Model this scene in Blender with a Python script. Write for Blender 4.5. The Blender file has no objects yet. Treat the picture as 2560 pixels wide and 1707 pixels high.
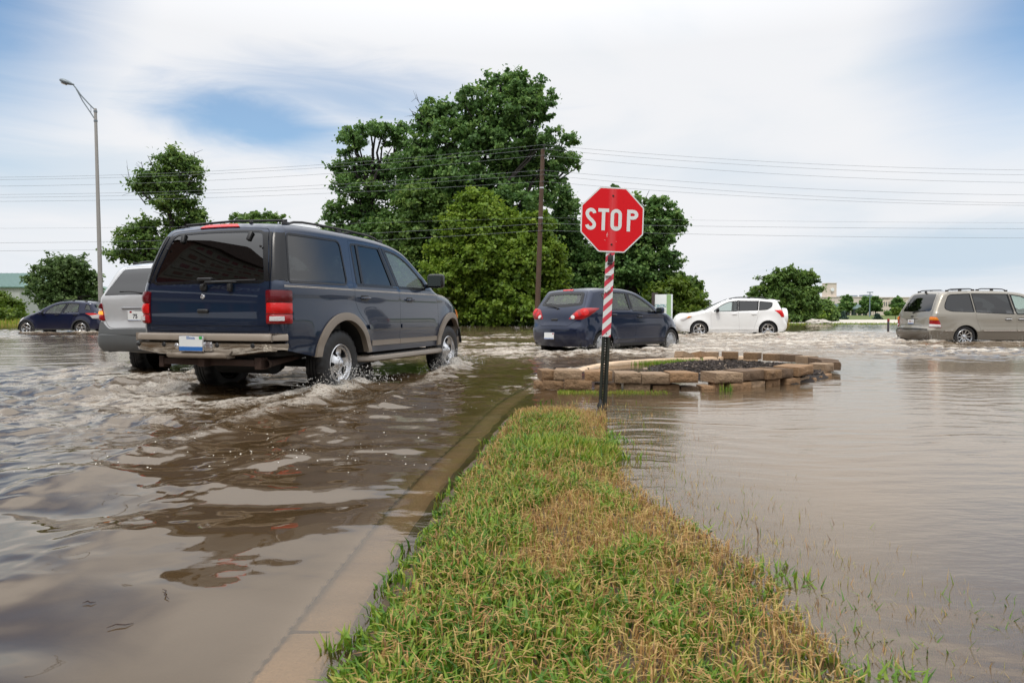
import bpy, bmesh, math, random
import numpy as np
from mathutils import Vector, Matrix
from mathutils.geometry import delaunay_2d_cdt
from mathutils.bvhtree import BVHTree

R = math.radians
rng = np.random.default_rng(7)
random.seed(7)
scene = bpy.context.scene
COL = scene.collection

# ------------------------------------------------------------------ camera
CAM_H, HOR, FPX = 0.86, 785.0, 1707.0
PITCH = math.atan((853.5 - HOR) / FPX)
cam = bpy.data.cameras.new('camera')
cam.lens, cam.sensor_width = 24.0, 36.0
cam.clip_start, cam.clip_end = 0.05, 3000.0
cam.dof.use_dof = True
cam.dof.focus_distance = 9.0
cam.dof.aperture_fstop = 15.0
cam_ob = bpy.data.objects.new('camera', cam)
cam_ob.location = (0, 0, CAM_H)
cam_ob.rotation_euler = (math.pi / 2 - PITCH, 0, 0)
COL.objects.link(cam_ob)
scene.camera = cam_ob


def at(u, v, Y):
    """world point at distance Y (metres forward) seen at photo pixel u, v (2560 wide)"""
    x, y = (u - 1280) / FPX, (853.5 - v) / FPX
    d = Vector((x, math.cos(PITCH) + y * math.sin(PITCH), -math.sin(PITCH) + y * math.cos(PITCH)))
    return Vector((0, 0, CAM_H)) + d * (Y / d.y)


def atd(x, y, Y):          # the same from the 2352 px wide view
    return at(x * 1.08844, y * 1.08844, Y)


# ------------------------------------------------------------------ view + world
scene.view_settings.view_transform = 'Standard'
scene.view_settings.look = 'None'
scene.view_settings.exposure = 0.0
scene.view_settings.gamma = 1.0
scene.render.engine = 'CYCLES'
scene.cycles.max_bounces = 8
scene.cycles.transparent_max_bounces = 24
scene.cycles.use_denoising = True
scene.cycles.sample_clamp_indirect = 6.0
scene.cycles.caustics_reflective = False
scene.cycles.caustics_refractive = False

SUN_EL, SUN_AZ = R(55), R(205)      # azimuth from +Y clockwise: high, behind the camera to the left
world = bpy.data.worlds.new('World')
scene.world = world
world.use_nodes = True


def build_world():
    nt = world.node_tree
    N, L = nt.nodes, nt.links
    N.clear()
    out = N.new('ShaderNodeOutputWorld')
    bg = N.new('ShaderNodeBackground')
    bg.inputs['Strength'].default_value = 0.1
    L.new(bg.outputs[0], out.inputs[0])
    sky = N.new('ShaderNodeTexSky')
    sky.sky_type = 'NISHITA'
    sky.sun_disc = False
    sky.sun_elevation = SUN_EL
    sky.sun_rotation = SUN_AZ
    sky.air_density = 1.3
    sky.dust_density = 0.6
    tc = N.new('ShaderNodeTexCoord')
    sep = N.new('ShaderNodeSeparateXYZ')
    L.new(tc.outputs['Generated'], sep.inputs[0])

    def M(op, a, b=None, c=None, clamp=False):
        n = N.new('ShaderNodeMath')
        n.operation = op
        n.use_clamp = clamp
        for i, s in enumerate((a, b, c)):
            if s is None:
                continue
            if isinstance(s, (int, float)):
                n.inputs[i].default_value = s
            else:
                L.new(s, n.inputs[i])
        return n.outputs[0]

    X, Y, Z = sep.outputs
    az = M('ARCTAN2', X, Y)
    el = M('ARCSINE', Z)
    def noise(scale, detail, rough, dist, loc, sz=3.0):
        mp = N.new('ShaderNodeMapping')
        mp.inputs['Location'].default_value = loc
        mp.inputs['Scale'].default_value = (1, 1, sz)
        L.new(tc.outputs['Generated'], mp.inputs[0])
        n = N.new('ShaderNodeTexNoise')
        n.inputs['Scale'].default_value = scale
        n.inputs['Detail'].default_value = detail
        n.inputs['Roughness'].default_value = rough
        n.inputs['Distortion'].default_value = dist
        L.new(mp.outputs[0], n.inputs['Vector'])
        return n.outputs['Fac']

    n1 = noise(2.4, 5, 0.5, 0.5, (3.1, 1.7, 0), 3.5)
    n2 = noise(4.2, 7, 0.58, 1.2, (7.3, 2.2, 0), 5.5)
    n3 = noise(1.1, 3, 0.5, 0.3, (1.2, 9.7, 0), 2.0)

    def hole(a0, e0, ra, re, tilt, wob=0.35, soft=(0.55, 1.25)):
        """a break in the overcast round azimuth a0, elevation e0 (degrees)"""
        da = M('SUBTRACT', az, R(a0))
        de = M('SUBTRACT', el, R(e0))
        c, s = math.cos(R(tilt)), math.sin(R(tilt))
        p = M('ADD', M('MULTIPLY', da, c), M('MULTIPLY', de, s))
        q = M('SUBTRACT', M('MULTIPLY', de, c), M('MULTIPLY', da, s))
        p, q = M('DIVIDE', p, R(ra)), M('DIVIDE', q, R(re))
        d = M('SQRT', M('ADD', M('MULTIPLY', p, p), M('MULTIPLY', q, q)))
        d = M('ADD', d, M('MULTIPLY', M('SUBTRACT', n2, 0.5), wob * 3))
        mr = N.new('ShaderNodeMapRange')
        mr.interpolation_type = 'SMOOTHSTEP'
        mr.inputs['From Min'].default_value = soft[1]
        mr.inputs['From Max'].default_value = soft[0]
        L.new(d, mr.inputs['Value'])
        return mr.outputs[0]

    h1 = M('MULTIPLY', hole(-20.6, 14.7, 9.0, 2.9, -4, 0.38, (0.2, 1.35)), 0.82)
    h2 = M('MULTIPLY', hole(-12.5, 17.0, 13.0, 3.0, -3, 0.5, (0.0, 1.4)), 0.55)
    h3 = M('MULTIPLY', hole(40.5, 20.0, 13.0, 10.0, 25, 0.07, (0.05, 1.25)), 0.95)
    h4 = M('MULTIPLY', hole(-40.5, 22.0, 12.0, 14.0, 0, 0.10, (0.15, 1.2)), 1.0)
    hs = M('MAXIMUM', M('MAXIMUM', h1, h2), M('MAXIMUM', h3, h4))
    # the grey-blue, thinner bands of the overcast
    mr = N.new('ShaderNodeMapRange')
    mr.interpolation_type = 'SMOOTHSTEP'
    mr.inputs['From Min'].default_value = 0.50
    mr.inputs['From Max'].default_value = 0.80
    L.new(M('ADD', M('MULTIPLY', n1, 0.7), M('MULTIPLY', n3, 0.35)), mr.inputs['Value'])
    band_r = M('MULTIPLY', hole(34.0, 4.2, 16.0, 2.6, 2, 0.3, (0.2, 1.3)), 0.85)
    band_l = M('MULTIPLY', hole(-33.0, 9.5, 12.0, 3.0, 0, 0.4, (0.1, 1.3)), 0.55)
    thin = M('MAXIMUM', M('MULTIPLY', mr.outputs[0], 0.55), M('MAXIMUM', band_r, band_l))

    cloud = N.new('ShaderNodeMixRGB')
    L.new(thin, cloud.inputs[0])
    cloud.inputs[1].default_value = (8.9, 9.0, 9.25, 1)
    cloud.inputs[2].default_value = (5.6, 6.9, 8.1, 1)
    # an overcast is brightest overhead
    up = N.new('ShaderNodeMapRange')
    up.inputs['From Min'].default_value = 0.35
    up.inputs['From Max'].default_value = 1.0
    up.inputs['To Min'].default_value = 1.0
    up.inputs['To Max'].default_value = 2.6
    L.new(Z, up.inputs['Value'])
    cl2 = N.new('ShaderNodeVectorMath')
    cl2.operation = 'SCALE'
    L.new(cloud.outputs[0], cl2.inputs[0])
    L.new(up.outputs[0], cl2.inputs['Scale'])
    blue = N.new('ShaderNodeVectorMath')
    blue.operation = 'MULTIPLY'
    L.new(sky.outputs[0], blue.inputs[0])
    blue.inputs[1].default_value = (0.72, 1.08, 1.36)
    mix = N.new('ShaderNodeMixRGB')
    L.new(hs, mix.inputs[0])
    L.new(cl2.outputs[0], mix.inputs[1])
    L.new(blue.outputs[0], mix.inputs[2])
    L.new(mix.outputs[0], bg.inputs['Color'])


build_world()

sun = bpy.data.lights.new('sun', 'SUN')
sun.energy = 1.5
sun.angle = R(14)
sun.color = (1.0, 0.95, 0.87)
sun_ob = bpy.data.objects.new('sun', sun)
sd = Vector((math.cos(SUN_EL) * math.sin(SUN_AZ), math.cos(SUN_EL) * math.cos(SUN_AZ), math.sin(SUN_EL)))
sun_ob.rotation_euler = sd.to_track_quat('Z', 'Y').to_euler()
sun_ob.location = (-10, -20, 40)
COL.objects.link(sun_ob)

# ------------------------------------------------------------------ noise
def _hash(ix, iy, seed):
    h = (ix.astype(np.int64) * 374761393 + iy.astype(np.int64) * 668265263 + seed * 974634777) & 0x7fffffff
    h = ((h ^ (h >> 13)) * 1274126177) & 0x7fffffff
    return (h ^ (h >> 16)) & 0xffff


def pn(x, y, seed=0):
    """gradient noise, about -0.7 .. 0.7"""
    x, y = np.asarray(x, float), np.asarray(y, float)
    ix, iy = np.floor(x), np.floor(y)
    fx, fy = x - ix, y - iy
    ux, uy = fx * fx * fx * (fx * (fx * 6 - 15) + 10), fy * fy * fy * (fy * (fy * 6 - 15) + 10)

    def g(ox, oy):
        a = _hash(ix + ox, iy + oy, seed) * (2 * math.pi / 65536.0)
        return np.cos(a) * (fx - ox) + np.sin(a) * (fy - oy)
    a = g(0, 0) * (1 - ux) + g(1, 0) * ux
    b = g(0, 1) * (1 - ux) + g(1, 1) * ux
    return a * (1 - uy) + b * uy


def fbm(x, y, oct=4, seed=0, gain=0.5):
    s, a = 0, 1.0
    for i in range(oct):
        s = s + a * pn(x * 2 ** i + 17.3 * i, y * 2 ** i - 9.1 * i, seed + i)
        a *= gain
    return s


def sstep(a, b, x):
    t = np.clip((x - a) / (b - a), 0, 1)
    return t * t * (3 - 2 * t)


# ------------------------------------------------------------------ materials
MATS = {}


def nodes_of(name):
    m = bpy.data.materials.new(name)
    m.use_nodes = True
    nt = m.node_tree
    nt.nodes.clear()
    out = nt.nodes.new('ShaderNodeOutputMaterial')
    return m, nt, nt.nodes, nt.links, out


def mat(name, color, rough=0.5, metal=0.0, coat=0.0, spec=0.5, var=0.0, vscale=8.0, bump=0.0, bscale=40.0, trans=0.0, dirt=0.0):
    """principled material with object-space noise in colour, roughness and height"""
    if name in MATS:
        return MATS[name]
    m, nt, N, L, out = nodes_of(name)
    p = N.new('ShaderNodeBsdfPrincipled')
    L.new(p.outputs[0], out.inputs[0])
    p.inputs['Base Color'].default_value = (*color, 1)
    p.inputs['Roughness'].default_value = rough
    p.inputs['Metallic'].default_value = metal
    p.inputs['Coat Weight'].default_value = coat
    p.inputs['Coat Roughness'].default_value = 0.03
    p.inputs['Specular IOR Level'].default_value = spec
    tc = N.new('ShaderNodeTexCoord')
    if var > 0:
        n = N.new('ShaderNodeTexNoise')
        n.inputs['Scale'].default_value = vscale
        n.inputs['Detail'].default_value = 5
        L.new(tc.outputs['Object'], n.inputs['Vector'])
        r = N.new('ShaderNodeMixRGB')
        L.new(n.outputs['Fac'], r.inputs[0])
        r.inputs[1].default_value = (*[c * (1 - var) for c in color], 1)
        r.inputs[2].default_value = (*[min(1, c * (1 + var)) for c in color], 1)
        L.new(r.outputs[0], p.inputs['Base Color'])
        mr = N.new('ShaderNodeMapRange')
        mr.inputs['To Min'].default_value = max(0.02, rough - 0.08)
        mr.inputs['To Max'].default_value = min(1, rough + 0.08)
        L.new(n.outputs['Fac'], mr.inputs['Value'])
        L.new(mr.outputs[0], p.inputs['Roughness'])
    if bump > 0:
        n = N.new('ShaderNodeTexNoise')
        n.inputs['Scale'].default_value = bscale
        n.inputs['Detail'].default_value = 6
        L.new(tc.outputs['Object'], n.inputs['Vector'])
        b = N.new('ShaderNodeBump')
        b.inputs['Strength'].default_value = bump
        b.inputs['Distance'].default_value = 0.02
        L.new(n.outputs['Fac'], b.inputs['Height'])
        L.new(b.outputs[0], p.inputs['Normal'])
    MATS[name] = m
    return m


def paint(name, color, metal=0.3, flake=0.0, rough=0.35):
    """clear-coated car paint with road film thrown up the lower panels"""
    if name in MATS:
        return MATS[name]
    m, nt, N, L, out = nodes_of(name)
    p = N.new('ShaderNodeBsdfPrincipled')
    L.new(p.outputs[0], out.inputs[0])
    p.inputs['Metallic'].default_value = metal
    p.inputs['Coat Weight'].default_value = 1.0
    p.inputs['Coat Roughness'].default_value = 0.02
    p.inputs['Coat IOR'].default_value = 1.5
    p.inputs['Specular IOR Level'].default_value = 0.15
    tc = N.new('ShaderNodeTexCoord')
    n = N.new('ShaderNodeTexNoise')
    n.inputs['Scale'].default_value = 2.6
    n.inputs['Detail'].default_value = 7
    n.inputs['Roughness'].default_value = 0.65
    L.new(tc.outputs['Object'], n.inputs['Vector'])
    sp = N.new('ShaderNodeSeparateXYZ')
    L.new(tc.outputs['Object'], sp.inputs[0])
    mr = N.new('ShaderNodeMapRange')
    mr.inputs['From Min'].default_value = 0.85
    mr.inputs['From Max'].default_value = 0.25
    L.new(sp.outputs[2], mr.inputs['Value'])
    mul = N.new('ShaderNodeMath')
    mul.operation = 'MULTIPLY'
    L.new(mr.outputs[0], mul.inputs[0])
    L.new(n.outputs['Fac'], mul.inputs[1])
    mix = N.new('ShaderNodeMixRGB')
    mm = N.new('ShaderNodeMath')
    mm.operation = 'MULTIPLY'
    mm.inputs[1].default_value = 0.16
    L.new(mul.outputs[0], mm.inputs[0])
    L.new(mm.outputs[0], mix.inputs[0])
    mix.inputs[1].default_value = (*color, 1)
    mix.inputs[2].default_value = (0.10, 0.08, 0.06, 1)
    L.new(mix.outputs[0], p.inputs['Base Color'])
    mr2 = N.new('ShaderNodeMapRange')
    mr2.inputs['To Min'].default_value = 0.02
    mr2.inputs['To Max'].default_value = 0.30
    L.new(mul.outputs[0], mr2.inputs['Value'])
    L.new(mr2.outputs[0], p.inputs['Coat Roughness'])
    p.inputs['Roughness'].default_value = rough
    MATS[name] = m
    return m


def glass(name, tint, body=(0.01, 0.01, 0.012), opaque=0.0, ior=1.75):
    """window glass: fresnel mirror over a tinted see-through pane"""
    if name in MATS:
        return MATS[name]
    m, nt, N, L, out = nodes_of(name)
    t = N.new('ShaderNodeBsdfTransparent')
    t.inputs[0].default_value = (*tint, 1)
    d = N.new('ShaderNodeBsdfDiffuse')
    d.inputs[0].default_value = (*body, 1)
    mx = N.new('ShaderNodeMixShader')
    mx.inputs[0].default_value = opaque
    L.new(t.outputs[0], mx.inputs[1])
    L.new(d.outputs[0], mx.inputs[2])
    g = N.new('ShaderNodeBsdfGlossy')
    g.inputs['Roughness'].default_value = 0.015
    f = N.new('ShaderNodeFresnel')
    # a single sheet reflects alike from both sides
    geo = N.new('ShaderNodeNewGeometry')
    mi = N.new('ShaderNodeMapRange')
    mi.inputs['To Min'].default_value = ior
    mi.inputs['To Max'].default_value = 1 / ior
    L.new(geo.outputs['Backfacing'], mi.inputs['Value'])
    L.new(mi.outputs[0], f.inputs[0])
    mf = N.new('ShaderNodeMixShader')
    L.new(f.outputs[0], mf.inputs[0])
    L.new(mx.outputs[0], mf.inputs[1])
    L.new(g.outputs[0], mf.inputs[2])
    L.new(mf.outputs[0], out.inputs[0])
    MATS[name] = m
    return m


def attr_mix(name, attr, stops, rough=0.6, transl=0.0, spec=0.3, bump=None):
    """material whose colour runs through `stops` by a per-point or per-face attribute"""
    m, nt, N, L, out = nodes_of(name)
    a = N.new('ShaderNodeAttribute')
    a.attribute_name = attr
    cr = N.new('ShaderNodeValToRGB')
    el = cr.color_ramp.elements
    while len(el) < len(stops):
        el.new(0.5)
    for e, (pos, c) in zip(el, stops):
        e.position = pos
        e.color = (*c, 1)
    L.new(a.outputs['Fac'], cr.inputs[0])
    p = N.new('ShaderNodeBsdfPrincipled')
    p.inputs['Roughness'].default_value = rough
    p.inputs['Specular IOR Level'].default_value = spec
    L.new(cr.outputs[0], p.inputs['Base Color'])
    if transl > 0:
        t = N.new('ShaderNodeBsdfTranslucent')
        L.new(cr.outputs[0], t.inputs[0])
        mx = N.new('ShaderNodeMixShader')
        mx.inputs[0].default_value = transl
        L.new(p.outputs[0], mx.inputs[1])
        L.new(t.outputs[0], mx.inputs[2])
        L.new(mx.outputs[0], out.inputs[0])
    else:
        L.new(p.outputs[0], out.inputs[0])
    return m


M_BLACK = mat('black plastic', (0.012, 0.012, 0.013), 0.5, var=0.2)
M_TRIM = mat('black trim', (0.006, 0.006, 0.007), 0.25, spec=0.4)
M_RUBBER = mat('tyre rubber', (0.011, 0.011, 0.012), 0.5, var=0.35, vscale=14, bump=0.15, bscale=60, spec=0.45)
M_CHROME = mat('chrome', (0.75, 0.75, 0.76), 0.16, metal=1.0, var=0.08, vscale=5)
M_RIM = mat('polished rim', (0.62, 0.62, 0.63), 0.27, metal=1.0, var=0.10, vscale=7)
M_ALLOY = mat('alloy', (0.55, 0.56, 0.58), 0.22, metal=1.0, var=0.12, vscale=9)
M_SILVER = mat('silver plastic', (0.42, 0.43, 0.45), 0.3, metal=0.55, var=0.1)
M_DARK = mat('dark underside', (0.006, 0.0055, 0.005), 0.85)
M_RUST = mat('rusty steel', (0.034, 0.016, 0.010), 0.8, var=0.5, vscale=12, bump=0.3)
M_RED = mat('red lens', (0.30, 0.004, 0.008), 0.12, coat=0.35, spec=0.3, bump=0.12, bscale=70)
M_RED_DARK = mat('dark red lens', (0.11, 0.003, 0.007), 0.12, coat=0.35, spec=0.3, bump=0.12, bscale=70)
M_RED_BRIGHT = mat('bright red lens', (0.58, 0.006, 0.006), 0.12, coat=0.35, spec=0.3, bump=0.2, bscale=60)
M_CLEAR = mat('clear lens', (0.62, 0.6, 0.6), 0.12, coat=0.35, spec=0.3, bump=0.3, bscale=60)
M_AMBER = mat('amber lens', (0.75, 0.22, 0.02), 0.15, coat=0.35, spec=0.3, bump=0.2, bscale=60)
M_SEAT = mat('seat cloth', (0.10, 0.10, 0.095), 0.9, var=0.2)
M_WHITE = mat('white plate', (0.72, 0.73, 0.72), 0.4, var=0.06)
M_BLUE = mat('plate blue', (0.03, 0.14, 0.42), 0.4)
M_GREEN = mat('sticker green', (0.02, 0.35, 0.06), 0.4)
M_BACK = mat('cabin lining', (0.02, 0.02, 0.021), 0.9)

# ------------------------------------------------------------------ object helpers
def tag(o, label=None, cat=None, group=None, kind=None):
    if label:
        o['label'] = label
    if cat:
        o['category'] = cat
    if group:
        o['group'] = group
    if kind:
        o['kind'] = kind
    return o


def empty(name, loc=(0, 0, 0), rz=0.0, parent=None):
    o = bpy.data.objects.new(name, None)
    o.empty_display_size = 0.2
    o.location = loc
    o.rotation_euler = (0, 0, rz)
    o.parent = parent
    COL.objects.link(o)
    return o


class MB:
    """collects geometry for ONE mesh object"""
    def __init__(self):
        self.v, self.f, self.m, self.n = [], [], [], []
        self.count = 0

    def add(self, V, F, N=None, m=0):
        b = self.count
        self.v.extend([tuple(map(float, p)) for p in V])
        self.count += len(V)
        for f in F:
            self.f.append([b + int(i) for i in f])
            self.m.append(m)
            self.n.append(None if N is None else [tuple(N[int(i)]) for i in f])
        return self

    def box(self, lo, hi, m=0, M=None, bev=0.0, seg=2):
        bm = bmesh.new()
        bmesh.ops.create_cube(bm, size=1.0)
        lo, hi = Vector(lo), Vector(hi)
        for v in bm.verts:
            v.co = Vector(((v.co.x + .5) * (hi.x - lo.x) + lo.x, (v.co.y + .5) * (hi.y - lo.y) + lo.y, (v.co.z + .5) * (hi.z - lo.z) + lo.z))
        if bev > 0:
            bmesh.ops.bevel(bm, geom=list(bm.edges), offset=bev, segments=seg, profile=0.5, affect='EDGES', clamp_overlap=True)
        if M is not None:
            bm.transform(M)
        bm.verts.index_update()
        self.add([v.co for v in bm.verts], [[v.index for v in f.verts] for f in bm.faces], m=m)
        bm.free()
        return self

    def tube(self, pts, rad, seg=8, m=0, caps=True):
        pts = [Vector(p) for p in pts]
        if not hasattr(rad, '__len__'):
            rad = [rad] * len(pts)
        V, F = [], []
        ref = Vector((0.31, 0.2, 0.93))
        for i, p in enumerate(pts):
            t = (pts[min(i + 1, len(pts) - 1)] - pts[max(i - 1, 0)]).normalized()
            a = t.cross(ref)
            if a.length < 1e-3:
                a = t.cross(Vector((1, 0, 0)))
            a.normalize()
            b = t.cross(a)
            for k in range(seg):
                w = 2 * math.pi * k / seg
                V.append(p + (a * math.cos(w) + b * math.sin(w)) * rad[i])
        for i in range(len(pts) - 1):
            for k in range(seg):
                k2 = (k + 1) % seg
                F.append([i * seg + k, i * seg + k2, (i + 1) * seg + k2, (i + 1) * seg + k])
        if caps:
            F.append(list(range(seg))[::-1])
            F.append([(len(pts) - 1) * seg + k for k in range(seg)])
        return self.add(V, F, m=m)

    def lathe(self, prof, seg=48, m=0, axis='y', off=(0, 0, 0), wob=None):
        """prof: (radius, along-axis) points"""
        V, F = [], []
        for k in range(seg):
            w = 2 * math.pi * k / seg
            for j, (r, h) in enumerate(prof):
                rr = r + (wob(k, j) if wob else 0)
                if axis == 'y':
                    V.append((off[0] + rr * math.cos(w), off[1] + h, off[2] + rr * math.sin(w)))
                elif axis == 'x':
                    V.append((off[0] + h, off[1] + rr * math.cos(w), off[2] + rr * math.sin(w)))
                else:
                    V.append((off[0] + rr * math.cos(w), off[1] + rr * math.sin(w), off[2] + h))
        n = len(prof)
        for k in range(seg):
            k2 = (k + 1) % seg
            for j in range(n - 1):
                F.append([k * n + j, k * n + j + 1, k2 * n + j + 1, k2 * n + j])
        return self.add(V, F, m=m)

    def obj(self, name, mats, parent=None, loc=(0, 0, 0), rot=(0, 0, 0), angle=38):
        me = bpy.data.meshes.new(name)
        me.from_pydata(self.v, [], self.f)
        if not isinstance(mats, (list, tuple)):
            mats = [mats]
        for mm in mats:
            me.materials.append(mm)
        me.polygons.foreach_set('material_index', self.m)
        me.polygons.foreach_set('use_smooth', [True] * len(self.f))
        if any(n is not None for n in self.n):
            nn = []
            for f, n in zip(self.f, self.n):
                nn.extend(n if n is not None else [(0, 0, 0)] * len(f))
            me.set_sharp_from_angle(angle=R(angle))
            me.normals_split_custom_set(nn)
        else:
            me.set_sharp_from_angle(angle=R(angle))
        me.update()
        o = bpy.data.objects.new(name, me)
        COL.objects.link(o)
        o.location = loc
        o.rotation_euler = rot
        if parent is not None:
            o.parent = parent
        return o


def np_mesh(name, V, F, mats, parent=None, smooth=True, attrs=None, fattrs=None):
    """one big mesh from numpy arrays; F is (n, k)"""
    me = bpy.data.meshes.new(name)
    V = np.asarray(V, np.float32)
    F = np.asarray(F, np.int32)
    k = F.shape[1]
    me.vertices.add(len(V))
    me.vertices.foreach_set('co', V.ravel())
    me.loops.add(F.size)
    me.loops.foreach_set('vertex_index', F.ravel())
    me.polygons.add(len(F))
    me.polygons.foreach_set('loop_start', np.arange(0, F.size, k, dtype=np.int32))
    me.polygons.foreach_set('use_smooth', np.full(len(F), smooth, dtype=bool))
    for key, val in (attrs or {}).items():
        me.attributes.new(key, 'FLOAT', 'POINT').data.foreach_set('value', np.asarray(val, np.float32))
    for key, val in (fattrs or {}).items():
        me.attributes.new(key, 'FLOAT', 'FACE').data.foreach_set('value', np.asarray(val, np.float32))
    me.update(calc_edges=True)
    for mm in (mats if isinstance(mats, (list, tuple)) else [mats]):
        me.materials.append(mm)
    o = bpy.data.objects.new(name, me)
    COL.objects.link(o)
    if parent is not None:
        o.parent = parent
    return o


def copy_tree(o, parent=None):
    c = o.copy()
    COL.objects.link(c)
    c.parent = parent
    for ch in o.children:
        copy_tree(ch, c)
    return c


def text_mesh(txt, size, bold=0.0, extrude=0.0, xscale=1.0, shear=0.0):
    """mesh (verts, faces) of a line of lettering centred on the origin in the x-y plane"""
    cu = bpy.data.curves.new('lettering', 'FONT')
    cu.body = txt
    cu.size = size
    cu.align_x, cu.align_y = 'CENTER', 'CENTER'
    cu.offset = bold
    cu.extrude = extrude
    cu.shear = shear
    o = bpy.data.objects.new('lettering', cu)
    COL.objects.link(o)
    dg = bpy.context.evaluated_depsgraph_get()
    me = o.evaluated_get(dg).to_mesh()
    V = [(v.co.x * xscale, v.co.y, v.co.z) for v in me.vertices]
    F = [list(p.vertices) for p in me.polygons]
    bpy.data.objects.remove(o)
    bpy.data.curves.remove(cu)
    return V, F


# ------------------------------------------------------------------ 2-D loops
def catmull(P, step):
    """smooth curve through points; a third value 'c' makes that point a corner"""
    out, seg = [], []
    runs, cur = [], []
    for p in P:
        cur.append((p[0], p[1]))
        if len(p) > 2 and len(cur) > 1:
            runs.append(cur)
            cur = [(p[0], p[1])]
    if len(cur) > 1:
        runs.append(cur)
    for run in runs:
        Q = [np.array(q, float) for q in run]
        Q = [2 * Q[0] - Q[1]] + Q + [2 * Q[-1] - Q[-2]]
        for i in range(1, len(Q) - 2):
            p0, p1, p2, p3 = Q[i - 1:i + 3]
            t0 = 0.0
            t1 = t0 + max(1e-6, np.linalg.norm(p1 - p0)) ** 0.5
            t2 = t1 + max(1e-6, np.linalg.norm(p2 - p1)) ** 0.5
            t3 = t2 + max(1e-6, np.linalg.norm(p3 - p2)) ** 0.5
            n = max(2, int(np.linalg.norm(p2 - p1) / step))
            for t in np.linspace(t1, t2, n, endpoint=False):
                a1 = (t1 - t) / (t1 - t0) * p0 + (t - t0) / (t1 - t0) * p1
                a2 = (t2 - t) / (t2 - t1) * p1 + (t - t1) / (t2 - t1) * p2
                a3 = (t3 - t) / (t3 - t2) * p2 + (t - t2) / (t3 - t2) * p3
                b1 = (t2 - t) / (t2 - t0) * a1 + (t - t0) / (t2 - t0) * a2
                b2 = (t3 - t) / (t3 - t1) * a2 + (t - t1) / (t3 - t1) * a3
                out.append(tuple((t2 - t) / (t2 - t1) * b1 + (t - t1) / (t2 - t1) * b2))
    out.append(tuple(runs[-1][-1]))
    return np.array(out)


def rpoly(P, r=0.03, step=0.05):
    """closed loop with rounded corners, resampled; r may be a list"""
    n = len(P)
    out = []
    for i in range(n):
        a, b, c = (np.array(P[(i + k) % n][:2], float) for k in (-1, 0, 1))
        rr = r[i] if hasattr(r, '__len__') else r
        d1, d2 = np.linalg.norm(a - b), np.linalg.norm(c - b)
        k = min(rr, d1 * 0.45, d2 * 0.45)
        p, q = b + (a - b) / d1 * k, b + (c - b) / d2 * k
        if k < 1e-4:
            out.append(b)
        else:
            for t in np.linspace(0, 1, 6):
                out.append((1 - t) ** 2 * p + 2 * t * (1 - t) * b + t * t * q)
    res = []
    for i in range(len(out)):
        p, q = out[i], out[(i + 1) % len(out)]
        m = max(1, int(math.ceil(np.linalg.norm(q - p) / step)))
        for t in range(m):
            res.append(p + (q - p) * t / m)
    return np.array(res)


def poly_area(P):
    x, y = P[:, 0], P[:, 1]
    return 0.5 * np.sum(x * np.roll(y, -1) - np.roll(x, -1) * y)


def inset(P, d):
    P = np.asarray(P, float)
    s = 1 if poly_area(P) > 0 else -1
    t = np.roll(P, -1, 0) - np.roll(P, 1, 0)
    t /= np.maximum(1e-9, np.linalg.norm(t, axis=1))[:, None]
    return P + s * d * np.stack([-t[:, 1], t[:, 0]], 1)


def inside(P, Q):
    x, y = Q[:, 0], Q[:, 1]
    r = np.zeros(len(Q), bool)
    a, b = P, np.roll(P, -1, 0)
    for (x1, y1), (x2, y2) in zip(a, b):
        c = (y1 > y) != (y2 > y)
        with np.errstate(divide='ignore', invalid='ignore'):
            r ^= c & (x < (x2 - x1) * (y - y1) / (y2 - y1 + 1e-30) + x1)
    return r


def seg_dist(P, Q, closed=True):
    """distance of points Q to polyline P and the nearest point on it"""
    a = P if closed else P[:-1]
    b = np.roll(P, -1, 0) if closed else P[1:]
    d = b - a
    l2 = np.maximum(1e-12, (d ** 2).sum(1))
    best = np.full(len(Q), 1e9)
    near = np.zeros((len(Q), 2))
    for s in range(0, len(Q), 4000):
        q = Q[s:s + 4000]
        t = np.clip(((q[:, None] - a[None]) * d[None]).sum(2) / l2[None], 0, 1)
        c = a[None] + t[:, :, None] * d[None]
        e = ((q[:, None] - c) ** 2).sum(2)
        i = e.argmin(1)
        k = np.arange(len(q))
        best[s:s + 4000] = np.sqrt(e[k, i])
        near[s:s + 4000] = c[k, i]
    return best, near


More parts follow.
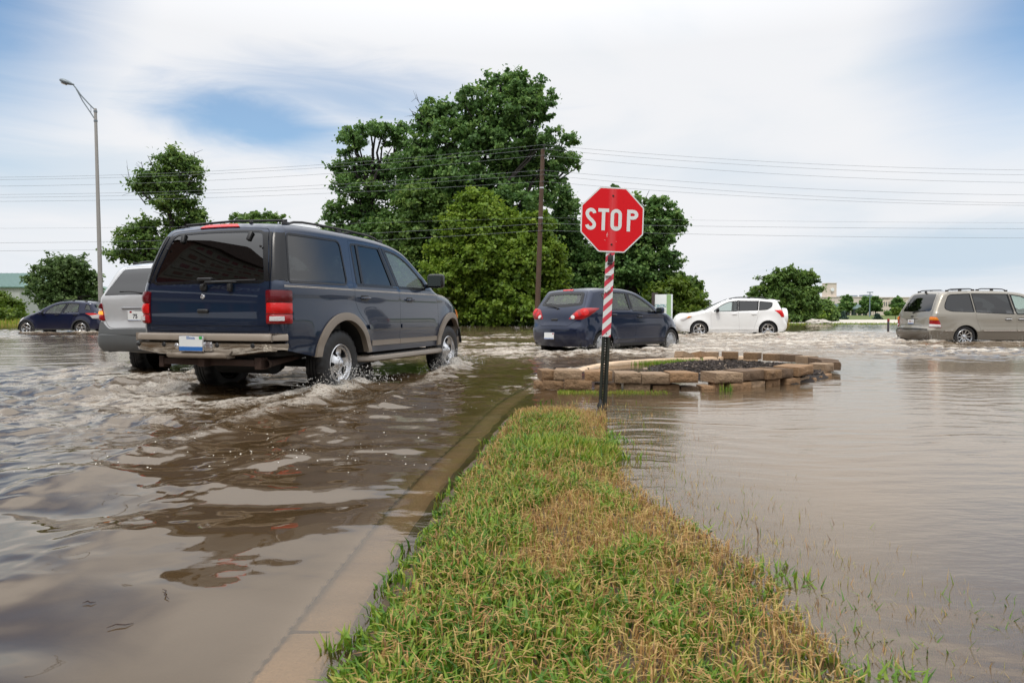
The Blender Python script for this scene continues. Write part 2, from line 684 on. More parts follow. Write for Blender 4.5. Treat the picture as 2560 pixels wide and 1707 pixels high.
def cdt(outer, holes=(), h=0.06, extra=None):
    loops = [np.asarray(outer, float)] + [np.asarray(x, float) for x in holes]
    pts, edges = [], []
    for lp in loops:
        i0, n = len(pts), len(lp)
        pts.extend(lp.tolist())
        edges.extend([(i0 + i, i0 + (i + 1) % n) for i in range(n)])
    lo, hi = loops[0].min(0), loops[0].max(0)
    gx, gy = np.meshgrid(np.arange(lo[0] + h / 2, hi[0], h), np.arange(lo[1] + h / 2, hi[1], h))
    gx = gx + (np.arange(gx.shape[0]) % 2)[:, None] * h / 2
    G = np.stack([gx.ravel(), gy.ravel()], 1)
    cand = [(G, 0.4 * h)]
    if extra is not None and len(extra):
        cand.insert(0, (np.asarray(extra, float), 0.0012))
    for Q, gap in cand:
        ok = inside(loops[0], Q)
        for hl in loops[1:]:
            ok &= ~inside(hl, Q)
        Q = Q[ok]
        if len(Q):
            for lp in loops:
                dd, _ = seg_dist(lp, Q)
                Q = Q[dd > gap]
                if not len(Q):
                    break
        pts.extend(Q.tolist())
    r = delaunay_2d_cdt([Vector(p) for p in pts], edges, [], 0, 1e-6)
    V = np.array([[p.x, p.y] for p in r[0]])
    T = np.array([list(t) for t in r[2]], int)
    c = V[T].mean(1)
    ok = inside(loops[0], c)
    for hl in loops[1:]:
        ok &= ~inside(hl, c)
    T = T[ok]
    a, b, c = V[T[:, 0]], V[T[:, 1]], V[T[:, 2]]
    ar = (b[:, 0] - a[:, 0]) * (c[:, 1] - a[:, 1]) - (b[:, 1] - a[:, 1]) * (c[:, 0] - a[:, 0])
    T[ar < 0] = T[ar < 0][:, ::-1]
    return V, T[np.abs(ar) > 1e-10]

# ------------------------------------------------------------------ car shells
class Shell:
    """body surface of a car: x forward from the rear axle, y left, z up from the road"""
    def __init__(s, sil, half, belt, tumble, r=0.09, crown=0.04, zmid=0.75, low=0.05, front=(2.5, 0.22), rear=(0.0, 0.08),
                 arches=(), sill=0.4, flare=0.0, shoulder=0.015, rear_low=None, crease=None):
        s.sil = catmull(sil, 0.035)
        s.half, s.belt, s.tumble, s.r0, s.c0 = half, belt, tumble, r, crown
        s.zmid, s.low, s.front, s.rear, s.arches, s.sill, s.flare, s.shoulder = zmid, low, front, rear, arches, sill, flare, shoulder
        s.crease = crease
        P = s.sil
        d = np.linalg.norm(np.diff(P, axis=0), axis=1)
        s.s = np.concatenate([[0], np.cumsum(d)])
        t = np.zeros_like(P)
        t[1:-1] = P[2:] - P[:-2]
        t[0], t[-1] = P[1] - P[0], P[-1] - P[-2]
        t /= np.linalg.norm(t, axis=1)[:, None]
        n = np.stack([-t[:, 1], t[:, 0]], 1)
        s.n = n
        s.xmin, s.xmax = P[:, 0].min(), P[:, 0].max()
        s.we = s.W(P[:, 0], P[:, 1]) - s.rad(P[:, 0], P[:, 1])
        s.bv, s.bt = [], []

    def val(s, f, x, z):
        return f(x, z) if callable(f) else np.full(np.shape(x), float(f))

    def rad(s, x, z):
        return s.val(s.r0, x, z)

    def W(s, x, z):
        x, z = np.asarray(x, float), np.asarray(z, float)
        w = s.half - s.low * np.clip((s.zmid - z) / s.zmid, 0, 1) ** 2
        w = w - 0.012 * np.clip((z - s.zmid) / (s.belt - s.zmid), 0, 1) ** 2
        w = w - s.shoulder * sstep(s.belt - 0.02, s.belt + 0.03, z) - s.tumble * np.clip(z - s.belt, 0, 9)
        w = w - s.front[1] * np.clip((x - s.front[0]) / (s.xmax - s.front[0]), 0, 1) ** 2.4
        w = w - s.rear[1] * np.clip((s.rear[0] - x) / (s.rear[0] - s.xmin), 0, 1) ** 2.2
        for (xa, za, ra) in s.arches:
            dd = np.hypot(x - xa, z - za) - ra
            w = w + s.flare * np.exp(-(np.maximum(dd, 0) / 0.13) ** 2) * sstep(s.belt + .05, s.belt - .2, z)
        if s.crease:
            for (zc, amp, wd) in s.crease:
                w = w + amp * np.exp(-((z - zc) / wd) ** 2)
        return w

    def side(s, Q, side=1, off=0.0):
        Q = np.asarray(Q, float)
        x, z = Q[:, 0], Q[:, 1]
        d, near = seg_dist(s.sil, Q, closed=False)
        ns = near - Q
        small = d < 2e-4
        i = ((Q[:, None] - s.sil[None]) ** 2).sum(2).argmin(1)
        ns = np.where(small[:, None], s.n[i], ns / np.maximum(d, 1e-9)[:, None])
        r = s.rad(x, z)
        k = np.clip(1 - d / r, 0, 1)
        q = np.sqrt(1 - k * k)
        w = s.W(x, z)
        e = 0.004
        nb = np.stack([-(s.W(x + e, z) - s.W(x - e, z)) / (2 * e), np.ones_like(x), -(s.W(x, z + e) - s.W(x, z - e)) / (2 * e)], 1)
        nb /= np.linalg.norm(nb, axis=1)[:, None]
        cs = 2 * s.val(s.c0, near[:, 0], near[:, 1]) / np.maximum(0.2, w - r)
        N = q[:, None] * nb + k[:, None] * np.stack([ns[:, 0], cs, ns[:, 1]], 1)
        N /= np.linalg.norm(N, axis=1)[:, None]
        P = np.stack([x, w - r * (1 - q), z], 1) + off * N
        if side < 0:
            P[:, 1] *= -1
            N[:, 1] *= -1
        return P, N

    def wrap(s, Q, off=0.0):
        Q = np.asarray(Q, float)
        y, u = Q[:, 0], Q[:, 1]
        px, pz = np.interp(u, s.s, s.sil[:, 0]), np.interp(u, s.s, s.sil[:, 1])
        nx, nz = np.interp(u, s.s, s.n[:, 0]), np.interp(u, s.s, s.n[:, 1])
        l = np.hypot(nx, nz)
        nx, nz = nx / l, nz / l
        we = np.interp(u, s.s, s.we)
        t = y / we
        c = s.val(s.c0, px, pz)
        P = np.stack([px + nx * c * (1 - t * t), y, pz + nz * c * (1 - t * t)], 1)
        N = np.stack([nx, 2 * c * t / we, nz], 1)
        N /= np.linalg.norm(N, axis=1)[:, None]
        return P + off * N, N

    def s_rear(s, z):
        i = int(s.sil[:, 1].argmax())
        return float(np.interp(z, s.sil[:i + 1, 1], s.s[:i + 1]))

    def s_top(s, x):
        i0 = int(s.sil[:, 0].argmin())
        i1 = int(s.sil[:, 0].argmax())
        return float(np.interp(x, s.sil[i0:i1 + 1, 0], s.s[i0:i1 + 1]))

    def rloop(s, P):
        """(y, z) loop on the rear face -> (y, s)"""
        return np.array([(y, s.s_rear(z)) for y, z in P])

    def tloop(s, P):
        return np.array([(y, s.s_top(x)) for y, x in P])

    # adders -------------------------------------------------------------
    def put(s, mb, kind, loop, holes=(), off=0.0, skirt=0.0, m=0, h=0.07, extra=None, solid=False):
        V2, T = cdt(loop, holes, h, extra)
        if kind == 'wrap':
            mp = lambda q, o: s.wrap(q, o)
            flip = True
        else:
            sd = 1 if kind == 'left' else -1
            mp = lambda q, o: s.side(q, sd, o)
            flip = sd > 0
        P, N = mp(V2, off)
        T2 = T[:, ::-1] if flip else T
        mb.add(P, T2, N, m)
        if solid:
            b = len(s.bv)
            s.bv.extend([Vector(p) for p in P])
            s.bt.extend([tuple(int(i) + b for i in t) for t in T2])
        if skirt:
            for lp in [loop] + list(holes):
                A, n = mp(np.asarray(lp), off)
                B = A - n * skirt
                k = len(A)
                mb.add(np.concatenate([A, B]), [[i, (i + 1) % k, k + (i + 1) % k, k + i] for i in range(k)], None, m)

    def edge_rows(s):
        """extra points along the rounded edge of the side panel"""
        out = []
        r = s.rad(s.sil[:, 0], s.sil[:, 1])
        for a in (0.02, 0.08, 0.18, 0.32, 0.5, 0.75, 1.0):
            q = s.sil - s.n * (r * a)[:, None]
            d, _ = seg_dist(s.sil, q, closed=False)
            out.append(q[d > r * a * 0.97])
        return np.concatenate(out)

    def outline(s):
        """closed outline of the side panel with the wheel arches cut in"""
        P = [tuple(p) for p in s.sil]
        x1, z1 = P[-1]
        x0, z0 = P[0]
        low = [(x1, z1)]
        for (xa, za, ra) in sorted(s.arches, key=lambda a: -a[0]):
            a0 = math.asin((s.sill - za) / ra)
            low.append((xa + ra * math.cos(a0), s.sill))
            for t in np.linspace(a0, math.pi - a0, 34)[1:-1]:
                low.append((xa + ra * math.cos(t), za + ra * math.sin(t)))
            low.append((xa - ra * math.cos(a0), s.sill))
        low.append((x0, z0))
        res = []
        for a, b in zip(low[:-1], low[1:]):
            n = max(1, int(math.hypot(b[0] - a[0], b[1] - a[1]) / 0.06))
            for i in range(n):
                res.append((a[0] + (b[0] - a[0]) * i / n, a[1] + (b[1] - a[1]) * i / n))
        return np.array(P[:-1] + res)

    def wrap_outline(s):
        L = [(w, u) for w, u in zip(s.we, s.s)]
        return np.array(L + [(-w, u) for w, u in zip(s.we[::-1], s.s[::-1])])

    def wrap_extra(s):
        out = []
        for u, w in zip(s.s[1:-1], s.we[1:-1]):
            for f in (0.96, 0.88, 0.7, 0.45, 0.2, 0.0):
                out.append((w * f, u))
                if f:
                    out.append((-w * f, u))
        return np.array(out)

    def bvh(s):
        return BVHTree.FromPolygons(s.bv, s.bt)

    def project(s, mb, bvh, origin, au, av, dr, loop, holes=(), off=0.004, skirt=0.0, m=0, h=0.05, bulge=0.0):
        """patch drawn in the plane origin+u*au+v*av, dropped along dr onto the body"""
        V2, T = cdt(loop, holes, h)
        au, av, dr, origin = Vector(au).normalized(), Vector(av).normalized(), Vector(dr).normalized(), Vector(origin)
        dist, _ = seg_dist(np.asarray(loop, float), V2)
        mx = max(1e-6, dist.max())

        def hit(q, o):
            p = origin + au * q[0] + av * q[1]
            loc, n, _, _ = bvh.ray_cast(p - dr * 3, dr)
            if loc is None:
                loc, n, _, _ = bvh.find_nearest(p)
            if n.dot(dr) > 0:
                n = -n
            return loc + n * o, n
        P, B = [], []
        for q, dd in zip(V2, dist):
            p, n = hit(q, off + bulge * math.sqrt(dd / mx))
            P.append(p)
        P = [Vector(p) for p in P]
        mb.add(P, T if au.cross(av).dot(dr) < 0 else T[:, ::-1], None, m)
        if skirt:
            for lp in [loop] + list(holes):
                A = [hit(q, off) for q in lp]
                k = len(A)
                mb.add([a for a, _ in A] + [a - n * skirt for a, n in A], [[i, (i + 1) % k, k + (i + 1) % k, k + i] for i in range(k)], None, m)


def sweep(path, prof, closed=False, caps=True):
    """profile (outward offset, z) swept along a plan path [(x, y)]; outward is to the right of travel"""
    P = np.asarray(path, float)
    n = len(P)
    t = np.zeros_like(P)
    t[1:-1] = P[2:] - P[:-2]
    t[0], t[-1] = P[1] - P[0], P[-1] - P[-2]
    t /= np.linalg.norm(t, axis=1)[:, None]
    nr = np.stack([t[:, 1], -t[:, 0]], 1)
    V, F = [], []
    k = 0
    for i in range(n):
        pr = prof(i / (n - 1)) if callable(prof) else prof
        k = len(pr)
        for o, z in pr:
            V.append((P[i, 0] + nr[i, 0] * o, P[i, 1] + nr[i, 1] * o, z))
    for i in range(n - 1):
        for j in range(k):
            j2 = (j + 1) % k
            F.append([i * k + j, i * k + j2, (i + 1) * k + j2, (i + 1) * k + j])
    if caps:
        F.append(list(range(k)))
        F.append([(n - 1) * k + j for j in range(k)][::-1])
    return V, F


# ------------------------------------------------------------------ wheels
def circle_loop(cx, cy, r, n=24):
    return np.array([(cx + r * math.cos(2 * math.pi * i / n), cy + r * math.sin(2 * math.pi * i / n)) for i in range(n)])


def wheel_meshes(R_t, width, R_r, style, rim_mat):
    """tyre and rim meshes; outer side is +y, centre at the hub"""
    w = width / 2
    sh = R_t - R_r
    prof = [(R_r - .01, w * .80), (R_r + .006, w * .92), (R_r + sh * .35, w * 1.0), (R_r + sh * .7, w * .97), (R_t - .022, w * .86), (R_t - .008, w * .74),
            (R_t, w * .55), (R_t, w * .36), (R_t - .012, w * .34), (R_t - .012, w * .30), (R_t, w * .28), (R_t, w * .06), (R_t - .012, w * .03),
            (R_t - .012, -w * .03), (R_t, -w * .06), (R_t, -w * .28), (R_t - .012, -w * .30), (R_t - .012, -w * .34), (R_t, -w * .36), (R_t, -w * .55),
            (R_t - .008, -w * .74), (R_t - .022, -w * .86), (R_r + sh * .7, -w * .97), (R_r + sh * .35, -w), (R_r + .006, -w * .92), (R_r - .01, -w * .8)]
    tread = {4, 5, 6, 19, 20, 21}

    def wob(k, j):
        return (-0.007 if (k % 4) < 2 else 0.003) if j in tread else 0.0
    t = MB()
    t.lathe(prof, seg=112, wob=wob)
    # rim
    r = MB()
    yo = w * 0.84                      # plane of the outer lip
    r.lathe([(R_r + .004, yo + .006), (R_r - .004, yo + .012), (R_r - .014, yo + .006), (R_r - .02, yo - .02), (R_r - .03, yo - .06), (R_r - .035, -w * .7)], seg=64)
    holes = []
    if style == 'five':
        for k in range(5):
            a = math.pi / 2 + 2 * math.pi * k / 5
            L = []
            for rr, da in ((.40, -.17), (.40, .17), (.62, .24), (.80, .36), (.84, .30), (.86, 0), (.84, -.30), (.80, -.36), (.62, -.24)):
                L.append((R_r * rr * math.cos(a + da), R_r * rr * math.sin(a + da)))
            holes.append(rpoly(L, .02, .02))
        depth = lambda q: np.where(q < .34, .0 + .028 * np.sqrt(np.clip(1 - (q / .34) ** 2, 0, 1)) - .012, -.012 - .03 * sstep(.34, .55, q) + .03 * sstep(.75, .95, q))
        hub = True
    elif style == 'cover':
        for k in range(7):
            a = math.pi / 2 + 2 * math.pi * k / 7
            L = [(R_r * rr * math.cos(a + da), R_r * rr * math.sin(a + da)) for rr, da in ((.66, -.10), (.66, .10), (.90, .15), (.90, -.15))]
            holes.append(rpoly(L, .015, .02))
        depth = lambda q: .012 - .03 * q ** 2 + .01 * np.exp(-((q - .2) / .06) ** 2)
    else:
        n = {'six': 6, 'ten': 10, 'fivespoke': 5}[style]
        sp = {'six': .20, 'ten': .12, 'fivespoke': .22}[style]
        for k in range(n):
            a = math.pi / 2 + 2 * math.pi * (k + .5) / n
            g = math.pi / n
            L = [(R_r * rr * math.cos(a + da), R_r * rr * math.sin(a + da)) for rr, da in
                 ((.34, -max(.05, g - sp * 1.9)), (.34, max(.05, g - sp * 1.9)), (.90, g - sp * .62), (.90, -(g - sp * .62)))]
            holes.append(rpoly(L, .012, .025))
        depth = lambda q: -.035 + .03 * sstep(.3, 1, q) + .012 * (q < .2)
    outer = circle_loop(0, 0, R_r - .016, 56)
    V2, T = cdt(outer, holes, R_r * .11)

    def mp(q, o=0):
        q = np.asarray(q)
        rr = np.hypot(q[:, 0], q[:, 1]) / R_r
        return np.stack([q[:, 0], yo - .004 + depth(rr) - o, q[:, 1]], 1)
    r.add(mp(V2), T[:, ::-1], None, 0)
    for lp in holes:
        A, B = mp(lp), mp(lp, .045)
        k = len(A)
        r.add(np.concatenate([A, B]), [[i, (i + 1) % k, k + (i + 1) % k, k + i] for i in range(k)], None, 0)
    if style == 'five':
        r.lathe([(.001, yo + .028), (R_r * .12, yo + .026), (R_r * .2, yo + .014), (R_r * .235, yo - .01), (R_r * .24, yo - .03)], seg=32)
        for k in range(5):
            a = 2 * math.pi * k / 5 + .3
            r.lathe([(.001, yo - .004), (.010, yo - .006), (.012, yo - .03)], seg=8, off=(R_r * .29 * math.cos(a), 0, R_r * .29 * math.sin(a)))
    elif style != 'cover':
        r.lathe([(.001, yo - .008), (R_r * .13, yo - .012), (R_r * .16, yo - .04)], seg=24)
    d = MB()                            # brake disc and dark well behind the spokes
    d.lathe([(.001, yo - .075), (R_r * .72, yo - .075), (R_r * .72, yo - .095), (R_r - .03, yo - .11)], seg=32)
    return t, r, d


def add_wheels(root, spots, R_t, width, R_r, style, rim_mat):
    t, r, d = wheel_meshes(R_t, width, R_r, style, rim_mat)
    first = None
    for i, (x, y, steer) in enumerate(spots):
        if first is None:
            w = empty('wheel', parent=root)
            t.obj('tyre', M_RUBBER, w, angle=30)
            r.obj('rim', rim_mat, w, angle=34)
            d.obj('brake_disc', M_DARK, w)
            first = w
        else:
            w = copy_tree(first, root)
        w.location = (x, y, R_t)
        w.rotation_euler = (0, 0.37 * i, (0 if y > 0 else math.pi) + steer)

# ------------------------------------------------------------------ a car from its shell
class Car:
    def __init__(s, name, label, loc, heading, depth, shell, paint_mat, glass_side, glass_front, cat='car', group=None):
        h = R(heading)
        s.root = tag(empty(name, (loc[0], loc[1], -depth), math.pi / 2 - h), label, cat, group)
        s.head_front = shell.sil[int(shell.sil[:, 1].argmax()), 0] + .6
        s.sh, s.paint, s.gs, s.gf = shell, paint_mat, glass_side, glass_front

    def doors(s, C, B, A, topCB, topBA, zb, gap=0.004, step=0.05):
        """door outlines from the seams C (rear), B, A, each top to bottom"""
        c, b, a = (catmull(q, step) for q in (C, B, A))
        cb = catmull([C[0]] + topCB + [B[0]], step)[1:-1] if topCB is not None else np.zeros((0, 2))
        ba = catmull([B[0]] + topBA + [A[0]], step)[1:-1]
        lin = lambda p, q: [np.array(p) + (np.array(q) - np.array(p)) * t for t in np.linspace(0, 1, max(2, int(abs(q[0] - p[0]) / step)))[1:-1]]
        rear = np.array(list(c[::-1]) + list(cb) + list(b) + lin(b[-1], c[-1]))
        front = np.array(list(b[::-1]) + list(ba) + list(a) + lin(a[-1], b[-1]))
        union = np.array(list(c[::-1]) + list(cb) + [b[0]] + list(ba) + list(a) + lin(a[-1], b[-1]) + [b[-1]] + lin(b[-1], c[-1]))
        s.dl = [('rear', inset(rear, gap / 2)), ('front', inset(front, gap / 2))]
        s.dunion = inset(union, -gap / 2)

    def body(s, quarter, rear_win, front_win, door_win, gate=None, rear_glass_holes=True, windshield=None, pillar=None, body_mats=None):
        """quarter: loops of fixed side windows; door_win: {'rear': [loops], 'front': [loops]}"""
        sh, root = s.sh, s.root
        mb = MB()
        out = sh.outline()
        ex = sh.edge_rows()
        qh = [np.asarray(q) for q in quarter]
        whole = MB()
        for kind in ('left', 'right'):
            sh.put(whole, kind, out, extra=ex, solid=True)
        sh.put(whole, 'wrap', sh.wrap_outline(), extra=sh.wrap_extra(), solid=True, h=.09)
        for kind in ('left', 'right'):
            sh.put(mb, kind, out, [s.dunion] + qh, extra=ex)
            for nm, dl in s.dl:
                sh.put(mb, kind, inset(dl, -.03), [inset(dl, .025)], off=-.022, m=1)
            for q in qh:
                sh.put(mb, kind, inset(q, -.02), [inset(q, .012)], off=-.014, m=1)
        gaps = []
        if gate is not None:
            gaps.append(inset(gate, -.003))
        else:
            gaps.append(rear_win)
        gaps.append(windshield)
        sh.put(mb, 'wrap', sh.wrap_outline(), gaps, extra=sh.wrap_extra(), h=.09)
        if gate is not None:
            sh.put(mb, 'wrap', inset(gate, -.03), [inset(gate, .03)], off=-.03, m=1)
        s.body_ob = mb.obj('body', [s.paint, M_BACK], root)
        # wheel wells and floor
        uw = MB()
        zf = sh.sill + .06
        yw = sh.half - .06
        for (xa, za, ra) in sh.arches:
            pr = [(math.cos(t) * (ra + .01) + xa, math.sin(t) * (ra + .01) + za) for t in np.linspace(math.asin((sh.sill - za) / ra), math.pi - math.asin((sh.sill - za) / ra), 26)]
            for sd in (1, -1):
                V = [(x, sd * (yw + .03), z) for x, z in pr] + [(x, sd * (yw - .42), z) for x, z in pr]
                k = len(pr)
                uw.add(V, [[i, i + 1, k + i + 1, k + i] for i in range(k - 1)] + [[k + i for i in range(k)]])
        uw.box((sh.xmin + .12, -yw + .4, zf - .03), (sh.xmax - .2, yw - .4, zf + .12))
        xs = sorted(a[0] for a in sh.arches)
        ra = sh.arches[0][2]
        uw.box((xs[0] + ra, -yw + .01, zf - .04), (xs[1] - ra, yw - .01, zf + .1))
        uw.box((sh.xmin + .08, -yw + .1, zf - .02), (xs[0] - ra, yw - .1, zf + .13))
        uw.box((xs[1] + ra, -yw + .26, zf - .02), (sh.xmax - .3, yw - .26, zf + .1))
        uw.obj('underbody', M_DARK, root)
        # doors with their windows
        bodies = []
        s.door_obs = {}
        for kind in ('left', 'right'):
            for nm, dl in s.dl:
                db = MB()
                holes = [np.asarray(q) for q in door_win[nm]]
                sh.put(db, kind, dl, holes, extra=ex, skirt=.02, h=.06)
                d = db.obj('door', [s.paint], root)
                s.door_obs[kind, nm] = d
                for q in holes:
                    g = MB()
                    sh.put(g, kind, inset(q, -.006), off=-.006, h=.09)
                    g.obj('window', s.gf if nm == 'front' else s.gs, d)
                    fr = MB()
                    sh.put(fr, kind, inset(q, -.012), [inset(q, .012)], off=.003, skirt=.008, h=.06)
                    fr.obj('window_seal', M_TRIM, d)
            for q in qh:
                g = MB()
                sh.put(g, kind, inset(q, -.004), off=-.004, h=.09)
                w = g.obj('side_window', s.gs, root)
                fr = MB()
                sh.put(fr, kind, inset(q, -.012), [inset(q, .012)], off=.003, skirt=.008, h=.06)
                fr.obj('window_seal', M_TRIM, w)
        # windscreen
        g = MB()
        sh.put(g, 'wrap', inset(windshield, -.006), off=-.004, h=.1)
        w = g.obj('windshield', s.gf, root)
        fr = MB()
        sh.put(fr, 'wrap', inset(windshield, -.012), [inset(windshield, .03)], off=.002, h=.08)
        fr.obj('window_seal', M_TRIM, w)
        # tailgate and back window
        par = root
        if gate is not None:
            db = MB()
            sh.put(db, 'wrap', inset(gate, .003), [rear_win], extra=sh.wrap_extra(), skirt=.02, h=.08)
            par = s.gate = db.obj('tailgate', [s.paint], root)
        g = MB()
        sh.put(g, 'wrap', inset(rear_win, -.005), off=-.003, h=.1)
        s.rear_window = g.obj('rear_window', s.gs, par)
        s.tree = sh.bvh()
        u0, u1 = sh.s_rear(sh.sil[:, 1].max() - .12), sh.s_top(s.head_front)
        hl = MB()
        w = float(np.interp((u0 + u1) / 2, sh.s, sh.we)) - .04
        sh.put(hl, 'wrap', np.array(rpoly([(-w, u0), (w, u0), (w, u1), (-w, u1)], .05, .15)), off=-.05, h=.2)
        hl.obj('headliner', M_LINER, root)

    def seats(s, rows, zf=0.35, m=None):
        """rows: (x, [y...], height)"""
        mb = MB()
        for x, ys, top in rows:
            for y in ys:
                mb.box((x - .1, y - .24, zf), (x + .45, y + .24, zf + .24), bev=.06)
                mb.box((x - .24, y - .23, zf + .1), (x - .06, y + .23, top - .2), bev=.06)
                mb.box((x - .27, y - .13, top - .2), (x - .14, y + .13, top), bev=.05)
        mb.obj('seats', m or M_SEAT, s.root)

    def rails(s, x0, x1, y, z, lift=.05, rad=.014, cross=()):
        sh = s.sh
        for sd in (1, -1):
            mb = MB()
            pts = []
            for t in np.linspace(0, 1, 14):
                x = x0 + (x1 - x0) * t
                zz = s.roof_z(x, y)
                e = min(1, 8 * t, 8 * (1 - t))
                pts.append((x, sd * y, zz + lift * e ** .6))
            mb.tube(pts, [rad * (1.0 if 0 < i < 13 else .8) for i in range(14)], 8)
            for x in (x0 + .02, x1 - .02, (x0 + x1) / 2):
                mb.box((x - .05, sd * y - .015, s.roof_z(x, y) - .01), (x + .05, sd * y + .015, s.roof_z(x, y) + lift * .75), bev=.008)
            mb.obj('roof_rail', M_BLACK, s.root)
        for x in cross:
            mb = MB()
            mb.tube([(x, -y, s.roof_z(x, y) + lift), (x, 0, s.roof_z(x, 0) + lift * .7), (x, y, s.roof_z(x, y) + lift)], rad, 8)
            mb.obj('roof_crossbar', M_BLACK, s.root)

    def rear_x(s, y, z):
        loc, n, _, _ = s.tree.ray_cast(Vector((-5, y, z)), Vector((1, 0, 0)))
        return loc.x if loc else s.sh.xmin

    def roof_z(s, x, y):
        loc, n, _, _ = s.tree.ray_cast(Vector((x, y, 5)), Vector((0, 0, -1)))
        return loc.z if loc else s.sh.sil[:, 1].max()

    def light(s, name, corner, ang, loop, m, off=.006, skirt=.03, bulge=.012, parent=None, side=1, h=.04):
        """lamp patch dropped on a body corner: ang is the inward direction in plan, degrees from +x"""
        a = R(ang)
        dr = (math.cos(a), math.sin(a), 0)
        au = (math.sin(a), -math.cos(a), 0)
        mb = MB()
        s.sh.project(mb, s.tree, (corner[0], corner[1], 0), au, (0, 0, 1), dr, np.asarray(loop), off=off, skirt=skirt, bulge=bulge, h=h)
        return mb.obj(name, m, parent or s.root)

    def handle(s, door, kind, x, z, m, length=.17, recess=True):
        sh = s.sh
        sd = 1 if kind == 'left' else -1
        mb = MB()
        P, N = sh.side(np.array([[x, z]]), sd, 0)
        y = P[0, 1]
        if recess:
            sh.put(mb, kind, rpoly([(x - length * .5, z - .035), (x + length * .5, z - .035), (x + length * .5, z + .035), (x - length * .5, z + .035)], .03, .03), off=.001, m=1)
        mb.tube([(x - length * .48, y + sd * .004, z), (x - length * .4, y + sd * .03, z), (x, y + sd * .038, z + .002), (x + length * .4, y + sd * .03, z), (x + length * .48, y + sd * .004, z)],
                [.008, .014, .015, .014, .008], 8)
        mb.obj('handle', [m, M_TRIM], door)

    def mirror(s, x, y, z, m, size=(.11, .24, .19)):
        for sd in (1, -1):
            mb = MB()
            L, Wd, Hh = size
            mb.box((x - L / 2, sd * (y + .07) - (0 if sd > 0 else Wd), z - Hh / 2), (x + L / 2, sd * (y + .07) + (Wd if sd > 0 else 0), z + Hh / 2), bev=.045, seg=4)
            mb.tube([(x + .02, sd * (y - .04), z - Hh * .42), (x, sd * (y + .12), z - Hh * .3)], [.04, .03], 8)
            o = mb.obj('mirror', m, s.root)
            g = MB()
            yc = sd * (y + .07 + Wd / 2)
            g.add([(x - L / 2 - .003, yc + a * Wd * .40, z + b * Hh * .38) for a, b in ((-1, -1), (1, -1), (1, 1), (-1, 1))], [[0, 1, 2, 3]])
            g.obj('mirror_glass', M_MIRROR, o)

    def plate(s, x, z, w=.305, h=.152, lines=(), y=0.0, tilt=0.0, parent=None, blue=True, sticker=None, band=.3):
        """rear licence plate facing backwards"""
        mb = MB()
        M = Matrix.Translation((x, y, z)) @ Matrix.Rotation(tilt, 4, 'Y')
        mb.box((-.006, -w / 2, -h / 2), (.012, w / 2, h / 2), bev=.004, M=M, m=0)
        mb.box((-.009, -w / 2 + .008, -h / 2 + .008), (-.005, w / 2 - .008, h / 2 - .008), M=M, m=1)
        if blue:
            mb.box((-.0115, -w / 2 + .008, -h / 2 + .008), (-.0085, w / 2 - .008, -h / 2 + h * band), M=M, m=2)
        if sticker:
            mb.box((-.0115, sticker[0] - .018, sticker[1] - .014), (-.0085, sticker[0] + .018, sticker[1] + .014), M=M, m=sticker[2])
        for txt, size, zo, bold, mi in lines:
            V, F = text_mesh(txt, size, bold)
            # seen from behind the car, its left is +y
            mb.add([M @ Vector((-.0105, -p[0], p[1] + zo)) for p in V], F, m=mi)
        return mb.obj('license_plate', [M_CHROME, M_WHITE, M_BLUE, M_GREEN, M_RED, M_INK], parent or s.root)


M_MIRROR = mat('mirror glass', (0.16, 0.18, 0.18), 0.04, metal=1.0)
M_LINER = mat('headlining', (.5, .49, .45), .9)
M_INK = mat('plate ink', (0.03, 0.03, 0.05), 0.5)
G_DARK = glass('privacy glass', (0.035, 0.036, 0.038), opaque=0.0, ior=2.0)
G_GREEN = glass('green window glass', (0.72, 0.84, 0.78), body=(.5, .58, .53), opaque=.22)  # pale diffuse share stands in for bright sky mirrored in the pane
G_MID = glass('light window glass', (0.78, 0.84, 0.81), body=(.42, .48, .45), opaque=.08)


def arch_ring(sh, kind, xa, za, ra, wd, zlow, off, mb, m=0, skirt=.05):
    a0 = math.asin((zlow - za) / ra)
    a1 = math.asin((zlow - za) / (ra + wd))
    A = [(xa + ra * math.cos(t), za + ra * math.sin(t)) for t in np.linspace(a0, math.pi - a0, 36)]
    B = [(xa + (ra + wd) * math.cos(t), za + (ra + wd) * math.sin(t)) for t in np.linspace(math.pi - a1, a1, 40)]
    sh.put(mb, kind, np.array(A + B), off=off, skirt=skirt, m=m, h=.05)


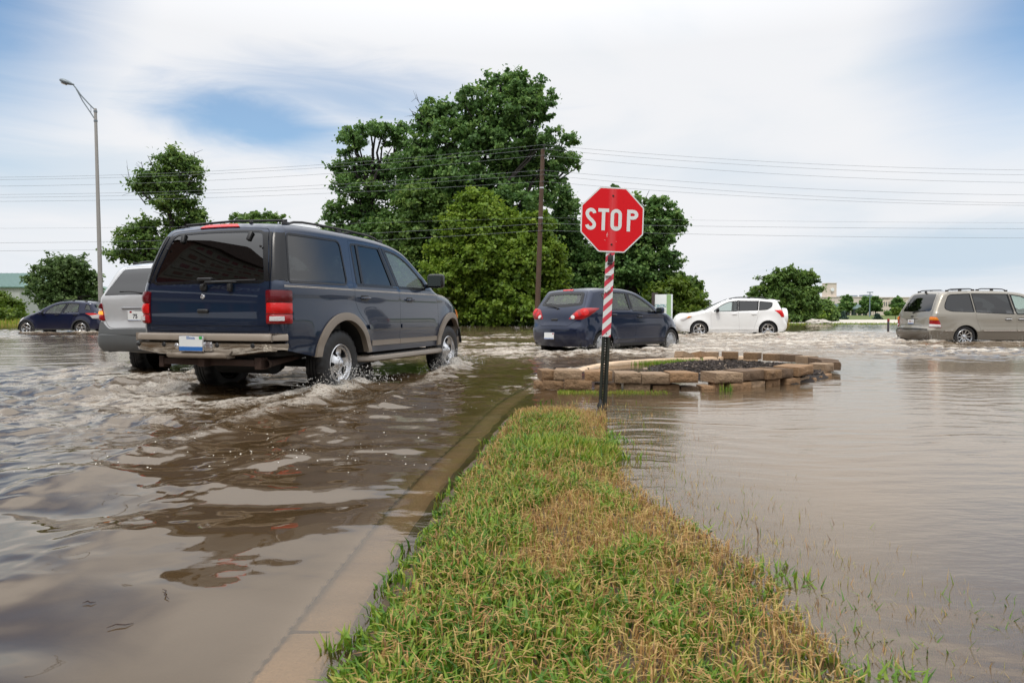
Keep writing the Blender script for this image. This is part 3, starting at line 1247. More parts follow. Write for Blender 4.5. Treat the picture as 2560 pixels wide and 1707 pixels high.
# ------------------------------------------------------------------ the dark blue SUV
def build_suv():
    rA, rB, ra = (0, .39, .50), (3.1, .40, .50), .50
    rad = lambda x, z: .10 - .03 * sstep(1.2, 1.5, z) + .05 * sstep(2.6, 3.4, x)
    crown = lambda x, z: .035 + .10 * sstep(3.2, 3.8, x) + .03 * sstep(1.4, 2.2, x) * sstep(3.0, 2.4, x)
    sh = Shell([(-1.03, .60, 'c'), (-1.08, .72), (-1.105, .95), (-1.09, 1.25), (-1.0, 1.58), (-.91, 1.80), (-.85, 1.872), (-.72, 1.90), (-.2, 1.925), (.6, 1.932), (1.2, 1.915), (1.62, 1.865), (1.85, 1.79),
                (2.2, 1.57), (2.55, 1.335), (2.66, 1.285), (3.0, 1.245), (3.4, 1.175), (3.66, 1.09), (3.78, .98), (3.82, .8), (3.79, .62, 'c')],
               half=.935, belt=1.275, tumble=.27, r=rad, crown=crown, zmid=.85, low=.06, front=(2.6, .20), rear=(-.2, .05), arches=(rA, rB), sill=.49, flare=.02, shoulder=.008,
               crease=((1.20, .006, .06), (.62, -.006, .05)))
    P = paint('dark blue paint', (.008, .019, .046), metal=.3, rough=.3)
    # rear axle centre: the right wheel's outer face is .90 right of it
    h = R(18.2)
    cx, cy = -1.96 - math.cos(h) * .90, 7.85 + math.sin(h) * .90
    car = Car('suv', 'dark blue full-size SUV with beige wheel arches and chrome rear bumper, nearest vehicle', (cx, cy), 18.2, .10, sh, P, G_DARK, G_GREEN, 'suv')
    C = [(.37, 1.845), (.30, 1.55), (.245, 1.25), (.27, 1.08), (.36, .96), (.52, .84), (.60, .70), (.62, .565)]
    B = [(1.14, 1.852), (1.26, 1.55), (1.37, 1.22), (1.385, .9), (1.36, .565)]
    A = [(1.80, 1.74), (2.15, 1.53), (2.47, 1.325), (2.585, 1.10), (2.60, .85), (2.53, .565)]
    car.doors(C, B, A, [(.75, 1.858)], [(1.45, 1.835)], .55)
    qw = rpoly([(-.80, 1.795), (.17, 1.815), (.12, 1.30), (-.93, 1.29)], [.05, .09, .07, .03], .05)
    rw1 = rpoly([(.405, 1.80), (.53, 1.808), (.46, 1.315), (.335, 1.312)], [.03, .01, .01, .03], .05)
    rw2 = rpoly([(.555, 1.81), (1.075, 1.808), (1.155, 1.55), (1.225, 1.318), (.485, 1.315)], [.01, .02, .3, .01, .01], .05)
    fw = rpoly([(1.235, 1.80), (1.50, 1.785), (1.80, 1.685), (2.10, 1.49), (2.22, 1.36), (2.20, 1.318), (1.40, 1.318)], [.02, .12, .2, .1, .02, .02, .01], .05)
    gate = sh.rloop(rpoly([(-.765, .785), (.765, .785), (.765, 1.25), (.70, 1.58), (.62, 1.838), (-.62, 1.838), (-.70, 1.58), (-.765, 1.25)], [.02, .02, .0, .2, .04, .04, .2, 0], .05))
    rwin = sh.rloop(rpoly([(-.705, 1.295), (.705, 1.295), (.565, 1.795), (-.565, 1.795)], .06, .05))
    ws = sh.tloop(rpoly([(-.66, 1.86), (.66, 1.86), (.78, 2.52), (-.78, 2.52)], .06, .06))
    car.body([qw], rwin, None, {'rear': [rw1, rw2], 'front': [fw]}, gate, windshield=ws)
    root = car.root
    BEIGE = mat('beige cladding', (.235, .195, .155), .42, var=.12, vscale=6)
    # black glasshouse pillars: the rear corners are blacked out between the back glass and the quarter glass
    for sd in (1, -1):
        pb = MB()
        L_ = [(sd * y, z) for y, z in ((.712, 1.29), (.758, 1.29), (.632, 1.80), (.575, 1.80))]
        sh.put(pb, 'wrap', sh.rloop(rpoly(L_, .004, .03)), off=.003, skirt=.003, h=.03)
        pb.obj('pillar_trim', M_TRIM, car.gate)
    for kind in ('left', 'right'):
        sd = 1 if kind == 'left' else -1
        pb = MB()
        zz = np.linspace(1.29, 1.80, 18)
        so = [sh.s_rear(z) for z in zz]
        wo = [float(np.interp(q, sh.s, sh.we)) for q in so]
        wi = np.interp(zz, [1.25, 1.58, 1.838], [.773, .708, .629])
        sh.put(pb, 'wrap', np.array([(sd * a, q) for a, q in zip(wi, so)] + [(sd * a, q) for a, q in zip(wo[::-1], so[::-1])]), off=.007, h=.03)
        xo = np.interp(zz, sh.sil[:40, 1], sh.sil[:40, 0])
        xi = np.interp(zz, [1.285, 1.80], [-.952, -.822])
        sh.put(pb, kind, np.array([(a, z) for a, z in zip(xo + .0004, zz)] + [(a, z) for a, z in zip(xi[::-1], zz[::-1])]), off=.007, h=.025, extra=sh.edge_rows())
        pb.obj('pillar_trim', M_TRIM, root)
        for nm, q in (('front', [(1.16, 1.825), (1.222, 1.822), (1.388, 1.325), (1.345, 1.325)]), ('rear', [(1.09, 1.825), (1.135, 1.825), (1.325, 1.325), (1.24, 1.325)]), ('rear', [(.34, 1.285), (1.345, 1.29), (1.335, 1.308), (.345, 1.303)]),
                      ('front', [(1.38, 1.29), (2.4, 1.295), (2.36, 1.312), (1.385, 1.308)])):
            pb = MB()
            sh.put(pb, kind, rpoly(q, .006, .06), off=.003, skirt=.003)
            pb.obj('pillar_trim', M_TRIM, car.door_obs[kind, nm])
        # pin stripe, side moulding, rocker trim, handles
        for nm, x0, x1 in (('rear', .262, 1.365), ('front', 1.375, 2.55)):
            mb = MB()
            sh.put(mb, kind, rpoly([(x0 + .29 if nm == 'rear' else x0 + .02, .775), (x1 - .02, .775), (x1 - .02, .83), (x0 + .265 if nm == 'rear' else x0 + .02, .83)], .012, .06), off=.024, skirt=.026)
            mb.obj('side_moulding', P, car.door_obs[kind, nm])
            mb = MB()
            sh.put(mb, kind, rpoly([(x0 + (.36 if nm == 'rear' else .0), .568), (x1 - (.0 if nm == 'rear' else .03), .568), (x1 - (.0 if nm == 'rear' else .02), .635), (x0 + (.37 if nm == 'rear' else .0), .635)], .004, .06), off=.014, skirt=.016)
            mb.obj('lower_trim', BEIGE, car.door_obs[kind, nm])
        mb = MB()
        for x0, x1 in ((-1.02, .243), (.252, 1.366), (1.378, 2.555), (2.60, 3.35)):
            for dz in (0, .011):
                zz = 1.235 - .00 * x0 + dz
                L = [(x0, zz), (x1, zz - (.03 if x1 > 3 else 0)), (x1, zz + .005 - (.03 if x1 > 3 else 0)), (x0, zz + .005)]
                sh.put(mb, kind, rpoly(L, .001, .06), off=.004)
        mb.obj('pin_stripe', mat('pin stripe', (.55, .50, .44), .4), root)
        for nm, x in (('rear', .47), ('front', 1.66)):
            car.handle(car.door_obs[kind, nm], kind, x, 1.15, P, .19)
        for xa, za, r_ in (rA, rB):
            mb = MB()
            arch_ring(sh, kind, xa, za, r_, .085, .50, .028, mb, skirt=.07)
            mb.obj('wheel_arch_trim', BEIGE, root)
        # running board
        sd = 1 if kind == 'left' else -1
        mb = MB()
        path = [(.42, .80), (.47, .93), (.58, .985), (.9, .995), (2.4, .99), (2.66, .97), (2.76, .90), (2.78, .80)]
        pr = [(-.25, .375), (-.02, .375), (0, .39), (0, .425), (-.02, .445), (-.25, .455)]
        V, F = sweep([(x, -y) for x, y in path], [(o, z) for o, z in pr])
        if sd > 0:
            V = [(x, -y, z) for x, y, z in V]
        mb.add(V, F)
        mb.box((.5, sd * .62 - .1, .38), (2.7, sd * .62 + .1, .45))
        rb = mb.obj('running_board', BEIGE, root, angle=50)
        mb = MB()
        for k in range(4):
            yy = sd * (.84 + .03 * k)
            mb.box((.7, yy - .009, .444), (2.3, yy + .009, .4555 - .001 * k), bev=.002)
        mb.obj('step_pad', M_BLACK, rb)
    # tail lamps wrap the rear corner
    for sd in (1, -1):
        corner = (-1.09, sd * .93)
        ang = -45 * sd
        f = (lambda u: u) if sd < 0 else (lambda u: -u)
        seg = [(.865, .955, M_RED, 'lower'), (.963, 1.072, M_RED_BRIGHT, 'mid'), (1.08, 1.195, M_RED_DARK, 'top')]
        base = car.light('taillight', corner, ang, [(f(x), z) for x, z in rpoly([(-.150, .860), (.098, .860), (.100, 1.2), (-.150, 1.2)], .02, .04)], M_RED_DARK, off=.010, skirt=.05, bulge=.004)
        for z0, z1, m, _ in seg:
            car.light('lamp_lens', corner, ang, [(f(x), z) for x, z in rpoly([(-.143, z0), (.092, z0), (.094, z1), (-.143, z1)], .015, .04)], m, off=.016, skirt=.02, bulge=.016, parent=base)
        car.light('reverse_lens', corner, ang, [(f(x), z) for x, z in rpoly([(-.108, .893), (.0, .893), (.0, .938), (-.108, .938)], .006, .03)], M_CLEAR, off=.037, skirt=.02, bulge=.002, parent=base)
        # front lamp
        car.light('headlight', (3.78, sd * .78), 180 - ang * 1.0 if sd < 0 else 180 + 45, [(x * (1 if sd > 0 else -1), z) for x, z in rpoly([(-.16, .88), (.14, .88), (.14, 1.02), (-.16, 1.02)], .03, .04)], M_CLEAR, off=.008, skirt=.03)
        car.light('turn_signal', (3.70, sd * .82), 180 + 62 * sd, [(x * (1 if sd > 0 else -1), z) for x, z in rpoly([(.02, .88), (.11, .88), (.10, 1.03), (.02, 1.03)], .02, .04)], M_AMBER, off=.010, skirt=.03)
    # high brake light
    mb = MB()
    s0, s1 = sh.s_top(-.876), sh.s_top(-.846)
    sh.put(mb, 'wrap', rpoly([(-.26, s0), (.26, s0), (.20, s1), (-.20, s1)], .012, .04), off=.012, skirt=.016)
    mb.obj('brake_light', M_RED_BRIGHT, root)
    # tailgate furniture
    gt = car.gate
    mb = MB()
    sh.put(mb, 'wrap', inset(rwin, -.03), [inset(rwin, -.002)], off=.002, h=.06)
    mb.obj('glass_border', M_TRIM, gt)
    for sd in (1, -1):
        mb = MB()
        M = Matrix.Translation((-.945, sd * .43, 1.765)) @ Matrix.Rotation(.40, 4, 'Y') @ Matrix.Rotation(-.12 * sd, 4, 'X')
        mb.box((-.03, -.022, -.055), (.0, .022, .045), bev=.008, M=M)
        mb.obj('glass_hinge', M_BLACK, gt)
        mb = MB()
        mb.lathe([(.001, -.012), (.012, -.010), (.014, 0)], 12, axis='x', off=(-1.005, sd * .60, 1.65))
        mb.obj('glass_bolt', M_BLACK, gt)
    mb = MB()
    mb.box((-1.15, -.09, 1.295), (-1.10, .09, 1.335), bev=.015, seg=3)
    mb.obj('glass_latch', M_BLACK, gt)
    mb = MB()
    mb.box((-1.165, -.055, .968), (-1.13, .085, 1.012), bev=.018, seg=3)
    mb.obj('handle', M_BLACK, gt)
    mb = MB()
    mb.lathe([(.001, -.012), (.02, -.01), (.026, -.004), (.027, .004)], 20, axis='x', off=(-1.142, .02, 1.14))
    mb.obj('badge', M_CHROME, gt)
    mb = MB()
    mb.box((-1.165, -.035, 1.20), (-1.12, .045, 1.27), bev=.02, seg=3)
    mb.tube([(-1.16, .0, 1.235), (-1.175, -.05, 1.285), (-1.165, -.30, 1.287), (-1.16, -.42, 1.283)], [.016, .012, .009, .006], 8)
    mb.tube([(-1.150, -.10, 1.292), (-1.145, -.64, 1.302)], [.008, .006], 6)
    mb.box((-1.165, -.35, 1.19), (-1.12, -.30, 1.27), bev=.012)
    mb.obj('rear_wiper', M_BLACK, gt)
    mb = MB()
    sh.put(mb, 'wrap', sh.rloop(rpoly([(-.755, .845), (.755, .845), (.755, .857), (-.755, .857)], .003, .06)), off=.006, skirt=.006)
    mb.obj('tailgate_crease', P, gt)
    # rear bumper
    ys = np.linspace(1, -1, 41)
    path = [(-1.03, .915), (-1.05, .93)] + [(-1.225 + .035 * abs(t) ** 2 + .15 * max(0, abs(t) - .84) ** 2 / .0256, t * .935) for t in ys] + [(-1.05, -.93), (-1.03, -.915)]

    def low(t):
        e = abs(2 * t - 1)
        return .535 + .05 * sstep(.35, .9, e)
    bm = MB()
    V, F = sweep(path, lambda t: [(-.10, .675), (.0, .675), (.022, .662), (.020, .645), (.006, low(t) + .02), (-.02, low(t)), (-.10, low(t))])
    bm.add(V, F)
    bo = bm.obj('rear_bumper', mat('bumper chrome', (.62, .60, .57), .10, metal=1.0, var=.10, vscale=3, bump=.03, bscale=5), root, angle=60)
    bm = MB()
    V, F = sweep(path, [(-.16, .683), (-.01, .683), (.012, .695), (.012, .745), (-.005, .76), (-.16, .765)])
    bm.add(V, F)
    bm.obj('bumper_pad', BEIGE, bo, angle=60)
    bm = MB()
    pp = [p for p in path if abs(p[1]) < .42]
    V, F = sweep(pp, lambda t: [(-.08, .512), (.03, .512), (.05, .53), (.05, .555), (.018, .58 - .03 * abs(2 * t - 1) ** 3), (-.08, .58)])
    bm.add(V, F)
    bm.obj('bumper_step', BEIGE, bo, angle=60)
    for y in (.80, .44, -.24, -.66):
        bm = MB()
        xx = -1.225 + .035 * abs(y / .945) ** 2 - .018
        bm.lathe([(.001, -.014), (.018, -.012), (.024, -.004), (.026, .01)], 16, axis='x', off=(xx, y, .645))
        bm.obj('parking_sensor', M_BLACK, bo)
    for y in (.27, -.165):
        bm = MB()
        bm.lathe([(.001, -.008), (.02, -.006), (.028, .0), (.03, .01)], 16, axis='x', off=(-1.245, y, .632))
        bm.obj('bumper_bolt', M_CHROME, bo)
    bm = MB()
    bm.box((-1.262, -.19, .585), (-1.225, .20, .68), bev=.008)
    bm.obj('plate_recess', M_CHROME, bo)
    car.plate(-1.275, .662, .31, .165, [('Illinois', .042, .056, .0006, 2)], y=.05, sticker=(-.125, .058, 3), band=.30)
    # front bumper
    bm = MB()
    path = [(3.45, .86), (3.62, .84)] + [(3.86 - .22 * max(0, abs(t) - .55) ** 2 / .2, t * .80) for t in np.linspace(1, -1, 21)] + [(3.62, -.84), (3.45, -.86)]
    V, F = sweep(path[::-1], [(-.1, .46), (.0, .46), (.02, .50), (.025, .60), (.02, .72), (0, .76), (-.1, .76)])
    bm.add(V, F)
    bm.obj('front_bumper', BEIGE, root, angle=60)
    bm = MB()
    V, F = sweep(path[::-1], [(.0, .60), (.03, .60), (.036, .66), (.03, .72), (0, .72)])
    bm.add(V, F)
    bm.obj('bumper_chrome', M_CHROME, root, angle=60)
    bm = MB()
    for k in range(5):
        bm.box((3.80, -.5, .84 + .045 * k), (3.88 - .01 * k, .5, .862 + .045 * k), bev=.006)
    bm.obj('grille', M_CHROME, root)
    # underneath: hitch, spring hanger, exhaust, axle, muffler
    bm = MB()
    bm.box((-1.12, -.66, .43), (-1.04, .60, .495), bev=.006)
    bm.box((-1.20, -.04, .42), (-1.05, .045, .505), bev=.006)
    bm.box((-1.13, -.68, .40), (-1.02, -.60, .52), bev=.006)
    bm.box((-1.13, .56, .40), (-1.02, .62, .52), bev=.006)
    bm.obj('tow_hitch', M_RUST, root)
    bm = MB()
    bm.tube([(-.15, -.50, .50), (-.5, -.58, .48), (-.8, -.62, .46), (-1.02, -.70, .455)], .036, 14, caps=False)
    bm.lathe([(.036, .0), (.043, -.02), (.047, -.06), (.044, -.062), (.037, -.02)], 18, axis='x', off=(-1.02, -.70, .455))
    bm.obj('exhaust_pipe', M_RUST, root)
    bm = MB()
    bm.tube([(-.62, -.45, .43), (-.62, .25, .43)], .12, 14)
    bm.tube([(0, -.7, .39), (0, .7, .39)], .05, 10)
    bm.lathe([(.02, -.16), (.12, -.1), (.15, 0), (.12, .1), (.02, .16)], 16, axis='x', off=(0, .05, .39))
    bm.box((-1.0, -.42, .46), (3.3, -.34, .56))
    bm.box((-1.0, .34, .46), (3.3, .42, .56))
    bm.box((-.95, -.72, .52), (-.5, .72, .64))
    bm.obj('axle', M_DARK, root)
    car.rails(-.70, 1.35, .66, 1.95, .045, .014, cross=(-.66, .75))
    car.mirror(2.30, .845, 1.44, M_TRIM, (.12, .25, .20))
    car.seats([(1.35, (.42, -.42), 1.55), (.35, (.5, 0, -.5), 1.45)], .5)
    mb = MB()
    mb.box((2.15, -.72, .95), (2.55, .72, 1.22), bev=.08)
    mb.obj('dashboard', M_SEAT, root)
    mb = MB()
    mb.box((-.80, -.32, 1.915), (-.76, -.29, 1.945), bev=.008)
    mb.obj('washer_nozzle', M_BLACK, root)
    add_wheels(root, [(0, .775, 0), (0, -.775, 0), (3.1, .775, -.02), (3.1, -.775, -.02)], .392, .25, .222, 'five', M_RIM)
    return car


SUV = build_suv()


def lamp(car, name, corner, ang, pts, m, sd, r=.02, **kw):
    """lamp patch whose u axis runs from the back (negative) to the side (positive) on either flank"""
    L = rpoly(pts, r, .04)
    if sd > 0:
        L = np.array([(-u, z) for u, z in L])
    return car.light(name, corner, ang, L, m, **kw)


def lower_band(sh, kind, z1, off, mb, m=0, xr=None, z0=None):
    """strip along the bottom of the flank between and beyond the arches, up to z1"""
    arch = sorted(sh.arches)
    z0 = sh.sill + .004 if z0 is None else z0
    xs = [sh.xmin + .09] + [x for (xa, za, ra) in arch for x in (xa - math.sqrt(ra ** 2 - (z1 - za) ** 2) if abs(z1 - za) < ra else xa, xa + math.sqrt(max(0, ra ** 2 - (z1 - za) ** 2)))] + [sh.xmax - .12]
    (xa, za, ra), (xb, zb, rb) = arch

    def edge(x, z, r, sgn, n=6):
        return [(x + sgn * math.sqrt(max(0, r * r - (q - z) ** 2)), q) for q in np.linspace(z0, z1, n)]
    e1, e2 = edge(xa, za, ra + .012, 1), edge(xb, zb, rb + .012, -1)
    sh.put(mb, kind, rpoly([*e1, *e2[::-1]], 0, .06), off=off, skirt=off + .004, m=m)
    e0 = edge(xa, za, ra + .012, -1)
    lo = float(np.interp(z0, sh.sil[:8, 1], sh.sil[:8, 0])) + .1
    sh.put(mb, kind, rpoly([(lo, z0), *e0, (lo, z1)], 0, .06), off=off, skirt=off + .004, m=m)


# ------------------------------------------------------------------ dark blue hatchback by the planter
def build_hatch():
    rA, rB = (0, .295, .345), (2.72, .295, .345)
    rad = lambda x, z: .075 + .07 * sstep(.95, .6, z) + .05 * sstep(2.4, 3.0, x)
    crown = lambda x, z: .03 + .12 * sstep(2.8, 3.3, x) + .07 * sstep(1.15, .75, z) * sstep(.2, -.3, x) + .02 * sstep(1.4, 2.0, x) * sstep(2.6, 2.2, x)
    sh = Shell([(-.56, .25, 'c'), (-.62, .36), (-.66, .50), (-.655, .64), (-.60, .76), (-.555, .95), (-.50, 1.07), (-.36, 1.27), (-.22, 1.455), (-.16, 1.49), (.15, 1.527), (.6, 1.545), (1.05, 1.525), (1.45, 1.45),
                (1.85, 1.27), (2.15, 1.09), (2.30, 1.02), (2.6, .965), (2.95, .86), (3.2, .74), (3.33, .58), (3.36, .42), (3.28, .22, 'c')],
               half=.845, belt=1.04, tumble=.30, r=rad, crown=crown, zmid=.65, low=.045, front=(2.2, .24), rear=(.1, .09), arches=(rA, rB), sill=.235, flare=.022, shoulder=.012,
               crease=((.98, .008, .07), (.40, .010, .035)))
    P = paint('navy hatchback paint', (.004, .012, .040), metal=.25, rough=.3)
    h = R(46)
    cx, cy = 1.99 - math.cos(h) * .80, 15.1 + math.sin(h) * .80
    car = Car('hatchback', 'dark navy hatchback driving through flood water behind the stop sign post', (cx, cy), 46, .10, sh, P, G_MID, G_MID)
    C = [(-.01, 1.455), (.04, 1.2), (.16, 1.0), (.34, .82), (.42, .62), (.46, .31)]
    B = [(1.0, 1.475), (1.05, 1.04), (1.17, .80), (1.21, .60), (1.19, .31)]
    A = [(1.62, 1.33), (1.98, 1.12), (2.25, .98), (2.40, .78), (2.41, .55), (2.36, .31)]
    car.doors(C, B, A, [(.5, 1.488)], [(1.28, 1.44)], .31)
    rw = rpoly([(.06, 1.405), (.50, 1.447), (.945, 1.44), (1.00, 1.06), (.20, 1.065)], [.04, .2, .02, .02, .04], .05)
    fw = rpoly([(1.065, 1.44), (1.28, 1.41), (1.60, 1.285), (1.90, 1.10), (2.02, 1.0), (1.12, 1.045)], [.02, .1, .2, .1, .02, .02], .05)
    gate = sh.rloop(rpoly([(-.40, .665), (.40, .665), (.60, .84), (.70, 1.06), (.57, 1.455), (-.57, 1.455), (-.70, 1.06), (-.60, .84)], [.06, .06, .06, .03, .03, .03, .03, .06], .05))
    rwin = sh.rloop(rpoly([(0, 1.085), (.60, 1.155), (.515, 1.425), (-.515, 1.425), (-.60, 1.155)], [.5, .05, .05, .05, .05], .05))
    ws = sh.tloop(rpoly([(-.56, 1.42), (.56, 1.42), (.66, 2.16), (-.66, 2.16)], .06, .06))
    car.body([], rwin, None, {'rear': [rw], 'front': [fw]}, gate, windshield=ws)
    root = car.root
    for sd in (1, -1):
        kind = 'left' if sd > 0 else 'right'
        c = (-.56, sd * .72)
        b = lamp(car, 'taillight', c, -48 * sd, [(-.29, .845), (-.02, .835), (.14, .915), (.40, 1.085), (.10, 1.095), (-.08, 1.06), (-.20, .95)], M_RED, sd, r=[.03, .06, .1, .01, .1, .1, .05], off=.008, bulge=.03)
        for u, z, rr in ((-.19, .885, .04), (-.10, .94, .05)):
            lamp(car, 'lamp_lens', c, -48 * sd, [tuple(q) for q in circle_loop(u, z, rr, 10)], M_CLEAR if rr < .045 else M_RED_BRIGHT, sd, r=.001, off=.030, skirt=.02, parent=b)
        lamp(car, 'lamp_lens', c, -48 * sd, [tuple(q) for q in circle_loop(.04, .995, .075, 14)], M_RED_BRIGHT, sd, r=.001, off=.034, skirt=.02, parent=b)
        lamp(car, 'headlight', (3.15, sd * .62), 180 + 45 * sd, [(-.1, .70), (.25, .70), (.10, .86), (-.1, .83)], M_CLEAR, -sd, off=.008)
        for nm, x, z in (('rear', .36, .95), ('front', 1.35, .905)):
            car.handle(car.door_obs[kind, nm], kind, x, z, P, .19)
        mb = MB()
        sh.put(mb, kind, rpoly([(.47, .395), (2.36, .385), (2.36, .415), (.47, .425)], .006, .06), off=.010, skirt=.014)
        mb.obj('side_crease', P, root)
        mb = MB()
        lower_band(sh, kind, .30, .006, mb)
        mb.obj('sill_trim', M_BLACK, root)
        for nm, q in (('front', [(1.02, 1.452), (1.055, 1.448), (1.105, 1.055), (1.065, 1.055)]), ('rear', [(.955, 1.455), (.99, 1.46), (1.04, 1.055), (1.01, 1.055)])):
            pb = MB()
            sh.put(pb, kind, rpoly(q, .006, .06), off=.003, skirt=.003)
            pb.obj('pillar_trim', M_TRIM, car.door_obs[kind, nm])
    mb = MB()
    s0, s1 = sh.s_rear(1.458), sh.s_rear(1.482)
    sh.put(mb, 'wrap', rpoly([(-.15, s0), (.15, s0), (.15, s1), (-.15, s1)], .008, .04), off=.008, skirt=.012)
    mb.obj('brake_light', M_RED_BRIGHT, root)
    mb = MB()
    sh.put(mb, 'wrap', inset(rwin, -.012), [inset(rwin, .07)], off=.003, h=.06)
    mb.obj('glass_border', M_TRIM, car.gate)
    mb = MB()
    mb.tube([(-.545, .02, 1.06), (-.56, .05, 1.105), (-.53, .2, 1.145), (-.50, .42, 1.175)], [.02, .014, .010, .006], 8)
    mb.tube([(-.56, -.02, 1.085), (-.52, .46, 1.165)], [.010, .006], 6)
    mb.obj('rear_wiper', M_BLACK, car.gate)
    mb = MB()
    xr = car.rear_x(0, .83)
    mb.box((xr - .015, -.10, .80), (xr + .03, .10, .86), bev=.02, seg=3)
    mb.obj('handle', M_BLACK, car.gate)
    mb = MB()
    mb.tube([(-.10, 0, 1.53), (-.12, 0, 1.555)], .02, 8)
    mb.tube([(-.12, 0, 1.555), (-.36, 0, 1.66)], .003, 5)
    mb.obj('antenna', M_BLACK, root)
    mb = MB()
    s0 = sh.s_rear(.60)
    sh.put(mb, 'wrap', rpoly([(-.70, s0), (.70, s0), (.70, s0 + .02), (-.70, s0 + .02)], .006, .06), off=.012, skirt=.014)
    mb.obj('bumper_ridge', P, root)
    car.plate(car.rear_x(.08, .475) - .012, .475, .30, .15, [], y=.08, sticker=(-.12, .05, 4), band=.16, tilt=.06)
    car.mirror(2.02, .80, 1.05, P, (.12, .19, .15))
    car.seats([(1.15, (.36, -.36), 1.28), (.25, (.4, -.4), 1.22)], .3)
    mb = MB()
    mb.box((1.95, -.62, .78), (2.3, .62, 1.0), bev=.06)
    mb.obj('dashboard', M_SEAT, root)
    add_wheels(root, [(0, .735, 0), (0, -.735, 0), (2.72, .735, 0), (2.72, -.735, 0)], .30, .185, .20, 'cover', M_SILVER)
    return car


# ------------------------------------------------------------------ white small SUV
def build_white():
    rA, rB = (0, .35, .375), (2.68, .35, .375)
    rad = lambda x, z: .085 + .05 * sstep(1.05, .7, z) + .05 * sstep(2.6, 3.2, x)
    crown = lambda x, z: .03 + .12 * sstep(3.0, 3.5, x) + .02 * sstep(1.5, 2.2, x) * sstep(2.8, 2.5, x)
    sh = Shell([(-.66, .30, 'c'), (-.74, .42), (-.745, .58), (-.68, .72), (-.62, .9), (-.55, 1.12), (-.44, 1.36), (-.38, 1.47), (-.36, 1.515), (0, 1.565), (.73, 1.61), (1.3, 1.60), (1.63, 1.54), (2.05, 1.345),
                (2.48, 1.115), (2.62, 1.07), (3.1, 1.0), (3.42, .87), (3.55, .70), (3.56, .5), (3.44, .28, 'c')],
               half=.905, belt=1.08, tumble=.27, r=rad, crown=crown, zmid=.7, low=.05, front=(2.5, .26), rear=(.1, .07), arches=(rA, rB), sill=.25, flare=.03,
               crease=((.36, .012, .05),))
    P = paint('white paint', (.80, .80, .79), metal=0.0, rough=.3)
    h = R(-79)
    cx, cy = 10.31 + math.cos(h) * .86, 27.5 - math.sin(h) * .86
    car = Car('suv', 'white compact SUV with a spare wheel cover on its tailgate, driving left', (cx, cy), -79, .12, sh, P, G_DARK, G_MID, 'suv')
    C = [(.345, 1.54), (.385, 1.12), (.42, .8), (.50, .55), (.55, .33)]
    B = [(1.145, 1.55), (1.16, 1.09), (1.12, .7), (1.10, .33)]
    A = [(1.85, 1.40), (2.18, 1.10), (2.22, .8), (2.17, .33)]
    car.doors(C, B, A, [(.75, 1.56)], [(1.5, 1.53)], .33)
    rw = rpoly([(.385, 1.495), (1.10, 1.505), (1.115, 1.105), (.425, 1.13)], .015, .06)
    fw = rpoly([(1.19, 1.50), (1.50, 1.475), (1.80, 1.34), (2.12, 1.09), (1.205, 1.10)], [.02, .15, .2, .03, .02], .05)
    qw = rpoly([(.31, 1.49), (-.17, 1.44), (-.15, 1.28), (.02, 1.16), (.345, 1.135)], [.01, .05, .08, .1, .01], .05)
    gate = sh.rloop(rpoly([(-.66, .62), (.66, .62), (.70, 1.05), (.58, 1.46), (-.58, 1.46), (-.70, 1.05)], .03, .05))
    rwin = sh.rloop(rpoly([(-.62, 1.1), (.62, 1.1), (.53, 1.42), (-.53, 1.42)], .05, .05))
    ws = sh.tloop(rpoly([(-.60, 1.58), (.60, 1.58), (.70, 2.46), (-.70, 2.46)], .06, .06))
    car.body([qw], rwin, None, {'rear': [rw], 'front': [fw]}, gate, windshield=ws)
    root = car.root
    for sd in (1, -1):
        kind = 'left' if sd > 0 else 'right'
        lamp(car, 'taillight', (-.56, sd * .78), -50 * sd, [(-.05, .86), (.10, .86), (.16, .98), (.30, 1.135), (.06, 1.14), (-.05, 1.0)], M_RED_BRIGHT, sd, off=.010, bulge=.02)
        b = lamp(car, 'headlight', (3.30, sd * .70), 180 + 52 * sd, [(-.14, .71), (.06, .70), (.36, .89), (.16, .90), (-.05, .82)], M_CLEAR, -sd, off=.008, bulge=.02)
        lamp(car, 'turn_signal', (3.30, sd * .70), 180 + 52 * sd, [(.16, .79), (.36, .885), (.24, .885)], M_AMBER, -sd, r=.005, off=.032, bulge=.004, parent=b)
        for nm, x in (('rear', .55), ('front', 1.30)):
            car.handle(car.door_obs[kind, nm], kind, x, .985, P, .2, recess=False)
        for nm, q in (('front', [(1.152, 1.535), (1.185, 1.53), (1.20, 1.09), (1.165, 1.09)]), ('rear', [(1.105, 1.54), (1.14, 1.54), (1.155, 1.09), (1.12, 1.09)]), ('rear', [(.35, 1.515), (.383, 1.52), (.422, 1.125), (.39, 1.125)])):
            pb = MB()
            sh.put(pb, kind, rpoly(q, .006, .06), off=.004, skirt=.003)
            pb.obj('pillar_trim', M_TRIM, car.door_obs[kind, nm])
        for xa, za, r_ in (rA, rB):
            mb = MB()
            arch_ring(sh, kind, xa, za, r_, .05, .26, .012, mb, skirt=.05)
            mb.obj('wheel_arch_trim', P, root)
        mb = MB()
        sh.put(mb, kind, rpoly([(-.30, .90), (-.12, .90), (-.12, 1.03), (-.30, 1.03)], .03, .04), [rpoly([(-.29, .91), (-.13, .91), (-.13, 1.02), (-.29, 1.02)], .025, .04)], off=.002)
        if sd < 0:
            mb.obj('fuel_flap', M_TRIM, root)
    mb = MB()
    mb.lathe([(.001, -.22), (.28, -.215), (.345, -.19), (.37, -.14), (.37, .0)], 40, axis='x', off=(-.66, .0, .86))
    mb.obj('spare_wheel_cover', P, root)
    mb = MB()
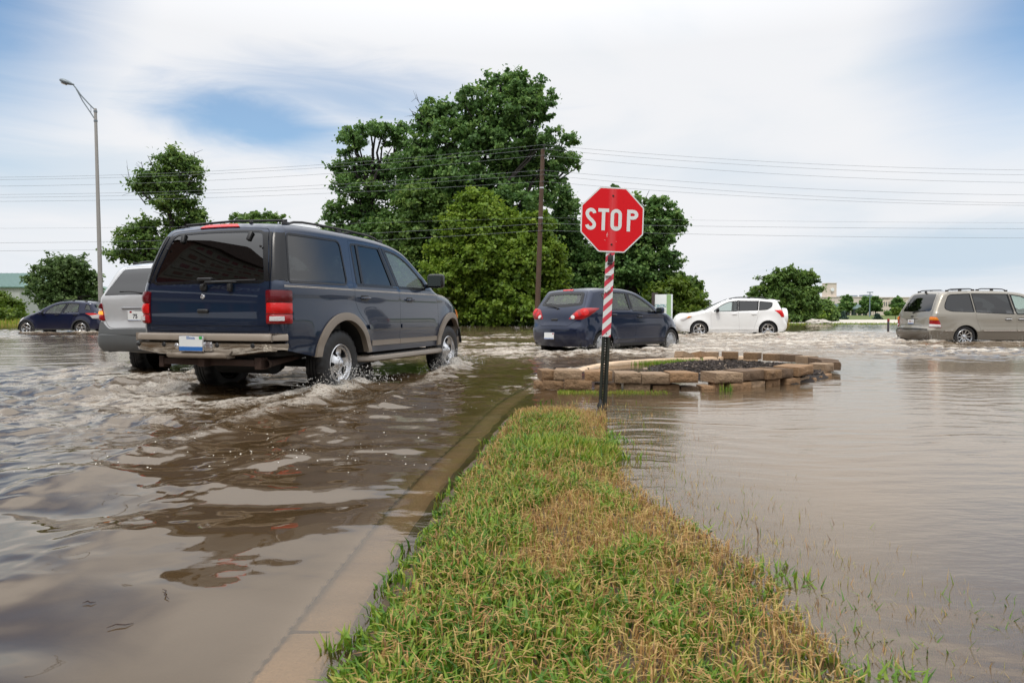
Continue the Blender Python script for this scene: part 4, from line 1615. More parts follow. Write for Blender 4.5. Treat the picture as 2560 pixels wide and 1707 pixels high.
    sh.put(mb, 'wrap', rpoly([(-.60, sh.s_top(-.36)), (.60, sh.s_top(-.36)), (.60, sh.s_top(-.1)), (-.60, sh.s_top(-.1))], .05, .06), off=.02, skirt=.03)
    mb.box((-.50, -.58, 1.485), (-.33, .58, 1.535), bev=.02)
    mb.obj('roof_spoiler', P, root)
    car.plate(-.80, .40, .30, .15)
    car.rails(.0, 1.45, .62, 1.6, .05, .016)
    car.mirror(1.98, .88, 1.13, M_TRIM, (.12, .2, .16))
    car.seats([(1.2, (.38, -.38), 1.40), (.3, (.4, -.4), 1.36)], .4)
    add_wheels(root, [(0, .78, 0), (0, -.78, 0), (2.68, .78, 0), (2.68, -.78, 0)], .345, .22, .235, 'six', M_ALLOY)
    return car


# ------------------------------------------------------------------ beige minivan at the right edge
def build_van():
    rA, rB = (0, .315, .375), (3.07, .315, .375)
    rad = lambda x, z: .085 + .06 * sstep(1.0, .6, z) + .05 * sstep(2.9, 3.7, x)
    crown = lambda x, z: .035 + .14 * sstep(3.5, 4.0, x) + .05 * sstep(1.2, .8, z) * sstep(.2, -.6, x) + .05 * sstep(2.0, 2.6, x) * sstep(3.2, 2.9, x)
    sh = Shell([(-.93, .25, 'c'), (-1.02, .35), (-1.05, .46), (-1.035, .56), (-.98, .66), (-.96, .9), (-.90, 1.08), (-.74, 1.42), (-.62, 1.62), (-.50, 1.685), (-.2, 1.71), (.6, 1.725), (1.3, 1.71), (1.9, 1.64), (2.45, 1.40),
                (3.0, 1.13), (3.2, 1.06), (3.6, .95), (3.9, .78), (4.02, .6), (4.03, .45), (3.92, .25, 'c')],
               half=.965, belt=1.06, tumble=.25, r=rad, crown=crown, zmid=.7, low=.05, front=(2.8, .28), rear=(.1, .07), arches=(rA, rB), sill=.24, flare=.018,
               crease=((.545, .008, .04), (.93, .008, .12)))
    P = paint('beige metallic paint', (.31, .285, .24), metal=.45, rough=.34)
    P2 = paint('taupe lower paint', (.155, .135, .11), metal=.35, rough=.4)
    h = R(88)
    cx, cy = 13.58 - math.cos(h) * .90, 20.5 + math.sin(h) * .90
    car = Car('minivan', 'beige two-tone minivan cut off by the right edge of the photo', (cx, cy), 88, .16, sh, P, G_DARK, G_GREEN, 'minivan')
    C = [(.235, 1.665), (.30, 1.09), (.36, .80), (.47, .50), (.50, .31)]
    B = [(1.40, 1.668), (1.53, 1.02), (1.575, .7), (1.57, .31)]
    A = [(2.15, 1.46), (2.72, 1.10), (2.78, .9), (2.66, .31)]
    car.doors(C, B, A, [(.8, 1.682)], [(1.75, 1.615)], .31)
    rw = rpoly([(.265, 1.625), (1.365, 1.615), (1.475, 1.02), (.335, 1.075)], [.01, .03, .03, .01], .06)
    fw = rpoly([(1.47, 1.60), (1.80, 1.555), (2.20, 1.36), (2.62, 1.11), (2.62, 1.03), (1.58, 1.01)], [.02, .15, .2, .1, .02, .02], .06)
    qw = rpoly([(-.44, 1.60), (.205, 1.625), (.275, 1.08), (-.42, 1.10), (-.60, 1.17), (-.585, 1.30)], [.1, .01, .01, .1, .1, .1], .05)
    gate = sh.rloop(rpoly([(-.76, .56), (.76, .56), (.78, 1.0), (.60, 1.655), (-.60, 1.655), (-.78, 1.0)], .03, .05))
    rwin = sh.rloop(rpoly([(0, 1.065), (.70, 1.10), (.56, 1.62), (-.56, 1.62), (-.70, 1.10)], [.3, .08, .06, .06, .08], .05))
    ws = sh.tloop(rpoly([(-.64, 1.86), (.64, 1.86), (.76, 2.98), (-.76, 2.98)], .06, .06))
    car.body([qw], rwin, None, {'rear': [rw], 'front': [fw]}, gate, windshield=ws)
    root = car.root
    for sd in (1, -1):
        kind = 'left' if sd > 0 else 'right'
        c = (-.95, sd * .87)
        b = lamp(car, 'taillight', c, -52 * sd, [(-.10, .61), (.22, .61), (.17, .80), (.10, .93), (-.08, .945)], M_RED, sd, r=.03, off=.008, bulge=.014)
        lamp(car, 'lamp_lens', c, -52 * sd, [(-.085, .83), (.145, .83), (.10, .918), (-.075, .932)], M_AMBER, sd, r=.02, off=.024, skirt=.01, parent=b)
        lamp(car, 'reverse_lens', c, -52 * sd, [(-.085, .625), (.20, .625), (.19, .70), (-.085, .72)], M_CLEAR, sd, r=.02, off=.024, skirt=.01, parent=b)
        for nm, x in (('rear', 1.30), ('front', 1.70)):
            car.handle(car.door_obs[kind, nm], kind, x, .865, M_CHROME, .2)
        mb = MB()
        lower_band(sh, kind, .50, .005, mb)
        mb.obj('lower_panel', P2, root)
        mb = MB()
        for x0, x1 in ((-.62, -.40), (.55, 1.56), (1.59, 2.62)):
            sh.put(mb, kind, rpoly([(x0, .505), (x1, .505), (x1, .54), (x0, .54)], .008, .06), off=.016, skirt=.02)
        mb.obj('chrome_strip', M_CHROME, root)
        for nm, q in (('front', [(1.425, 1.62), (1.465, 1.61), (1.575, 1.02), (1.55, 1.02)]), ('rear', [(1.37, 1.63), (1.395, 1.63), (1.51, 1.02), (1.485, 1.02)])):
            pb = MB()
            sh.put(pb, kind, rpoly(q, .006, .06), off=.003, skirt=.003)
            pb.obj('pillar_trim', M_TRIM, car.door_obs[kind, nm])
        mb = MB()
        sh.put(mb, kind, rpoly([(-.46, 1.655), (.19, 1.69), (.19, 1.697), (-.46, 1.662)], .002, .06), off=.002)
        mb.obj('roof_seam', M_TRIM, root)
    mb = MB()
    sh.put(mb, 'wrap', rpoly([(-.83, sh.s_rear(.28)), (.83, sh.s_rear(.28)), (.83, sh.s_rear(.535)), (-.83, sh.s_rear(.535))], .03, .06), off=.012, skirt=.02)
    for sd in (1, -1):
        sh.put(mb, 'left' if sd > 0 else 'right', rpoly([(-1.0, .28), (-.40, .28), (-.40, .45), (-.45, .50), (-1.0, .53)], .02, .05), off=.012, skirt=.02)
    bo = mb.obj('rear_bumper', P2, root)
    mb = MB()
    xr = car.rear_x(0, .56)
    V, F = sweep([(car.rear_x(t, .56), t) for t in np.linspace(.74, -.74, 15)], [(-.02, .545), (.022, .545), (.022, .572), (-.02, .572)])
    mb.add(V, F)
    mb.obj('bumper_pad', M_BLACK, bo)
    mb = MB()
    sh.put(mb, 'wrap', sh.rloop(rpoly([(-.36, .68), (.36, .68), (.30, .875), (-.30, .875)], .03, .05)), off=.003, skirt=.006)
    xr = car.rear_x(0, .89)
    mb.box((xr - .03, -.28, .875), (xr + .03, .28, .905), bev=.012)
    mb.obj('plate_recess', P, car.gate)
    mb = MB()
    mb.box((xr - .02, -.05, .93), (xr + .03, .05, .965), bev=.015)
    mb.obj('handle', M_BLACK, car.gate)
    mb = MB()
    mb.tube([(car.rear_x(.05, 1.06) - .02, .05, 1.06), (car.rear_x(-.05, 1.09) - .025, -.05, 1.09), (car.rear_x(-.45, 1.13) - .02, -.45, 1.13)], [.018, .012, .007], 8)
    mb.obj('rear_wiper', M_BLACK, car.gate)
    car.plate(car.rear_x(0, .785) - .014, .785, .30, .15, [('731 6', .085, .0, .002, 4)], y=0, band=.2)
    car.rails(-.42, .42, .66, 1.7, .06, .016)
    car.rails(.52, 1.45, .66, 1.7, .06, .016)
    mb = MB()
    mb.box((-.66, -.05, 1.66), (-.60, .0, 1.73), bev=.012)
    mb.obj('washer_nozzle', M_BLACK, root)
    car.mirror(2.45, .95, 1.12, P, (.14, .22, .18))
    car.seats([(1.6, (.42, -.42), 1.42), (.6, (.45, -.45), 1.40), (-.25, (.45, 0, -.45), 1.36)], .4)
    add_wheels(root, [(0, .84, 0), (0, -.84, 0), (3.07, .84, 0), (3.07, -.84, 0)], .335, .22, .225, 'ten', M_ALLOY)
    return car


# ------------------------------------------------------------------ navy crossover far left
def build_wagon():
    rA, rB = (0, .31, .365), (2.5, .31, .365)
    rad = lambda x, z: .08 + .05 * sstep(1.0, .65, z) + .05 * sstep(2.2, 2.8, x)
    crown = lambda x, z: .03 + .12 * sstep(2.6, 3.0, x) + .05 * sstep(1.1, .7, z) * sstep(.1, -.6, x)
    sh = Shell([(-.74, .28, 'c'), (-.82, .38), (-.845, .52), (-.80, .66), (-.775, .85), (-.72, 1.0), (-.56, 1.25), (-.46, 1.43), (-.40, 1.475), (0, 1.52), (.4, 1.545), (.8, 1.54), (1.25, 1.46), (1.65, 1.27),
                (2.02, 1.05), (2.15, .985), (2.45, .90), (2.75, .78), (2.98, .62), (3.06, .46), (2.98, .24, 'c')],
               half=.865, belt=1.0, tumble=.28, r=rad, crown=crown, zmid=.65, low=.045, front=(2.0, .25), rear=(.1, .08), arches=(rA, rB), sill=.24, flare=.03)
    P = paint('navy crossover paint', (.004, .008, .034), metal=.25, rough=.3)
    cx, cy = -19.56, 31 + .82
    car = Car('crossover', 'small dark blue crossover driving left behind the lamp post', (cx, cy), -90, .10, sh, P, G_MID, G_MID, 'car')
    C = [(.06, 1.475), (.07, 1.05), (.20, .88), (.40, .66), (.46, .31)]
    B = [(.63, 1.495), (.86, 1.02), (.93, .7), (.92, .31)]
    A = [(1.34, 1.385), (1.62, 1.12), (1.66, .95), (1.74, .7), (1.68, .31)]
    car.doors(C, B, A, [(.35, 1.497)], [(1.0, 1.465)], .31)
    rw = rpoly([(.12, 1.425), (.59, 1.445), (.80, 1.02), (.13, 1.045)], [.04, .02, .02, .04], .05)
    fw = rpoly([(.70, 1.44), (1.02, 1.405), (1.33, 1.29), (1.585, 1.06), (1.60, .985), (.92, .985)], [.02, .1, .1, .05, .02, .02], .05)
    qw = rpoly([(-.19, 1.395), (-.33, 1.355), (-.43, 1.12), (-.16, 1.16)], .03, .04)
    tri = rpoly([(1.69, 1.145), (1.715, .985), (1.97, .965)], .015, .04)
    gate = sh.rloop(rpoly([(-.62, .62), (.62, .62), (.66, 1.0), (.55, 1.43), (-.55, 1.43), (-.66, 1.0)], .03, .05))
    rwin = sh.rloop(rpoly([(-.60, 1.03), (.60, 1.03), (.50, 1.40), (-.50, 1.40)], .05, .05))
    ws = sh.tloop(rpoly([(-.56, 1.22), (.56, 1.22), (.66, 2.02), (-.66, 2.02)], .06, .06))
    car.body([qw, tri], rwin, None, {'rear': [rw], 'front': [fw]}, gate, windshield=ws)
    root = car.root
    CL = mat('dark cladding', (.02, .021, .024), .55, var=.15)
    for sd in (1, -1):
        kind = 'left' if sd > 0 else 'right'
        c = (-.72, sd * .76)
        b = lamp(car, 'taillight', c, -50 * sd, [(-.02, .75), (.20, .76), (.26, .86), (.44, .985), (.10, .99), (-.06, .95)], M_CLEAR, sd, r=.02, off=.010, bulge=.02)
        lamp(car, 'lamp_lens', c, -50 * sd, [(-.055, .93), (.28, .905), (.44, .983), (.10, .988)], M_RED_BRIGHT, sd, r=.01, off=.030, bulge=.006, parent=b)
        lamp(car, 'headlight', (2.80, sd * .66), 180 + 50 * sd, [(-.06, .62), (.08, .62), (.22, .80), (.02, .80)], M_CLEAR, -sd, off=.008, bulge=.02)
        for nm, x in (('rear', .26), ('front', 1.08)):
            car.handle(car.door_obs[kind, nm], kind, x, .925, P, .18)
        for xa, za, r_ in (rA, rB):
            mb = MB()
            arch_ring(sh, kind, xa, za, r_, .055, .26, .010, mb, skirt=.05)
            mb.obj('wheel_arch_trim', CL, root)
        mb = MB()
        lower_band(sh, kind, .31, .008, mb)
        mb.obj('sill_trim', CL, root)
        mb = MB()
        sh.put(mb, kind, rpoly([(.44, .455), (1.95, .43), (1.95, .45), (.44, .475)], .006, .06), off=.006, skirt=.01)
        mb.obj('side_crease', P, root)
        for nm, q in (('front', [(.65, 1.475), (.69, 1.46), (.91, .99), (.875, .99)]), ('rear', [(.60, 1.475), (.622, 1.475), (.845, 1.0), (.82, 1.0)])):
            pb = MB()
            sh.put(pb, kind, rpoly(q, .006, .06), off=.003, skirt=.003)
            pb.obj('pillar_trim', M_TRIM, car.door_obs[kind, nm])
    car.plate(car.rear_x(0, .72) - .012, .72, .30, .15)
    mb = MB()
    xr = car.rear_x(.42, .86)
    mb.box((xr - .01, .34, .85), (xr + .01, .50, .875), bev=.004)
    mb.obj('badge', M_CHROME, car.gate)
    car.rails(-.15, 1.05, .60, 1.53, .05, .014)
    car.mirror(1.70, .83, 1.0, P, (.12, .18, .15))
    car.seats([(1.0, (.36, -.36), 1.30), (.1, (.38, -.38), 1.26)], .35)
    mb = MB()
    mb.box((1.75, -.62, .75), (2.1, .62, .96), bev=.06)
    mb.obj('dashboard', M_SEAT, root)
    add_wheels(root, [(0, .755, 0), (0, -.755, 0), (2.5, .755, 0), (2.5, -.755, 0)], .325, .2, .215, 'fivespoke', M_ALLOY)
    return car


# ------------------------------------------------------------------ silver SUV half hidden behind the blue one
def build_silver():
    rA, rB = (0, .375, .43), (2.82, .375, .43)
    rad = lambda x, z: .085 + .04 * sstep(1.1, .7, z) + .05 * sstep(2.4, 3.0, x)
    crown = lambda x, z: .035 + .1 * sstep(3.0, 3.5, x) + .03 * sstep(1.2, .8, z) * sstep(.2, -.6, x)
    sh = Shell([(-.84, .46, 'c'), (-.95, .56), (-.99, .68), (-.97, .80), (-.945, .90), (-.935, 1.26), (-.86, 1.42), (-.72, 1.68), (-.64, 1.74), (-.3, 1.775), (.5, 1.795), (1.1, 1.77), (1.5, 1.70), (2.0, 1.42),
                (2.35, 1.22), (2.5, 1.17), (3.0, 1.08), (3.4, .93), (3.52, .75), (3.5, .46, 'c')],
               half=.92, belt=1.27, tumble=.30, r=rad, crown=crown, zmid=.8, low=.05, front=(2.4, .22), rear=(.0, .06), arches=(rA, rB), sill=.42, flare=.02)
    P = paint('silver paint', (.55, .56, .57), metal=.35, rough=.35)
    h = R(14)
    cx, cy = -6.05 + .92 * math.cos(h), 11.2 - .92 * math.sin(h)
    car = Car('suv', 'silver SUV with grey bumper half hidden behind the dark blue SUV', (cx, cy), 14, .15, sh, P, G_DARK, G_MID, 'suv')
    C = [(.34, 1.72), (.30, 1.28), (.34, 1.0), (.50, .75), (.55, .50)]
    B = [(1.05, 1.72), (1.12, 1.26), (1.12, .50)]
    A = [(1.65, 1.56), (2.1, 1.28), (2.2, 1.0), (2.15, .50)]
    car.doors(C, B, A, [(.7, 1.735)], [(1.35, 1.69)], .5)
    rw = rpoly([(.39, 1.67), (1.0, 1.675), (1.06, 1.30), (.37, 1.30)], .03, .06)
    fw = rpoly([(1.10, 1.67), (1.35, 1.64), (1.65, 1.50), (1.98, 1.30), (1.16, 1.30)], [.02, .1, .1, .03, .02], .06)
    qw = rpoly([(-.55, 1.63), (.27, 1.665), (.25, 1.31), (-.72, 1.31)], .04, .06)
    gate = sh.rloop(rpoly([(-.62, .79), (.62, .79), (.765, .96), (.775, 1.26), (.575, 1.70), (-.575, 1.70), (-.775, 1.26), (-.765, .96)], [.12, .12, .1, .02, .04, .04, .02, .1], .05))
    rwin = sh.rloop(rpoly([(-.76, 1.283), (.76, 1.283), (.565, 1.675), (-.565, 1.675)], .03, .05))
    ws = sh.tloop(rpoly([(-.6, 1.46), (.6, 1.46), (.7, 2.28), (-.7, 2.28)], .06, .06))
    car.body([qw], rwin, None, {'rear': [rw], 'front': [fw]}, gate, windshield=ws)
    root = car.root
    GREY = mat('grey bumper plastic', (.085, .09, .092), .5, var=.12)
    for sd in (1, -1):
        kind = 'left' if sd > 0 else 'right'
        c = (-.935, sd * .87)
        b = lamp(car, 'taillight', c, -50 * sd, [(-.10, .91), (.12, .91), (.11, 1.17), (-.06, 1.17)], M_RED, sd, r=.015, off=.008, bulge=.01)
        for z0, z1, m in ((.917, .995, M_RED), (1.0, 1.055, M_AMBER), (1.06, 1.09, M_CLEAR), (1.094, 1.163, M_RED_DARK)):
            w = -.10 + .04 * (z0 - .91) / .26
            lamp(car, 'lamp_lens', c, -50 * sd, [(w + .006, z0), (.112, z0), (.106, z1), (w + .012, z1)], M_AMBER_LIT if m is M_AMBER and sd > 0 else m, sd, r=.006, off=.022, skirt=.012, parent=b)
        mb = MB()
        lower_band(sh, kind, .62, .012, mb)
        mb.obj('side_cladding', GREY, root)
        for nm, x in (('rear', .45), ('front', 1.25)):
            car.handle(car.door_obs[kind, nm], kind, x, 1.12, P, .2)
    mb = MB()
    sh.put(mb, 'wrap', sh.rloop(rpoly([(-.83, .70), (.83, .70), (.83, .895), (.775, .895), (.74, .86), (.62, .78), (-.62, .78), (-.74, .86), (-.775, .895), (-.83, .895)], [.01, .01, .02, .02, .06, .1, .1, .06, .02, .02], .05)), off=.010, skirt=.012)
    ys = np.linspace(1, -1, 31)
    path = [(-.40, .925), (-.75, .94)] + [(-1.02 + .05 * t * t + .20 * max(0, abs(t) - .78) ** 2 / .0484, t * .94) for t in ys] + [(-.75, -.94), (-.40, -.925)]
    V, F = sweep(path, [(-.12, .455), (-.02, .455), (.03, .53), (.045, .62), (.035, .70), (.0, .72), (-.12, .72)])
    mb.add(V, F)
    for sd in (1, -1):
        sh.put(mb, 'left' if sd > 0 else 'right', rpoly([(-.96, .70), (-.42, .70), (-.46, .78), (-.50, .89), (-.93, .895)], .02, .05), off=.010, skirt=.012)
    mb.obj('rear_bumper', GREY, root, angle=50)
    mb = MB()
    mb.box((-1.0, -.40, 1.085), (-.95, .40, 1.115), bev=.014)
    mb.obj('handle', M_SILVER, car.gate)
    mb = MB()
    sh.put(mb, 'wrap', sh.rloop(rpoly([(-.24, .88), (.24, .88), (.34, 1.07), (-.34, 1.07)], .04, .05)), off=.003, skirt=.006)
    mb.obj('plate_recess', P, car.gate)
    car.plate(car.rear_x(.12, .985) - .012, .985, .30, .15, [('75 ', .085, -.01, .003, 5)], y=.12, sticker=(.09, .055, 4), blue=True, band=.08)
    mb = MB()
    mb.tube([(-.955, -.10, 1.30), (-.955, 0, 1.315), (-.93, .30, 1.345), (-.93, .48, 1.345)], [.016, .012, .009, .006], 8)
    mb.obj('rear_wiper', M_BLACK, car.gate)
    car.rails(-.45, 1.2, .64, 1.8, .06, .016)
    car.mirror(1.95, .90, 1.30, P, (.13, .2, .18))
    car.seats([(1.2, (.40, -.40), 1.58), (.25, (.42, -.42), 1.5)], .5)
    add_wheels(root, [(0, .78, 0), (0, -.78, 0), (2.82, .78, 0), (2.82, -.78, 0)], .36, .255, .22, 'fivespoke', M_ALLOY)
    return car


M_AMBER_LIT = bpy.data.materials.new('lit amber lamp')
M_AMBER_LIT.use_nodes = True
_p = M_AMBER_LIT.node_tree.nodes['Principled BSDF']
_p.inputs['Base Color'].default_value = (.8, .3, .04, 1)
_p.inputs['Emission Color'].default_value = (1.0, .34, .05, 1)
_p.inputs['Emission Strength'].default_value = 1.1
_p.inputs['Roughness'].default_value = .2
HATCH = build_hatch()
WHITE = build_white()
VAN = build_van()
WAGON = build_wagon()
SILVER = build_silver()


# ------------------------------------------------------------------ ground
CURB = np.array([(-.62, -3.0), (-.60, .5), (-.55, 1.55), (-.46, 3.14), (-.27, 4.9), (-.085, 6.47), (.12, 7.6), (.55, 9.3), (1.0, 10.4), (1.6, 11.3), (2.4, 12.0), (3.3, 12.45), (4.6, 12.9)])
EDGE = np.array([(.80, -3.0), (.82, .8), (.80, 1.5), (.86, 2.2), (.68, 3.0), (.60, 3.6), (.66, 4.6), (.84, 5.9), (1.25, 6.7), (2.1, 7.35), (3.3, 8.15), (4.2, 9.1), (4.55, 9.8), (4.75, 11.2), (4.6, 12.2), (4.4, 12.9)])


def curb_x(y):
    return np.interp(y, CURB[:, 1], CURB[:, 0])


def edge_x(y):
    return np.interp(y, EDGE[:, 1], EDGE[:, 0])


def shore_y(x):
    return np.interp(x, [-90, -45, -30, -18, -8, 0, 8, 14, 20, 30, 60, 120], [58, 52, 50, 56, 53, 51, 52, 56, 57, 57, 58, 62])


MULCH_C = np.array((3.2, 10.3))


def ground_z(x, y):
    x, y = np.asarray(x, float), np.asarray(y, float)
    z = -.115 + .012 * fbm(x * .25, y * .25, 3, 5)
    # island
    dl, dr = x - curb_x(y), edge_x(y) - x
    isl = sstep(13.1, 12.7, y)
    high = .060 * sstep(6.3, 5.3, y) + .012 * np.exp(-((y - 7.45) / .20) ** 2) * sstep(1.9, 1.5, x) + .022 * np.maximum(sstep(6.6, 5.6, y), sstep(8.4, 9.2, y))
    zi = -.032 + high * sstep(.02, .30, dl) * sstep(-.12, .42, dr) + .012 * fbm(x * 3.1, y * 3.1, 3, 11)
    q = np.hypot((x - 3.5) / 1.45, (y - 10.1) / 2.1)
    zi = zi + .09 * sstep(1.1, .45, q) * sstep(7.6, 8.2, y) + .02 * pn(x * 4, y * 4, 3) * sstep(1.0, .7, q)
    zo = -.035 - .085 * sstep(0, 1.3, -dr)
    zi = np.where(dr > 0, zi, np.maximum(z, zo + .008 * fbm(x * 3.1, y * 3.1, 3, 11)))
    w = sstep(-.02, .06, dl) * isl * sstep(-1.5, -.9, dr)
    z = z * (1 - w) + zi * w
    # land beyond the water
    t = y - shore_y(x)
    slope = np.where(x > 17, .0022, .02)
    zl = np.clip(np.where(t > 0, t * slope + .05 * sstep(0, 2.5, t), t * .05), -.12, .55) + .05 * fbm(x * .15, y * .15, 3, 21) * sstep(0, 6, t) * np.where(x > 17, .15, 1)
    return np.where(t > -6, np.maximum(z, zl), z)


def fan(cx, cy, r0, r1, ratio, a0, a1, da):
    nr = int(math.log(r1 / r0) / ratio)
    r = r0 * np.exp(np.linspace(0, math.log(r1 / r0), nr))
    a = np.arange(a0, a1, da)
    rr, aa = np.meshgrid(r, a, indexing='ij')
    x, y = cx + rr * np.sin(aa), cy + rr * np.cos(aa)
    i = np.arange(len(r) - 1)[:, None] * len(a) + np.arange(len(a) - 1)[None]
    F = np.stack([i, i + 1, i + 1 + len(a), i + len(a)], -1).reshape(-1, 4)
    return x.ravel(), y.ravel(), F


def build_ground():
    x, y, F = fan(0, -2.5, .6, 900, .012, R(-80), R(80), .0085)
    z = ground_z(x, y)
    dl, dr = x - curb_x(y), edge_x(y) - x
    t = y - shore_y(x)
    isl = sstep(-.05, .05, dl) * sstep(-1.3, -.4, dr) * sstep(13, 12.6, y)
    q = np.hypot((x - 3.5) / 1.45, (y - 10.1) / 2.1)
    kind = .05 + 0 * x
    kind = np.where(isl > .5, .3, kind)
    kind = np.where((q < 1.05) & (y > 7.7) & (y < 12.6) & (x > 1.2), .17, kind)
    far = t > -1
    kind = np.where(far, .62 + .25 * fbm(x * .08, y * .3, 3, 41), kind)
    pale = (x > 17) & (t > 3.0 + 1.2 * pn(x * .3, y * .1, 2)) & (t < 33)
    kind = np.where(pale, .96, kind)
    kind = np.where((x < -14) & (t > 0) & (t < 3.5), .80, kind)
    m = attr_mix('ground', 'kind', [(0, (.055, .05, .046)), (.11, (.055, .05, .046)), (.16, (.02, .014, .011)), (.22, (.022, .016, .013)), (.28, (.085, .062, .038)), (.36, (.09, .066, .04)), (.5, (.07, .10, .02)),
                                  (.72, (.12, .15, .035)), (.86, (.24, .19, .10)), (.95, (.50, .46, .40)), (1, (.52, .48, .42))], rough=.85)
    nt = m.node_tree
    p = next(n for n in nt.nodes if n.type == 'BSDF_PRINCIPLED')
    tc, n, b = nt.nodes.new('ShaderNodeTexCoord'), nt.nodes.new('ShaderNodeTexNoise'), nt.nodes.new('ShaderNodeBump')
    n.inputs['Scale'].default_value, n.inputs['Detail'].default_value = 30, 8
    b.inputs['Strength'].default_value, b.inputs['Distance'].default_value = .6, .02
    nt.links.new(tc.outputs['Object'], n.inputs['Vector'])
    nt.links.new(n.outputs['Fac'], b.inputs['Height'])
    nt.links.new(b.outputs[0], p.inputs['Normal'])
    o = np_mesh('ground', np.stack([x, y, z], 1), F, m, attrs={'kind': kind})
    tag(o, kind='structure')


build_ground()


def kerb_top(y):
    return -.015 + .006 * sstep(2.3, 1.5, y) + .004 * np.sin(y * 2.1) + .080 * sstep(9.6, 11.6, y) - .016 * sstep(3.0, 5.2, y) * sstep(9.6, 7.6, y)


def build_kerb():
    P = catmull([tuple(p) for p in CURB], .12)
    mb = MB()

    def prof(t):
        y = P[int(round(t * (len(P) - 1))), 1]
        top = float(kerb_top(y))
        return [(-.105, -.25), (-.098, top - .03), (-.085, top - .007), (-.06, top), (.05, top + .004), (.075, top - .004), (.085, top - .03), (.09, -.25)]
    V, F = sweep(P, prof)
    mb.add(V, F)
    for y in (1.84, 4.9, 7.95, 10.6):       # joints between the cast lengths
        c = np.array([curb_x(y), y])
        d = np.array([curb_x(y + .1) - curb_x(y), .1])
        a = math.atan2(-d[0], d[1])
        z = float(kerb_top(np.array(y)))
        mb.box((-.084, -.006, -.1), (.074, .006, .0035), m=1, M=Matrix.Translation((c[0], c[1], z)) @ Matrix.Rotation(a, 4, 'Z'))
    m = mat('concrete kerb', (.58, .42, .28), .75, var=.45, vscale=4, bump=.6, bscale=70)
    o = mb.obj('kerb', [m, mat('kerb joint', (.10, .08, .06), .9)], angle=60)
    tag(o, kind='structure')


build_kerb()

# ------------------------------------------------------------------ water
WAKES = [  # rear axle x, y, heading, wheelbase, half width, strength
    (-1.96 - math.cos(R(18.2)) * .90, 7.85 + math.sin(R(18.2)) * .90, 18.2, 3.1, .93, 1.0),
    (-5.15, 10.98, 14, 2.82, .9, .55),
    (1.99 - math.cos(R(46)) * .80, 15.1 + math.sin(R(46)) * .80, 46, 2.72, .85, 1.1),
    (10.31 + math.cos(R(-79)) * .86, 27.5 - math.sin(R(-79)) * .86, -79, 2.68, .9, 1.7),
    (13.58 - .90, 20.5 + .9, 88, 3.07, .95, 1.5),
    (-19.56, 31.82, -90, 2.5, .87, 1.6)]


